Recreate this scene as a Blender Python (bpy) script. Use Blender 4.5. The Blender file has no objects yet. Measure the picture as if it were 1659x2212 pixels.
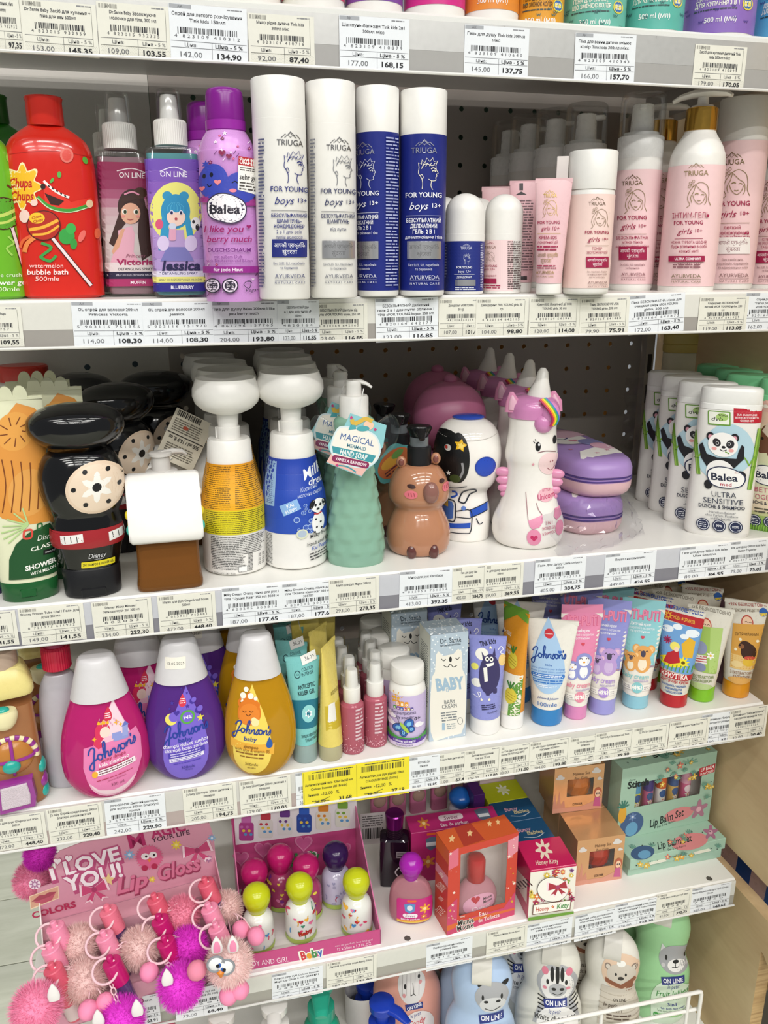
import bpy, math, random
import numpy as np
from mathutils import Vector, Matrix
from mathutils.geometry import tessellate_polygon
random.seed(7)
SC = bpy.context.scene
COL = SC.collection
PI = math.pi

# ------------------------------------------------------------------ camera
FPX, PX0, PY0 = 1804.0, 829.5, 1106.0
CAMZ = 1.45


def cam_axes(yaw, pitch, roll):
 y, p, r = (math.radians(v) for v in (yaw, pitch, roll))
 fwd = np.array([math.sin(y)*math.cos(p), math.cos(y)*math.cos(p), -math.sin(p)])
 r0 = np.array([math.cos(y), -math.sin(y), 0.0])
 d0 = np.cross(fwd, r0)
 return np.array([math.cos(r)*r0+math.sin(r)*d0, -math.sin(r)*r0+math.cos(r)*d0, fwd])


RC = cam_axes(14.0, 16.7, 0.15)
cam = bpy.data.objects.new('camera', bpy.data.cameras.new('camera'))
COL.objects.link(cam)
cam.matrix_world = Matrix(((RC[0][0], -RC[1][0], -RC[2][0], 0), (RC[0][1], -RC[1][1], -RC[2][1], 0),
                           (RC[0][2], -RC[1][2], -RC[2][2], CAMZ), (0, 0, 0, 1)))
cam.data.sensor_fit = 'VERTICAL'
cam.data.sensor_height = 36.0
cam.data.lens = 36.0*FPX/2212.0
cam.data.clip_start = 0.02
SC.camera = cam

# ------------------------------------------------------------------ light, exposure
SC.view_settings.view_transform = 'Standard'
SC.view_settings.look = 'None'
SC.view_settings.exposure = -0.23
SC.view_settings.gamma = 1.0
SC.view_settings.use_curve_mapping = False
SC.cycles.max_bounces = 8
SC.cycles.transparent_max_bounces = 16
world = bpy.data.worlds.new('shop_air')
SC.world = world
world.use_nodes = True
world.node_tree.nodes['Background'].inputs[0].default_value = (0.93, 0.97, 1.0, 1)
world.node_tree.nodes['Background'].inputs[1].default_value = 0.32


def strip_light(name, loc, length, width, power, rot=(0, 0, 0)):
 d = bpy.data.lights.new(name, 'AREA')
 d.shape = 'RECTANGLE'
 d.size, d.size_y, d.energy = length, width, power
 d.color = (1.0, 0.975, 0.93)
 o = bpy.data.objects.new(name, d)
 o.location, o.rotation_euler = loc, rot
 COL.objects.link(o)


for lx in (-1.5, 0.2, 1.9):
 for ly, pw in ((-0.7, 17), (-1.9, 36), (-3.3, 56), (-4.8, 58), (2.6, 40)):
  strip_light('ceiling_strip_light', (lx, ly, 3.9), 1.35, 0.16, pw)

# ------------------------------------------------------------------ points in the room


def ray(px, py):
 return RC.T @ np.array([(px-PX0)/FPX, (py-PY0)/FPX, 1.0])


def at_y(px, py, y):
 v = ray(px, py)
 v = v*(y/v[1])
 return np.array([v[0], v[1], v[2]+CAMZ])


def at_z(px, py, z):
 v = ray(px, py)
 v = v*((z-CAMZ)/v[2])
 return np.array([v[0], v[1], v[2]+CAMZ])


def depth(p):
 return float(RC[2] @ (np.array(p)-np.array([0, 0, CAMZ])))


def height_at(px, py, dist):
 """z seen at pixel py when standing dist metres (horizontal) from the camera"""
 v = ray(px, py)
 return CAMZ + v[2]*dist/math.hypot(v[0], v[1])


FRONT = 0.75
TOP = {1: 1.648, 2: 1.4202, 3: 1.1545, 4: 0.9452, 5: 0.6942, 6: 0.435}
BOT = {1: 1.6021, 2: 1.3819, 3: 1.1163, 4: 0.9035, 5: 0.6568, 6: 0.40}
BACK = 1.06
SIDE = 0.668


def project(p):
 c = RC @ (np.array(p)-np.array([0, 0, CAMZ]))
 return (PX0+FPX*c[0]/c[2], PY0+FPX*c[1]/c[2])


class Fit:
 """size and place of a thing standing on a shelf, read from where it stands and how large it looks"""

 def __init__(s, cx, yb, yt, w, shelf, ratio=1.0, dy=0.0, z=None, lean=None, rx=0.0):
  zz = TOP[shelf] if z is None else z
  p = at_z(cx, yb, zz)
  k = depth(p)/FPX
  a = w*k*0.5
  hv = np.array([p[0], p[1]])
  hd = hv/np.linalg.norm(hv)
  c = hv+hd*(a*ratio+dy)
  dist = float(np.linalg.norm(c))
  h = height_at(cx, yt, dist)
  rr = a*ratio*0.75
  h = height_at(cx, yt, dist+(rr if h < CAMZ else -rr))
  s.loc = (float(c[0]), float(c[1]), zz)
  s.rz = math.atan2(-hd[0], hd[1])
  s.a, s.b, s.h = a, a*ratio, h-zz
  zf = height_at(cx, yt, dist-a*ratio)-zz
  s.kx = 2*a/w
  s.ky = zf/(yb-yt)
  s.cx, s.yb, s.yt = cx, yb, yt
  b0, b1 = project(s.loc), project((s.loc[0], s.loc[1], s.loc[2]+s.h))
  nat = (b1[0]-b0[0])/(yb-yt)
  s.lean = nat if lean is None else lean/(yb-yt)
  s.tilt = (rx, math.atan((s.lean-nat)*0.95))

 def spec(s, rows, ratio=None, e=2.0):
  """rows of photo height and half width (and depth ratio, exponent), listed from the bottom up"""
  r0 = s.b/s.a if ratio is None else ratio
  out = []
  for r in rows:
   a = r[1]*s.kx
   out.append(((s.yb-r[0])*s.h/(s.yb-s.yt), a, a*(r[2] if len(r) > 2 and r[2] else r0), r[3] if len(r) > 3 else e))
  return out

 def retop(s):
  """the top is a seam above the middle, not a rim"""
  s.h = height_at(s.cx+s.lean*(s.yb-s.yt), s.yt, math.hypot(s.loc[0], s.loc[1]))-s.loc[2]

 def pr(s, surf, **k):
  return Pr(surf, s.kx, s.ky, s.cx, s.yb, lean=s.lean, **k)


def stand(f, name, label, cat, group=None):
 return thing(name, label, cat, f.loc, f.rz, group, f.tilt)


def behind(px, yt, shelf, h, rot_to=True):
 """base of a thing of known height of which only the top shows"""
 p = at_z(px, yt, TOP[shelf]+h)
 return (float(p[0]), float(p[1]), TOP[shelf]), math.atan2(-p[0], p[1])


def at_depth(px, y, shelf, h):
 """base of a thing of height h standing y deep whose top is seen at photo column px"""
 py = 900.0
 for _ in range(6):
  p = at_y(px, py, y)
  py = project((p[0], y, TOP[shelf]+h))[1]
 return (float(p[0]), y, TOP[shelf])


class FitTop(Fit):
 """like Fit, for a thing of known height whose foot is hidden"""

 def __init__(s, cx, yt, w, shelf, h, ratio=1.0, y=None):
  if y is None:
   p, _ = behind(cx, yt, shelf, h)
  else:
   p = at_depth(cx, y, shelf, h)
  q0, q1 = project(p), project((p[0], p[1], p[2]+h))
  k = depth((p[0], p[1], p[2]+h*.6))/FPX
  s.loc, s.rz, s.h = p, math.atan2(-p[0], p[1]), h
  s.a = w*k*0.5
  s.b = s.a*ratio
  n = -s.b/math.hypot(p[0], p[1])
  g0, g1 = (project((p[0]*(1+n), p[1]*(1+n), p[2]+v)) for v in (0, h))
  s.kx, s.cx, s.yb, s.yt = k*(1+n), g0[0], g0[1], g1[1]
  s.ky = h/(s.yb-s.yt)
  s.lean = (g1[0]-g0[0])/(s.yb-s.yt)
  s.tilt = (0, 0)


class Carton:
 """upright or lying carton from the photo corners of its front face's lower edge"""

 def __init__(s, bl, br, ytl, deep, shelf, z=None):
  z = TOP[shelf] if z is None else z
  a, b = at_z(*bl, z), at_z(*br, z)
  d = b-a
  s.w = float(math.hypot(d[0], d[1]))
  s.rz = math.atan2(d[1], d[0])
  s.h = height_at(bl[0], ytl, float(math.hypot(a[0], a[1])))-z
  s.d = deep
  n = np.array([-math.sin(s.rz), math.cos(s.rz)])
  c = (a[:2]+b[:2])/2+n*deep/2
  s.loc = (float(c[0]), float(c[1]), z)

 def box(s, t, m, name='carton', bev=0.0006):
  o = MB().box(-s.w/2, s.w/2, -s.d/2, s.d/2, 0, s.h, bev)
  return obj(name, o, m, t, smooth_angle=0)

 def face(s, quad, side='front', **k):
  sf, w, h = {'front': (S_front(s.d/2), s.w, s.h), 'left': (S_left(s.w/2), s.d, s.h), 'top': (S_top(s.h, -s.d/2), s.w, s.d)}[side]
  return Pr(sf, quad=quad, size=(w, h), L=0.05, base=1e-4, step=1.5e-5, **k)


# ------------------------------------------------------------------ materials
def lin(c):
 if isinstance(c, str):
  c = [int(c[i:i+2], 16)/255 for i in (0, 2, 4)]
 else:
  c = [v/255 for v in c]
 return tuple(v/12.92 if v <= 0.04045 else ((v+0.055)/1.055)**2.4 for v in c)


MATS = {}


def mat(c, rough=0.35, metal=0.0, trans=0.0, ior=1.45, coat=0.0, sss=0.0, bump=0.0, bscale=200.0, aniso=0.0):
 key = (str(c), rough, metal, trans, ior, coat, sss, bump, bscale)
 if key in MATS:
  return MATS[key]
 m = bpy.data.materials.new('finish')
 m.use_nodes = True
 nt = m.node_tree
 b = nt.nodes['Principled BSDF']
 col = lin(c)
 b.inputs['Metallic'].default_value = metal
 b.inputs['Transmission Weight'].default_value = trans
 b.inputs['IOR'].default_value = ior
 b.inputs['Coat Weight'].default_value = coat
 b.inputs['Coat Roughness'].default_value = 0.06
 if sss:
  b.inputs['Subsurface Weight'].default_value = sss
  b.inputs['Subsurface Radius'].default_value = (0.01, 0.008, 0.006)
  b.inputs['Subsurface Scale'].default_value = 0.5
 tc = nt.nodes.new('ShaderNodeTexCoord')
 nz = nt.nodes.new('ShaderNodeTexNoise')
 nz.inputs['Scale'].default_value = bscale
 nz.inputs['Detail'].default_value = 2
 nt.links.new(tc.outputs['Object'], nz.inputs['Vector'])
 mr = nt.nodes.new('ShaderNodeMapRange')
 mr.inputs['To Min'].default_value = max(0.02, rough-0.05)
 mr.inputs['To Max'].default_value = min(1.0, rough+0.05)
 nt.links.new(nz.outputs['Fac'], mr.inputs['Value'])
 nt.links.new(mr.outputs['Result'], b.inputs['Roughness'])
 mx = nt.nodes.new('ShaderNodeMix')
 mx.data_type = 'RGBA'
 mx.inputs[6].default_value = tuple(v*0.97 for v in col)+(1,)
 mx.inputs[7].default_value = tuple(min(1, v*1.03) for v in col)+(1,)
 nt.links.new(nz.outputs['Fac'], mx.inputs[0])
 nt.links.new(mx.outputs[2], b.inputs['Base Color'])
 if bump:
  bp = nt.nodes.new('ShaderNodeBump')
  bp.inputs['Strength'].default_value = bump
  bp.inputs['Distance'].default_value = 0.001
  nt.links.new(nz.outputs['Fac'], bp.inputs['Height'])
  nt.links.new(bp.outputs['Normal'], b.inputs['Normal'])
 MATS[key] = m
 return m


def ink(name, metal=0.0, rough=0.38):
 m = bpy.data.materials.new(name)
 m.use_nodes = True
 b = m.node_tree.nodes['Principled BSDF']
 a = m.node_tree.nodes.new('ShaderNodeVertexColor')
 a.layer_name = 'ink'
 m.node_tree.links.new(a.outputs['Color'], b.inputs['Base Color'])
 b.inputs['Roughness'].default_value = rough
 b.inputs['Metallic'].default_value = metal
 return m


INK, FOIL = ink('printing_ink'), ink('foil_print', 0.85, 0.3)
PAPER = ink('paper_print', 0.0, 0.7)


def clear(c=(252, 253, 253), gloss=0.09, key='clear', fres=0.32):
 k = ('clear', str(c), gloss, fres)
 if k in MATS:
  return MATS[k]
 m = bpy.data.materials.new('clear_plastic')
 m.use_nodes = True
 nt = m.node_tree
 nt.nodes.remove(nt.nodes['Principled BSDF'])
 out = nt.nodes['Material Output']
 t = nt.nodes.new('ShaderNodeBsdfTransparent')
 t.inputs[0].default_value = lin(c)+(1,)
 g = nt.nodes.new('ShaderNodeBsdfGlossy')
 g.inputs['Roughness'].default_value = 0.08
 g.inputs['Color'].default_value = (1, 1, 1, 1)
 lw = nt.nodes.new('ShaderNodeLayerWeight')
 lw.inputs['Blend'].default_value = 0.25
 mm = nt.nodes.new('ShaderNodeMath')
 mm.operation = 'MULTIPLY_ADD'
 mm.inputs[1].default_value = fres
 mm.inputs[2].default_value = gloss*0.4
 nt.links.new(lw.outputs['Fresnel'], mm.inputs[0])
 mx = nt.nodes.new('ShaderNodeMixShader')
 nt.links.new(mm.outputs[0], mx.inputs[0])
 nt.links.new(t.outputs[0], mx.inputs[1])
 nt.links.new(g.outputs[0], mx.inputs[2])
 nt.links.new(mx.outputs[0], out.inputs['Surface'])
 MATS[k] = m
 return m


WHITE = mat('eae8e3', 0.3)
CLEAR = clear()


# ------------------------------------------------------------------ meshes
class MB:
 def __init__(s):
  s.v, s.f = [], []
  s.m = Matrix.Identity(4)

 def av(s, pts):
  b = len(s.v)
  s.v += [tuple(s.m @ Vector(p)) for p in pts]
  return b

 def rings(s, rs, cap0=True, cap1=True, close=False):
  n = len(rs[0])
  b = s.av([p for r in rs for p in r])
  k = len(rs)
  for i in range(k if close else k-1):
   for j in range(n):
    p, q = b+i*n, b+((i+1) % k)*n
    s.f.append((p+j, p+(j+1) % n, q+(j+1) % n, q+j))
  if cap0 and not close:
   s.f.append(tuple(b+j for j in range(n-1, -1, -1)))
  if cap1 and not close:
   s.f.append(tuple(b+(k-1)*n+j for j in range(n)))
  return s

 def loft(s, spec, n=40, cap0=True, cap1=True):
  """spec rows: z, a, b, exponent, ox, oy"""
  s.rings([ring(*r, N=n) for r in spec], cap0, cap1)
  return s

 def lathe(s, prof, n=40, cap0=True, cap1=True, sx=1.0, sy=1.0):
  s.rings([[(r*sx*math.sin(2*PI*i/n), -r*sy*math.cos(2*PI*i/n), z) for i in range(n)] for r, z in prof], cap0, cap1)
  return s

 def box(s, x0, x1, y0, y1, z0, z1, bev=0.0):
  if bev > 0:
   def rr(e, z):
    x0_, x1_, y0_, y1_ = x0+e, x1-e, y0+e, y1-e
    return [(x0_+bev, y0_, z), (x1_-bev, y0_, z), (x1_, y0_+bev, z), (x1_, y1_-bev, z), (x1_-bev, y1_, z), (x0_+bev, y1_, z), (x0_, y1_-bev, z), (x0_, y0_+bev, z)]
   return s.rings([rr(bev, z0), rr(0, z0+bev), rr(0, z1-bev), rr(bev, z1)])
  b = s.av([(x0, y0, z0), (x1, y0, z0), (x1, y1, z0), (x0, y1, z0), (x0, y0, z1), (x1, y0, z1), (x1, y1, z1), (x0, y1, z1)])
  for f in ((3, 2, 1, 0), (4, 5, 6, 7), (0, 1, 5, 4), (1, 2, 6, 5), (2, 3, 7, 6), (3, 0, 4, 7)):
   s.f.append(tuple(b+i for i in f))
  return s

 def quad(s, *p):
  b = s.av(p)
  s.f.append(tuple(range(b, b+len(p))))
  return s

 def sph(s, c, r, n=24, m=14, bumpy=0.0):
  if not hasattr(r, '__len__'):
   r = (r, r, r)
  rs = []
  for i in range(m+1):
   th = -PI/2+PI*min(max(i/m, 0.012), 0.988)
   row = []
   for j in range(n):
    k = 1+random.uniform(-bumpy, bumpy)
    row.append((c[0]+k*r[0]*math.cos(th)*math.cos(2*PI*j/n), c[1]+k*r[1]*math.cos(th)*math.sin(2*PI*j/n), c[2]+k*r[2]*math.sin(th)))
   rs.append(row)
  return s.rings(rs)

 def tube(s, pts, r, n=10, closed=False, flat=1.0):
  P = [Vector(p) for p in pts]
  k = len(P)
  rad = r if hasattr(r, '__len__') else [r]*k
  rs = []
  up = None
  for i in range(k):
   a = P[(i-1) % k] if (closed or i > 0) else P[i]
   b = P[(i+1) % k] if (closed or i < k-1) else P[i]
   t = (b-a).normalized()
   if up is None:
    up = Vector((0, 0, 1)) if abs(t.z) < 0.9 else Vector((1, 0, 0))
   x = t.cross(up).normalized()
   up = x.cross(t).normalized()
   rs.append([tuple(P[i]+x*math.cos(2*PI*j/n)*rad[i]+up*math.sin(2*PI*j/n)*rad[i]*flat) for j in range(n)])
  return s.rings(rs, close=closed)

 def prism(s, poly, y0, y1, bev=0.0):
  """outline in x,z pushed along y; bev rounds the front edge"""
  n = len(poly)
  cx, cz = sum(p[0] for p in poly)/n, sum(p[1] for p in poly)/n
  ins = [(x+(cx-x)*bev, z+(cz-z)*bev) for x, z in poly]
  e = abs(y1-y0)*0.25 if bev else 0
  b = s.av([(x, y0, z) for x, z in ins]+[(x, y0+e, z) for x, z in poly]+[(x, y1, z) for x, z in poly])
  for i in range(2):
   for j in range(n):
    s.f.append((b+i*n+j, b+i*n+(j+1) % n, b+(i+1)*n+(j+1) % n, b+(i+1)*n+j))
  for tri in tessellate_polygon([[Vector((x, z, 0)) for x, z in ins]]):
   s.f.append(tuple(b+i for i in tri))
   s.f.append(tuple(b+2*n+i for i in reversed(tri)))
  return s

 def fur(s, c, r, count, length, width=0.0007, droop=0.25):
  for _ in range(count):
   z = random.uniform(-1, 1)
   a = random.uniform(0, 2*PI)
   q = math.sqrt(1-z*z)
   d = Vector((q*math.cos(a), q*math.sin(a), z))
   p = Vector(c)+d*r*0.86
   ln = length*random.uniform(0.55, 1.15)
   j = Vector((random.uniform(-1, 1), random.uniform(-1, 1), random.uniform(-1, 1)))*0.55
   t = (d+j*0.6+Vector((0, 0, -droop))).normalized()
   sd = d.cross(j+Vector((0.01, 0, 0))).normalized()*width
   mid = p+(d+j*0.3).normalized()*ln*0.55
   tip = mid+t*ln*0.5
   b = s.av([p-sd, p+sd, mid+sd*0.7, mid-sd*0.7, tip])
   s.f += [(b, b+1, b+2, b+3), (b+3, b+2, b+4)]
  return s


def ring(z, a, b=None, e=2.0, ox=0.0, oy=0.0, N=40):
 b = a if b is None else b
 out = []
 for i in range(N):
  t = 2*PI*i/N
  sn, cs = math.sin(t), math.cos(t)
  out.append((ox+a*math.copysign(abs(sn)**(2/e), sn), oy-b*math.copysign(abs(cs)**(2/e), cs), z))
 return out


def smooth(spec, m=6):
 """Catmull-Rom resample of rows of numbers"""
 k = max(len(r) for r in spec)
 dfl = [0, 0, 0, 2.0, 0, 0]
 S = np.array([list(r)+[(r[1] if j == 2 else dfl[j]) for j in range(len(r), k)] for r in spec], float)
 out = []
 for i in range(len(S)-1):
  p0, p1, p2, p3 = S[max(i-1, 0)], S[i], S[i+1], S[min(i+2, len(S)-1)]
  for j in range(m):
   t = j/m
   out.append(0.5*((2*p1)+(p2-p0)*t+(2*p0-5*p1+4*p2-p3)*t*t+(3*p1-p0-3*p2+p3)*t**3))
 out.append(S[-1])
 return [tuple(float(x) for x in r) for r in out]


def obj(name, mb, m, parent=None, smooth_angle=40.0, label=None, kind=None):
 me = bpy.data.meshes.new(name)
 me.from_pydata(mb.v, [], mb.f)
 me.materials.append(m)
 if smooth_angle:
  me.polygons.foreach_set('use_smooth', [True]*len(me.polygons))
  me.set_sharp_from_angle(angle=math.radians(smooth_angle))
 o = bpy.data.objects.new(name, me)
 COL.objects.link(o)
 if parent:
  o.parent = parent
 if label:
  o['label'] = label
 if kind:
  o['kind'] = kind
 return o


def thing(name, label, cat, loc=(0, 0, 0), rz=0.0, group=None, tilt=(0, 0)):
 o = bpy.data.objects.new(name, None)
 COL.objects.link(o)
 o.empty_display_size = 0.02
 o.location = loc
 o.rotation_mode = 'ZYX' if False else 'XYZ'
 o.rotation_euler = (tilt[0], tilt[1], rz)
 o['label'], o['category'] = label, cat
 if group:
  o['group'] = group
 return o


def dup(root, loc, rz, label, group=None, tilt=None):
 c = root.copy()
 COL.objects.link(c)
 c.location = loc
 t = root.rotation_euler if tilt is None else tilt
 c.rotation_euler = (t[0], t[1], rz)
 c['label'] = label
 if group:
  c['group'] = group
 for ch in list(root.children):
  d = ch.copy()
  COL.objects.link(d)
  d.parent = c
  for g in list(ch.children):
   e = g.copy()
   COL.objects.link(e)
   e.parent = d
 return c


# ------------------------------------------------------------------ printing
TXT = {}
_fc = bpy.data.curves.new('type', 'FONT')
_fo = bpy.data.objects.new('type', _fc)


def glyphs(s, bold=0.0, shear=0.0):
 k = (s, bold, shear)
 if k not in TXT:
  _fc.body = s
  _fc.size = 1.0
  _fc.offset = bold
  _fc.shear = shear
  _fc.resolution_u = 2
  me = bpy.data.meshes.new_from_object(_fo)
  n = len(me.vertices)
  co = np.empty(n*3, np.float64)
  me.vertices.foreach_get('co', co)
  co = co.reshape(-1, 3)[:, :2]
  me.calc_loop_triangles()
  tr = np.empty(len(me.loop_triangles)*3, np.int32)
  me.loop_triangles.foreach_get('vertices', tr)
  TXT[k] = (co, tr.reshape(-1, 3))
  bpy.data.meshes.remove(me)
 return TXT[k]


def split(P, T, L):
 for _ in range(9):
  A, B, D = P[T[:, 0]], P[T[:, 1]], P[T[:, 2]]
  e = np.stack([np.hypot(*(A-B).T), np.hypot(*(B-D).T), np.hypot(*(D-A).T)], 1)
  big = e.max(1) > L
  if not big.any() or len(T) > 20000:
   break
  w = e.argmax(1)
  keep, Tb, wb = T[~big], T[big], w[big]
  idx = np.arange(len(Tb))
  i, j, k = Tb[idx, wb], Tb[idx, (wb+1) % 3], Tb[idx, (wb+2) % 3]
  m = len(P)+idx
  P = np.concatenate([P, (P[i]+P[j])/2])
  T = np.concatenate([keep, np.stack([i, m, k], 1), np.stack([m, j, k], 1)])
 return P, T


def homog(src, dst):
 A, b = [], []
 for (x, y), (u, v) in zip(src, dst):
  A += [[x, y, 1, 0, 0, 0, -u*x, -u*y], [0, 0, 0, x, y, 1, -v*x, -v*y]]
  b += [u, v]
 return np.append(np.linalg.solve(np.array(A, float), np.array(b, float)), 1).reshape(3, 3)


class Pr:
 """flat print laid on a surface; art is drawn in its own x-right, y-down units"""

 def __init__(s, surf, kx=1.0, ky=None, cx=0.0, yb=0.0, L=0.0036, quad=None, size=None, step=2.5e-5, base=2.6e-4, lean=0.0):
  s.surf, s.kx, s.ky, s.cx, s.yb, s.L = surf, kx, (ky or kx), cx, yb, L
  s.Hm, s.lean = None, lean
  if quad:
   w, h = size
   s.Hm = homog(quad, [(-w/2, 0), (w/2, 0), (w/2, h), (-w/2, h)])
  s.V, s.F, s.C, s.MI = [], [], [], []
  s.nv, s.layer, s.step, s.base = 0, 0, step, base

 def uv(s, P):
  if s.Hm is not None:
   q = np.concatenate([P, np.ones((len(P), 1))], 1) @ s.Hm.T
   return q[:, :2]/q[:, 2:]
  return np.stack([(P[:, 0]-s.cx-s.lean*(s.yb-P[:, 1]))*s.kx, (s.yb-P[:, 1])*s.ky], 1)

 def add(s, P, T, col, foil=0):
  P, T = np.asarray(P, float), np.asarray(T, int)
  if len(T) == 0:
   return s
  U, T = split(s.uv(P), T, s.L)
  s.layer += 1
  X = s.surf(U[:, 0], U[:, 1], s.base+s.layer*s.step)
  s.V.append(np.stack(X, 1))
  s.F.append(T+s.nv)
  s.C.append(np.tile(np.array(lin(col)+(1.0,)), (len(U), 1)))
  s.MI.append(np.full(len(T), foil))
  s.nv += len(U)
  return s

 def poly(s, pts, col, foil=0):
  T = tessellate_polygon([[Vector((x, y, 0)) for x, y in pts]])
  return s.add(pts, [tuple(t) for t in T], col, foil)

 def rect(s, x0, y0, x1, y1, col, foil=0, r=0.0):
  if r > 0:
   pts = []
   for cx, cy, a0 in ((x1-r, y1-r, 0), (x0+r, y1-r, 90), (x0+r, y0+r, 180), (x1-r, y0+r, 270)):
    pts += [(cx+r*math.cos(math.radians(a0+k*30)), cy+r*math.sin(math.radians(a0+k*30))) for k in range(4)]
   return s.poly(pts, col, foil)
  return s.poly([(x0, y0), (x1, y0), (x1, y1), (x0, y1)], col, foil)

 def ell(s, x, y, rx, ry, col, foil=0, rot=0.0, n=24):
  c, q = math.cos(math.radians(rot)), math.sin(math.radians(rot))
  pts = []
  for i in range(n):
   a, b = rx*math.cos(2*PI*i/n), ry*math.sin(2*PI*i/n)
   pts.append((x+a*c+b*q, y-a*q+b*c))
  return s.poly(pts, col, foil)

 def text(s, t, x, y, w=None, h=None, col='222222', bold=0.0, shear=0.0, rot=0.0, al='c', foil=0):
  G, T = glyphs(t, bold, shear)
  if len(G) == 0:
   return s
  x0, x1 = G[:, 0].min(), G[:, 0].max()
  sy = h/0.72 if h else None
  sx = w/(x1-x0) if w else sy
  if sy is None:
   sy = sx
  gx = (G[:, 0]-{'c': (x0+x1)/2, 'l': x0, 'r': x1}[al])*sx
  gy = (G[:, 1]-0.36)*sy
  c, q = math.cos(math.radians(rot)), math.sin(math.radians(rot))
  P = np.stack([x+gx*c-gy*q, y-gx*q-gy*c], 1)
  return s.add(P, T, col, foil)

 def stroke(s, pts, w, col, foil=0, sm=4, closed=False):
  if sm and len(pts) > 2:
   if closed:
    pts = list(pts)+[pts[0]]
   pts = [(r[0], r[1]) for r in smooth([(p[0], p[1], 0) for p in pts], sm)]
  P, T = [], []
  k = len(pts)
  for i, (x, y) in enumerate(pts):
   a, b = pts[max(i-1, 0)], pts[min(i+1, k-1)]
   dx, dy = b[0]-a[0], b[1]-a[1]
   ln = math.hypot(dx, dy) or 1
   ox, oy = -dy/ln*w/2, dx/ln*w/2
   P += [(x+ox, y+oy), (x-ox, y-oy)]
   if i:
    T += [(2*i-2, 2*i-1, 2*i+1), (2*i-2, 2*i+1, 2*i)]
  return s.add(P, T, col, foil)

 def bars(s, x0, y0, x1, y1, rows, col, fill=0.5, rot=0.0, seed=1, gap=0.25):
  """lines of print too fine to read"""
  R = random.Random(seed)
  P, T = [], []
  c, q = math.cos(math.radians(rot)), math.sin(math.radians(rot))
  mx, my = (x0+x1)/2, (y0+y1)/2
  hh = (y1-y0)/rows
  for i in range(rows):
   x = x0
   yy = y0+hh*(i+0.5)
   end = x1-(R.random()*0.12*(x1-x0))
   while x < end:
    w = hh*R.uniform(0.5, 2.6)
    xe = min(x+w, end)
    t = hh*fill*0.5*R.uniform(0.75, 1.1)
    b = len(P)
    for a, d in ((x, yy-t), (xe, yy-t), (xe, yy+t), (x, yy+t)):
     P.append((mx+(a-mx)*c+(d-my)*q, my-(a-mx)*q+(d-my)*c))
    T += [(b, b+1, b+2), (b, b+2, b+3)]
    x = xe+hh*gap*R.uniform(0.6, 1.6)
  return s.add(P, T, col)

 def grad(s, x0, y0, x1, y1, cols, n=10, foil=0):
  """a printed colour blend from top to bottom through the listed colours"""
  cs = [[int(c[i:i+2], 16) for i in (0, 2, 4)] for c in cols]
  for i in range(n):
   t = (i+0.5)/n*(len(cs)-1)
   k = min(int(t), len(cs)-2)
   c = tuple(cs[k][j]+(cs[k+1][j]-cs[k][j])*(t-k) for j in range(3))
   s.rect(x0, y0+(y1-y0)*i/n, x1, y0+(y1-y0)*(i+1)/n, c, foil)
   s.layer -= 1
  s.layer += 1
  return s

 def heart(s, x, y, r, col, rot=0.0):
  c, q = math.cos(math.radians(rot)), math.sin(math.radians(rot))
  pts = []
  for i in range(20):
   t = 2*PI*i/20
   a, b = 16*math.sin(t)**3/16*r, (13*math.cos(t)-5*math.cos(2*t)-2*math.cos(3*t)-math.cos(4*t))/16*r
   pts.append((x+a*c-b*q, y-a*q-b*c))
  return s.poly(pts, col)

 def star(s, x, y, r, col, k=5, inner=0.45, rot=0.0):
  return s.poly([(x+(r if i % 2 == 0 else r*inner)*math.sin(PI*i/k+rot), y-(r if i % 2 == 0 else r*inner)*math.cos(PI*i/k+rot)) for i in range(2*k)], col)

 def flower(s, x, y, r, col, mid='f5d23a', k=5):
  s.poly([(x+r*(0.72+0.28*math.cos(k*t*2*PI/30))*math.sin(2*PI*t/30), y-r*(0.72+0.28*math.cos(k*t*2*PI/30))*math.cos(2*PI*t/30)) for t in range(30)], col)
  return s.ell(x, y, r*0.28, r*0.28, mid, n=10)

 def drop(s, x, y, rx, ry, col, rot=0.0, pw=1.35):
  """teardrop, point up, centred on x,y"""
  pts = []
  c, q = math.cos(math.radians(rot)), math.sin(math.radians(rot))
  for i in range(36):
   t = 2*PI*i/36
   b = math.cos(t)
   a = math.sin(t)*(abs(math.sin(t/2))**pw)*1.16
   a, b = a*rx, b*ry
   pts.append((x+a*c-b*q, y-a*q-b*c))
  return s.poly(pts, col)

 def build(s, name, parent, m=None, label=None):
  V, F, Cc = np.concatenate(s.V), np.concatenate(s.F), np.concatenate(s.C)
  me = bpy.data.meshes.new(name)
  me.from_pydata(V.tolist(), [], F.tolist())
  me.materials.append(m or INK)
  me.materials.append(FOIL)
  at = me.color_attributes.new('ink', 'FLOAT_COLOR', 'POINT')
  at.data.foreach_set('color', Cc.ravel())
  me.polygons.foreach_set('material_index', np.concatenate(s.MI).astype(np.int32))
  o = bpy.data.objects.new(name, me)
  COL.objects.link(o)
  o.parent = parent
  if label:
   o['label'] = label
  return o


def S_front(d=0.0):
 """flat front face at y = -d"""
 return lambda u, v, o: (u, np.full_like(u, -d)-o, v)


def S_left(w, y0=0.0):
 """left face; u runs from the back (-) to the front (+)"""
 return lambda u, v, o: (np.full_like(u, -w)-o, -u+y0, v)


def S_right(w, y0=0.0):
 return lambda u, v, o: (np.full_like(u, w)+o, u+y0, v)


def S_top(h, y0=0.0):
 """top face; v runs from the front edge to the back"""
 return lambda u, v, o: (u, v+y0, np.full_like(u, h)+o)


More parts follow.
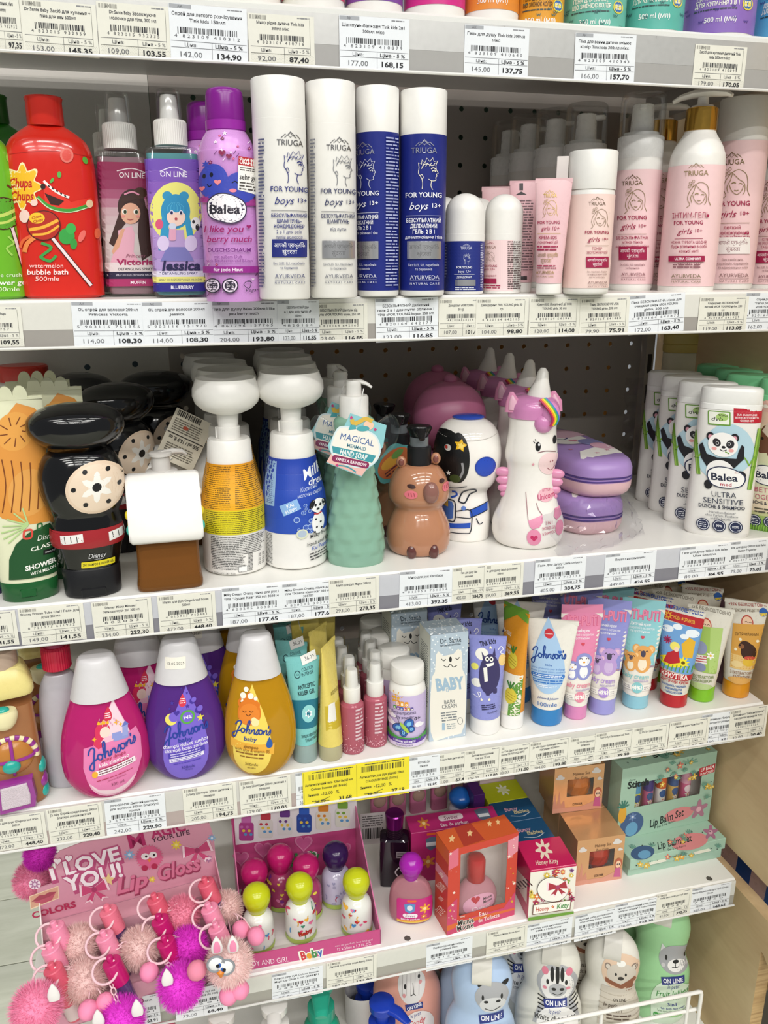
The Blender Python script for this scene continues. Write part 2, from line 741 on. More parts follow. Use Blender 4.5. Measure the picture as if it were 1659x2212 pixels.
def S_loft(spec):
 """front of a lofted body, laid on straight from the front"""
 S = np.array([list(r)+[(r[1] if j == 2 else [0, 0, 0, 2.0, 0, 0][j]) for j in range(len(r), 6)] for r in spec], float)
 z = S[:, 0]
 for i in range(1, len(z)):
  if z[i] <= z[i-1]:
   z[i] = z[i-1]+1e-6

 def f(u, v, o):
  a, b, e = np.interp(v, z, S[:, 1]), np.interp(v, z, S[:, 2]), np.interp(v, z, S[:, 3])
  ox, oy = np.interp(v, z, S[:, 4]), np.interp(v, z, S[:, 5])
  q = np.clip(np.abs((u-ox)/np.maximum(a, 1e-5)), 0, 0.995)
  y = b*(1-q**e)**(1/e)
  sl = np.clip(q**(e-1)*(1-q**e)**(1/e-1)*b/np.maximum(a, 1e-5), 0, 6)
  n = np.sqrt(1+sl*sl)
  return (np.clip(u-ox, -a*0.995, a*0.995)+ox+np.sign(u-ox)*o*sl/n, oy-y-o/n, v)
 return f
# ================================================================== setting


def wood(c0, c1, scale=(6, 1.2, 14), name='wood'):
 m = bpy.data.materials.new(name)
 m.use_nodes = True
 nt = m.node_tree
 b = nt.nodes['Principled BSDF']
 b.inputs['Roughness'].default_value = 0.55
 tc = nt.nodes.new('ShaderNodeTexCoord')
 mp = nt.nodes.new('ShaderNodeMapping')
 mp.inputs['Scale'].default_value = scale
 n1 = nt.nodes.new('ShaderNodeTexNoise')
 n1.inputs['Scale'].default_value = 3.0
 n1.inputs['Detail'].default_value = 6
 n1.inputs['Distortion'].default_value = 0.8
 n2 = nt.nodes.new('ShaderNodeTexNoise')
 n2.inputs['Scale'].default_value = 40.0
 r = nt.nodes.new('ShaderNodeValToRGB')
 r.color_ramp.elements[0].position, r.color_ramp.elements[1].position = 0.3, 0.72
 r.color_ramp.elements[0].color, r.color_ramp.elements[1].color = lin(c0)+(1,), lin(c1)+(1,)
 mx = nt.nodes.new('ShaderNodeMath')
 mx.operation = 'MULTIPLY_ADD'
 mx.inputs[1].default_value = 0.18
 bp = nt.nodes.new('ShaderNodeBump')
 bp.inputs['Strength'].default_value = 0.15
 bp.inputs['Distance'].default_value = 0.002
 L = nt.links.new
 L(tc.outputs['Object'], mp.inputs[0])
 L(mp.outputs[0], n1.inputs['Vector'])
 L(mp.outputs[0], n2.inputs['Vector'])
 L(n2.outputs['Fac'], mx.inputs[0])
 L(n1.outputs['Fac'], mx.inputs[2])
 L(mx.outputs[0], r.inputs[0])
 L(r.outputs[0], b.inputs['Base Color'])
 L(n1.outputs['Fac'], bp.inputs['Height'])
 L(bp.outputs[0], b.inputs['Normal'])
 return m


PLY = wood('bfa077', 'd9c096', (1.0, 1.0, 4.0), 'birch_plywood')
PLY_EDGE = wood('8f6d45', 'c9ab7c', (3, 3, 60), 'plywood_edge')
PLANKWOOD = wood('b5b8a4', 'cfd1bf', (1.2, 9, 9), 'limed_oak')
SHELFWHITE = mat('e9e8e3', 0.32, bump=0.03, bscale=900)
PEG = mat('98918a', 0.5, bump=0.03, bscale=700)
DARK = mat('23211f', 0.6)

# floor of planks
fl = MB()
fl.box(-2.2, 2.4, -1.6, 3.4, -0.03, -0.004)
floor = obj('floor', fl, DARK, smooth_angle=0)
floor['kind'] = 'structure'
y = 1.185
while y < 2.6:
 for x in (-1.9, -0.62, 0.66):
  p = MB()
  p.box(x+0.0012, x+1.2788, y+0.0012, y+0.2058, -0.004, 0.0, 0.0012)
  obj('plank', p, PLANKWOOD, floor)
 y += 0.207
fp = MB()
fp.box(-2.2, 2.4, -1.6, 1.184, -0.004, 0.0)
fo = obj('floor_front', fp, PLANKWOOD, floor, smooth_angle=0)

# pegboard behind the shelves
S = 0.032
cells = MB()


def peg(x0, x1, z0, z1):
 nx, nz = int(round((x1-x0)/S)), int(round((z1-z0)/S))
 for i in range(nx):
  for j in range(nz):
   cx, cz = x0+S*(i+0.5), z0+S*(j+0.5)
   b = len(cells.v)
   o, q = [], []
   for k in range(8):
    a = PI/4*k
    c, s_ = math.cos(a), math.sin(a)
    m_ = max(abs(c), abs(s_))
    o.append((cx+c/m_*S/2, BACK, cz+s_/m_*S/2))
    q.append((cx+c*0.0031, BACK, cz+s_*0.0031))
   cells.v += o+q+[(v[0], BACK+0.0015, v[2]) for v in q]
   for k in range(8):
    l = (k+1) % 8
    cells.f.append((b+k, b+l, b+8+l, b+8+k))
    cells.f.append((b+8+k, b+8+l, b+16+l, b+16+k))


peg(-0.005, 0.635, 0.62, 1.708)
pb = thing('back_panel', 'grey perforated metal back panel behind the shelves', 'panel', (0, 0, 0))
obj('perforated_sheet', cells, PEG, pb, smooth_angle=0)
sheet = MB()
sheet.box(-0.80, -0.0055, BACK, BACK+0.0015, 0.86, 1.71)
obj('plain_sheet', sheet, mat('cbc7c0', 0.45), pb, smooth_angle=0)
low = MB()
low.box(-0.20, 0.635, BACK, BACK+0.0015, 0.28, 0.619)
obj('lower_sheet', low, PEG, pb, smooth_angle=0)
up = MB()
up.box(0.636, 0.6485, BACK-0.012, BACK+0.02, 0.2, 1.75)
ups = obj('upright', up, mat('a39d94', 0.45), pb, smooth_angle=0)
sl = MB()
for k in range(26):
 z = 1.30-0.042*k
 sl.box(0.6395, 0.6455, BACK-0.0126, BACK-0.0119, z, z+0.026)
obj('slot', sl, DARK, ups, smooth_angle=0)
for x, z in ((-0.17, 1.512), (0.012, 1.512), (-0.1, 1.33), (-0.045, 1.332), (-0.17, 1.33), (0.012, 1.33)):
 h1 = MB()
 h1.tube([(x, BACK-0.0004, z), (x, BACK-0.0001, z)], 0.0036, 10)
 obj('hole', h1, mat('33424c', 0.5), pb)
rs = MB()
rs.box(-0.02, 0.64, BACK+0.04, BACK+0.042, 1.405, 1.72)
obj('added_backing', rs, mat('2f4a38', 0.6), pb, smooth_angle=0)  # backing sheet added to stop the bright world showing through the holes
rs = MB()
rs.box(0.17, 0.64, BACK+0.04, BACK+0.042, 1.15, 1.395)
obj('added_backing', rs, mat('d99a3c', 0.6, bump=0.4, bscale=16), pb, smooth_angle=0)  # sheet added in place of the yellow goods glimpsed through the holes
rs = MB()
rs.box(-0.02, 0.169, BACK+0.04, BACK+0.042, 0.60, 1.395)
obj('added_backing', rs, mat('a59d90', 0.6), pb, smooth_angle=0)  # grey piece of the same added backing

# plywood sides


def ply_panel(name, outline, x0, x1, label, kind='structure'):
 m = MB()
 n = len(outline)
 b = m.av([(x0, yy, zz) for yy, zz in outline]+[(x1, yy, zz) for yy, zz in outline])
 for t in tessellate_polygon([[Vector((a, c, 0)) for a, c in outline]]):
  m.f.append(tuple(b+i for i in t))
  m.f.append(tuple(b+n+i for i in reversed(t)))
 o = obj(name, m, PLY, smooth_angle=0)
 o['kind'] = kind
 o['label'] = label
 e = MB()
 b = e.av([(x0, yy, zz) for yy, zz in outline]+[(x1, yy, zz) for yy, zz in outline])
 for i in range(n):
  e.f.append((b+i, b+(i+1) % n, b+n+(i+1) % n, b+n+i))
 obj('edge', e, PLY_EDGE, o, smooth_angle=0)
 return o


ply_panel('wall_right', [(0.56, CAMZ-0.7435), (1.075, CAMZ-0.7435), (1.075, 1.9), (0.56, 1.9)], SIDE, SIDE+0.018,
          'pale birch plywood side panel at the right end of the shelves')
lo = ply_panel('trim_1', [(0.712, 0.0), (1.075, 0.0), (1.075, CAMZ-0.7885), (0.60, CAMZ-0.7885), (0.60, 0.612), (0.699, 0.604), (0.708, 0.612), (0.712, 0.612)],
               SIDE, SIDE+0.018, 'lower plywood side panel with a notched front edge')
nb = ply_panel('trim_2', [(0.55, 0.0), (0.70, 0.0), (0.70, 0.56), (0.55, 0.56)], SIDE+0.065, SIDE+0.083, 'plywood edge of the next unit beyond the side panel')
sh = MB()
sh.box(SIDE+0.02, SIDE+0.4, 0.66, 1.0, 0.545, 0.56)
o_ = obj('trim_3', sh, PLY_EDGE, smooth_angle=0)
o_['kind'], o_['label'] = 'structure', 'plywood shelf of the next unit beyond the side panel'
dk = MB()
dk.box(SIDE+0.02, SIDE+0.42, 0.9, 0.93, 0.0, 0.6)
o_ = obj('trim_4', dk, mat('4b453d', 0.7), smooth_angle=0)
o_['kind'] = 'structure'

# package of the next unit, seen through the slot between the panels
pk = thing('diaper_pack', 'blue and pale pink plastic pack seen through the slot beside the bottom shelves', 'pack', (SIDE+0.06, 0.60, 0.562))
m = MB()
m.rings([[(0.004, yy, zz) for yy, zz in ()] or [(a, b, c) for a, b, c in r] for r in
         [[(0.012+e, 0.0+e, z), (0.10-e, 0.0+e, z), (0.10-e, 0.40-e, z), (0.012+e, 0.40-e, z)] for z, e in ((0.0, 0.01), (0.02, 0.0), (0.20, 0.0), (0.23, 0.012))]])
obj('wrapper', m, mat('ecd3dd', 0.28, bump=0.25, bscale=60), pk)
p = Pr(lambda u, v, o: (np.full_like(u, 0.0122)-o, u, v), L=0.02)
p.poly([(0.0, 0.0), (0.20, 0.0), (0.188, -0.23), (0.0, -0.23)], '1d62b5')
p.poly([(0.232, 0.0), (0.262, 0.0), (0.25, -0.23), (0.22, -0.23)], '1a4f9f')
p.ell(0.104, -0.142, 0.010, 0.012, 'f4f4f6')
p.heart(0.104, -0.142, 0.006, 'f2a41e')
p.build('printed_bands', pk)

# shelves
RAILC = {1: ('cfcdca', 'a9a6a3'), 2: ('e2dfd7', 'a39d97'), 3: ('c9c9d0', '85838b'), 4: ('d2cfc9', 'b5a4a0'), 5: ('dcdad2', 'a9a59c'), 6: ('dddbd4', 'aaa')}
NM = {1: 'topmost white metal shelf', 2: 'white metal shelf carrying the sprays and tall white and blue bottles',
      3: 'white metal shelf carrying the animal shaped soap bottles', 4: 'white metal shelf carrying the drop shaped shampoo bottles and tubes',
      5: 'short white metal shelf carrying the pink display boxes', 6: 'bottom white metal shelf with the wire fence'}
for k in range(1, 7):
 x0, x1 = (-0.8, 0.6535) if k < 5 else (-0.2, 0.6485)
 s = thing('metal_shelf', NM[k], 'shelf', ((x0+x1)/2, FRONT, TOP[k]))
 w = (x1-x0)/2
 m = MB()
 h = TOP[k]-BOT[k]
 zr = -0.002 if k > 1 else -0.006
 m.rings([[(-w, yy, zz), (w, yy, zz)][::1]+[(w, yy2, zz2), (-w, yy2, zz2)] for yy, zz, yy2, zz2 in
             ((0.004, -h+0.004, 0.006, -h+0.004), (0.002, -0.002, 0.006, -0.004), (0.004, 0.0, 0.006, -0.004), (BACK-FRONT-0.013, 0.0, BACK-FRONT-0.013, -0.0015))], True, True)
 obj('board', m, SHELFWHITE, s, smooth_angle=0)
 m = MB()
 m.box(-w, w, 0.006, 0.0075, -0.026, -0.004)
 for bx in (-w+0.02, w-0.05):
  m.box(bx, bx+0.03, 0.02, BACK-FRONT-0.014, -0.03, -0.002)
 obj('bracket', m, mat('c9c6bf', 0.4), s, smooth_angle=0)
 m = MB()
 m.box(-w, w, 0.0, 0.0016, -h*0.62, zr)
 obj('price_rail', m, mat(RAILC[k][0], 0.3, metal=0.5 if k == 1 else 0.0), s, smooth_angle=0)
 m = MB()
 m.box(-w, w, 0.0, 0.0016, -h, -h*0.622)
 obj('rail_band', m, mat(RAILC[k][1] if len(RAILC[k][1]) == 6 else 'aaaaaa', 0.3), s, smooth_angle=0)
 m = MB()
 m.tube([(-w, -0.0022, -h), (w, -0.0022, -h)], 0.0013, 8)
 obj('rail_lip', m, mat('e4e2de', 0.18), s)
 m = MB()
 if k == 1:
  m.quad((-w, -0.0052, -h), (w, -0.0052, -h), (w, -0.0035, 0.010), (-w, -0.0035, 0.010))
 else:
  m.quad((-w, -0.0052, -h), (w, -0.0052, -h), (w, -0.0042, -0.001), (-w, -0.0042, -0.001))
 obj('rail_cover', m, clear((252, 253, 253), .03, 'rail', .1), s, smooth_angle=0, label='clear plastic strip over the price tags')
 if k == 5:
  for q in ((880, 2027), (1532, 1898)):
   a = at_z(q[0], q[1], TOP[5])
   m = MB()
   m.lathe([(0.0042, 0.0001), (0.004, 0.0004)], 6)
   for j in range(len(m.v)-12, len(m.v)):
    v = m.v[j]
    m.v[j] = (v[0]+a[0]-(x0+x1)/2, v[1]+a[1]-FRONT, v[2])
   obj('hole', m, mat('54504b', 0.6), s)

# wire fence on the bottom shelf
wf = thing('wire_fence', 'white wire fence along the front of the bottom shelf', 'rack', (0.5, 0.735, TOP[6]))


def wp(px, py, yy=0.735):
 q = at_y(px, py, yy)
 return (q[0]-0.5, q[1]-0.735, q[2]-TOP[6])


a, b = wp(1000, 2249), wp(1516, 2141)
m = MB()
m.tube([a, (b[0]-0.004, b[1], b[2]), (b[0]-0.001, b[1], b[2]-0.0012), (b[0], b[1], b[2]-0.005), (b[0], b[1], 0.0)], 0.0026, 10)
obj('top_wire', m, mat('f0eee9', 0.3), wf)
a, b2 = wp(1100, 2262, 0.7395), wp(1506, 2179, 0.7395)
m = MB()
m.tube([a, b2], 0.0024, 10)
obj('middle_wire', m, mat('f0eee9', 0.3), wf)
for px in (1300, 1489):
 c = wp(px, 2141+(1516-px)*0.208, 0.7385)
 m = MB()
 m.tube([(c[0], c[1], c[2]), (c[0], c[1], 0.0)], 0.0024, 10)
 obj('upright_wire', m, mat('f0eee9', 0.3), wf)
# ================================================================== price tags
TAGS = [
 # shelf, x0, x1, y0, y1, tilt, kind, title, barcode, old price, price
 (1,-45,50,-14,111,-1,'B','Засіб для купання, піна|Baby mommy','4823015932932','102,00','97,35'),
 (1,47,209,5,121,-1,'B','Dr.Sante Baby Засіб для купання +|піна для ван 500мл','4823015932359','153,00','145,35'),
 (1,211,368,10,127,-1,'B','Dr.Sante Baby Зволожуюче|молочко для тіла, 300 мл','4823015932335','109,00','103,55'),
 (1,366,533,14,135,-1,'A','Спрей для легкого розчісування|Tink kids 150мл','4823109410312','142,00','134,90'),
 (1,537,679,33,141,0,'B','Мило рідке дитяче Tink kids|300мл мікс','4823109410716','92,00','87,40'),
 (1,733,884,38,152,0,'A','Шампунь-бальзам Tink kids 2в1|300мл мікс','4823109410879','177,00','168,15'),
 (1,1003,1142,58,164,0,'A','Гель для душу Tink kids 300мл|мікс','4823109410640','145,00','137,75'),
 (1,1242,1373,74,178,1,'A','Піна для ванни дитяча змінює|колір Tink kids 300мл мікс','4823109410343','166,00','157,70'),
 (1,1498,1610,99,193,0,'B','Засіб для купання дитячий Tink|kids 500мл мікс','4823109410893','179,00','170,05'),
 (2,-80,48,663,750,-1,'B','Гель для душу Chupa|Chups 500мл','4820164757','115,00','109,55'),
 (2,156,317,653,748,-1,'A','OL спрей для волосся 200мл|Princess Victoria','5903116751956','114,00','108,30'),
 (2,309,461,653,746,0,'A','OL спрей для волосся 200мл|Jessica','5903116751970','114,00','108,30'),
 (2,454,604,652,744,0,'A','Піна для душу Balea 200мл I like|you berry much','4067796157765','204,00','193,80'),
 (2,600,690,649,741,0,'A','БЕЗСУЛЬФАТНИЙ Шам|в 1 для всіх типів «F|250мл','4820164','123,00','116,85'),
 (2,673,794,656,741,0,'B','БЕЗСУЛЬФАТНИЙ Шампунь від|лупи «FOR YOUNG boys», 250 мл','4820164642160','123,00','116,85'),
 (2,812,947,644,738,1,'A','БЕЗСУЛЬФАТНИЙ Делікатний|гель 2 в 1 для миття обличчя і|тіла «FOR YOUNG boys», 250 мл','4820164642177','123,00','116,85'),
 (2,948,1045,646,727,0,'B','Дезодорант «FOR YOUNG|50 гр','482016464214','107,00','101,65'),
 (2,1028,1140,645,726,0,'B','Дезодорант FOR YOUNG girls, 50|гр','4820164642115','104,00','98,80'),
 (2,1143,1252,644,724,0,'B','Крем-SOS Локальної дії FOR|YOUNG girls, 30 мл','4820164641941','120,00','114,00'),
 (2,1253,1359,644,724,1,'B','Тонер ЗВОЛОЖУЮЧИЙ «FOR|YOUNG girls», 200 мл','4820164641880','79,90','75,91'),
 (2,1360,1480,636,720,3,'A','Пінка БЕЗСУЛЬФАТНА м’яка, для|очищення шкіри «FOR YOUNG|girls», 200 мл','4820164641873','172,00','163,40'),
 (2,1509,1614,642,718,0,'B','Кондиціонер ЗВОЛОЖУЮЧИЙ,|легкий «FOR YOUNG girls», 250|мл','4820164641927','119,00','113,05'),
 (2,1608,1710,633,715,0,'A','Спрей для волосся|“Легке розчісування|«FOR YOUNG girls»','4820164641958','162,00','153,90'),
 (3,-90,38,1324,1400,0,'B','Disney Tube Гель для|душу 250 мл','8721073611925','149,00','141,55'),
 (3,42,184,1309,1388,0,'B','Disney Frozen Tube Olaf / Гель для|душу 250 мл','8721073611932','149,00','141,55'),
 (3,200,330,1296,1378,0,'B','Disney Micky Mouse /|Гель-шампунь 2в1 300 мл','602053','234,00','222,30'),
 (3,342,467,1283,1366,0,'B','Мило для рук Gingerbread house|500мл','4015953743481','472,00','448,40'),
 (3,479,610,1265,1350,-1,'A','Milky Dream Очищ. пінка для рук і|тіла “Цуцик Кай” 350 мл 303814','4820205303814','187,00','177,65'),
 (3,607,728,1258,1337,0,'A','Milky Dream Очищ. пінка для|тіла “Жовта кішечка” 350 мл|303753','4820205303753','187,00','177,65'),
 (3,711,819,1249,1325,0,'B','Мило для рук Magical 300мл','4015953716085','293,00','278,35'),
 (3,862,977,1231,1311,-1,'A','Мило для рук Капібара','4015953751554','413,00','392,35'),
 (3,977,1050,1224,1298,0,'B','Гель для душу Take|astronaut','40159537','405,00','384,75'),
 (3,1032,1130,1219,1292,0,'B','Гель для душу Stitch рожевий|300мл','7604916631672','389,00','369,55'),
 (3,1155,1264,1205,1281,0,'A','Гель для душу Little unicorn|400мл','4015953743153','405,00','384,75'),
 (3,1306,1415,1191,1268,0,'A','Пенал з наповненням','4015953742156','449,00','426,55'),
 (3,1468,1575,1176,1251,0,'A','Гель для душу 300мл kids Balea|Ultra Sensitive','4066447429169','89,00','84,55'),
 (3,1571,1656,1167,1240,0,'A','Гель для душу 300мл kids Balea|Better Together','4066447658597','79,00','75,05'),
 (4,-25,101,1762,1834,0,'B','Мило для рук Gingerbread train|500мл','4015953743498','472,00','448,40'),
 (4,103,224,1741,1816,0,'B','J’s baby Спрей-кондиціонер 200мл|Блискучі локони дитячий','3574669909846','232,00','220,40'),
 (4,226,358,1721,1800,-1,'A','JOHNSON’S® Дитячий шампунь|для волосся 300мл Блискучі|локони','3574669907293','242,00','229,90'),
 (4,396,512,1697,1772,0,'B','J’s baby Шампунь 300мл дитячий з|лавандою','3574669907675','205,00','194,75'),
 (4,518,629,1681,1758,0,'B','J’s baby Шампунь 300мл дитячий з|ромашкою','3574669907521','179,00','170,05'),
 (4,639,700,1667,1740,0,'A','Антисептик|для рук','482','36,00','34,20'),
 (4,654,770,1661,1738,0,'C','Антисептичний гель Killer Gel 60 мл|Colour Intense (01 Fresh)','482016','36,00','31.68'),
 (4,768,884,1643,1722,0,'C','Антисептик для рук рідкий 35мл|COLOUR INTENSE (Лотос)','482017','30,90','27.19'),
 (4,882,950,1634,1706,0,'A','BIOTOSHKA Дж|присипка','4820026','80,90','76,85'),
 (4,936,1016,1627,1694,0,'B','Dr.Sante Baby дитячий кр','4823015932','71,00','67,45'),
 (4,1003,1082,1618,1686,0,'B','Дитячий зволожувальний|Tink kids 75 мл','4823109412','124,00','117,80'),
 (4,1066,1150,1610,1673,1,'B','novikov Kids Дитячий крем для|обличчя ПІНАКОЛАДА 80МЛ','3801772048740','180,00','171,00'),
 (4,1144,1232,1599,1661,1,'B','J’s baby Крем дитячий 100мл під|підгузник 802382++','3574661490','204,00','193,80'),
 (4,1228,1300,1592,1653,0,'B','ТД Уті-Путі Зволожув|протипелюш','482010780','42,00','39,90'),
 (4,1285,1368,1580,1640,0,'B','ТД Уті-Путі Зволожуючий 75мл','4820107803970','42,00','39,90'),
 (4,1366,1442,1569,1632,0,'B','ТД Уті-Путі Захисний 75мл','4820107403877','42,00','39,90'),
 (4,1445,1530,1556,1619,0,'B','Дитячий крем “Крихітка” 75','4820020140751','32,00','30,40'),
 (4,1514,1590,1541,1608,0,'A','Дитячий крем “Бабусині|з екстрактом ромашки','482020007','39,90','37,90'),
 (4,1576,1656,1526,1597,1,'B','Дитячий крем “Бабусині рецепти”|з екстрактом календули 75 мл','482002014724','32,00','30,40'),
 (5,376,490,2108,2196,0,'A','Блиск CANDY 10,5 мл|COLOUR INTENSE (01 POP)','48201','72,00','68,40'),
 (5,268,345,2138,2216,0,'A','Блиск MAGIC YOUR LIFE','48201','67,00','63,91'),
 (5,586,697,2087,2156,-1,'A','Блиск для губ Colour Intense|Magic Lip Gloss 6 мл G344 №1','4823083','75,00','71,25'),
 (5,704,813,2064,2130,-1,'B','Дитяча туалетна вода Bebify 50мл','48020233','180,00','171,00'),
 (5,921,1020,2021,2089,0,'A','Парфум Щенячий патруль|рожевий 50мл','8412428','389,00','369,55'),
 (5,1051,1138,2004,2063,0,'B','Парфум Minnie Mouse 50мл','84124287','399,00','379,05'),
 (5,1136,1235,1976,2046,0,'A','Туалетна вода дитяча рожева|0444-1 Hello Kitty','48301190','269,00','255,55'),
 (5,1243,1332,1965,2025,1,'A','Дитячий набір декоративної|косметики Colour Intense','48202601','136,00','129,20'),
 (5,1328,1420,1947,2001,0,'A','Дитячий косметичний набір блиск|і туалетна вода № 2 Colour Intense','48202602','136,00','129,20'),
 (5,1418,1492,1927,1980,0,'B','Набір бальзамів для губ Stitch','76049','413,00','392,35'),
 (5,1490,1576,1911,1967,0,'A','Набір бальзамів для губ Chupa|Chups','76050','367,00','348,65'),
]
TAGMAT = {'A': mat('eceef2', 0.6), 'B': mat('e9e6da', 0.65), 'C': mat('f1df2c', 0.55)}
ORD = ['first', 'second', 'third', 'fourth', 'fifth', 'sixth', 'seventh', 'eighth', 'ninth', 'tenth', 'eleventh', 'twelfth', 'thirteenth', 'fourteenth',
       'fifteenth', 'sixteenth', 'seventeenth', 'eighteenth', 'nineteenth', 'twentieth', 'twenty-first']
SHN = {1: 'topmost', 2: 'second', 3: 'third', 4: 'fourth', 5: 'fifth'}
seq = {}
for i, (sh_, x0, x1, y0, y1, tilt, kd, title, code, p1, p2) in enumerate(TAGS):
 n = seq[sh_] = seq.get(sh_, 0)+1
 yy = FRONT-0.0006-0.0004*(i % 2)-(0.0006 if kd == 'C' else 0)
 if sh_ == 5 and n < 3:
  yy = FRONT-0.0075
 a, b = at_y(x0, (y0+y1)/2, yy), at_y(x1, (y0+y1)/2, yy)
 t, d = at_y((x0+x1)/2, y0, yy), at_y((x0+x1)/2, y1, yy)
 w, h = b[0]-a[0], t[2]-d[2]
 h = min(h, TOP[sh_]-BOT[sh_]+0.0012) if kd != 'C' else h
 nm = {'A': 'white', 'B': 'cream', 'C': 'yellow'}[kd]
 tg = thing('price_tag', '%s price tag reading %s, %s from left on %s shelf rail' % (nm, p2 if x1 < 1650 else p1, ORD[n-1], SHN[sh_]),
               'price tag', ((a[0]+b[0])/2, yy, d[2]+0.0003), 0, 'price tags in the shelf rails')
 tg.rotation_euler[1] = -math.radians(tilt)
 m = MB()
 m.box(-w/2, w/2, 0.0, 0.00025, 0.0, h)
 obj('paper', m, TAGMAT[kd], tg, smooth_angle=0)
 W, H = 70.0, 40.0
 p = Pr(S_front(), w/W, h/H, W/2, H, L=0.5, base=8e-5, step=8e-6)
 K = '2b2b30'
 G = '4a4a50' if kd == 'B' else K
 ln = title.split('|')
 if kd == 'C':
  p.bars(12, 1, 66, 3.2, 1, '555533', seed=i)
  R = random.Random(i)
  x = 8.0
  while x < 62:
   ww = R.choice((0.5, 0.5, 0.9, 1.4))
   p.rect(x, 4, x+ww, 10, '222210')
   x += ww+R.choice((0.5, 0.7, 1.1, 1.6))
  for j, s in enumerate(ln):
   p.text(s, 34, 15+5*j, min(62, len(s)*1.9), 2.6, '33331c', 0.012)
  p.text('Знижка', 13, 26.5, 14, 2.6, '222210', 0.015)
  p.text('-12,00', 31, 26.5, 15, 3.6, '222210')
  p.text('%', 45, 26.5, 4, 3.6, '222210')
  p.text(p1, 22, 34.5, 14, 3.2, '444430')
  p.stroke([(9, 37.5), (35, 31)], 0.5, '222210', sm=0)
  p.stroke([(11, 33.5), (34, 35)], 0.5, '222210', sm=0)
  p.text(p2, 55, 34.5, 17, 4.2, '1c1c10', 0.02)
  p.rect(1.2, 1.0, 1.45, 39, '55552a')
  p.build('printing', tg, PAPER)
  continue
 if kd == 'A':
  p.rect(0.5, 0.3, 20, 3.2, 'a9abb0')
  p.text('АК', 10, 1.8, 4.5, 2.0, '444448')
 else:
  for j in range(7):
   p.rect(2+2.6*j, 1.2, 3.6+2.6*j+(j % 3)*0.4, 4.4, 'b9b6ac' if j % 2 else 'a5a299')
  p.text('АК', 10.5, 2.8, 4.5, 2.2, '55544f')
  p.rect(65.2, 3.0, 65.5, 31.5, '6a6962')
  p.rect(2, 31.2, 65.5, 31.5, '6a6962')
  dots_p, dots_t = [], []
  for r_ in range(8):
   for c_ in range(42):
    x, y = 2+1.6*c_+(0.8 if r_ % 2 else 0), 31.6+1.05*r_
    b0 = len(dots_p)
    dots_p += [(x, y), (x+0.45, y), (x+0.45, y+0.4), (x, y+0.4)]
    dots_t += [(b0, b0+1, b0+2), (b0, b0+2, b0+3)]
  p.add(dots_p, dots_t, 'c6c3b9')
 p.bars(52, 1.0, 66, 2.8, 1, '8c8c90', seed=i)
 for j, s in enumerate(ln):
  hh = 2.5 if len(ln) < 3 else 2.3
  p.text(s, 34, 6.8+(4.3 if len(ln) < 3 else 3.9)*j, min(63, len(s)*(2.15 if kd == 'A' else 1.85)), hh, G, 0.014)
 R = random.Random(code)
 bx0, bx1 = (7, 62) if kd == 'A' else (12, 58)
 by = 17.2 if len(ln) > 2 else 16.2
 bp, bt = [], []
 x = bx0
 while x < bx1:
  ww = R.choice((0.45, 0.45, 0.8, 1.3))
  lg = 0.7 if x < bx0+1.5 or x > bx1-1.5 or abs(x-34.5) < 0.9 else 0
  b0 = len(bp)
  bp += [(x, by), (x+ww, by), (x+ww, by+4.3+lg), (x, by+4.3+lg)]
  bt += [(b0, b0+1, b0+2), (b0, b0+2, b0+3)]
  x += ww+R.choice((0.45, 0.6, 0.9, 1.4))
 p.add(bp, bt, K)
 c1 = code if len(code) < 13 else code[0]+' '+code[1:7]+' '+code[7:]
 p.text(' '.join(c1), 33.5, by+6.2, bx1-bx0+(4 if len(code) > 12 else -6), 2.4, '4d4d52')
 yl, ym = (26.0, 30.6) if kd == 'A' else (25.8, 30.9)
 p.rect(0.8 if kd == 'A' else 2, yl, 69.2 if kd == 'A' else 65.5, yl+0.3, '66666b')
 if kd == 'A':
  p.rect(0.8, ym, 69.2, ym+0.3, '66666b')
 p.rect(37.3, yl, 37.6, 39.4, '55555a')
 p.text('Ціна:', 18.5, (yl+ym)/2+0.2, 11, 2.7, '55555a')
 p.text('Ціна - 5 %', 53, (yl+ym)/2+0.2, 25 if kd == 'A' else 22, 2.7, K if kd == 'A' else '66666a', 0.018 if kd == 'A' else 0.0)
 p.text(p1, 18.5, 35.4, 16+len(p1)*0.6, 4.0, '66666a')
 p.text(p2, 53, 35.4, 16.5+len(p2)*0.9, 4.0, '222226', 0.026)
 p.build('printing', tg, PAPER)
# ================================================================== tall bottles of the second shelf
GREYINK, NAVY, WINE, GOLD, SILV = '77777a', '1f2a78', 'a01f4a', 'b79a5a', 'c9c9cb'


def mountains(p, x, y, w, col, foil=0):
 s = w/50.0
 for pts in ([(-22, 8), (-12, -2), (-8, 2), (0, -8), (9, 1), (13, -2), (23, 8)], [(-14, 7), (-6, 0), (0, 6), (5, 0), (14, 7)], [(-4, -2), (0, -6), (3, -1)]):
  p.stroke([(x+a*s, y+b*s) for a, b in pts], 1.5*s, col, foil, sm=0)


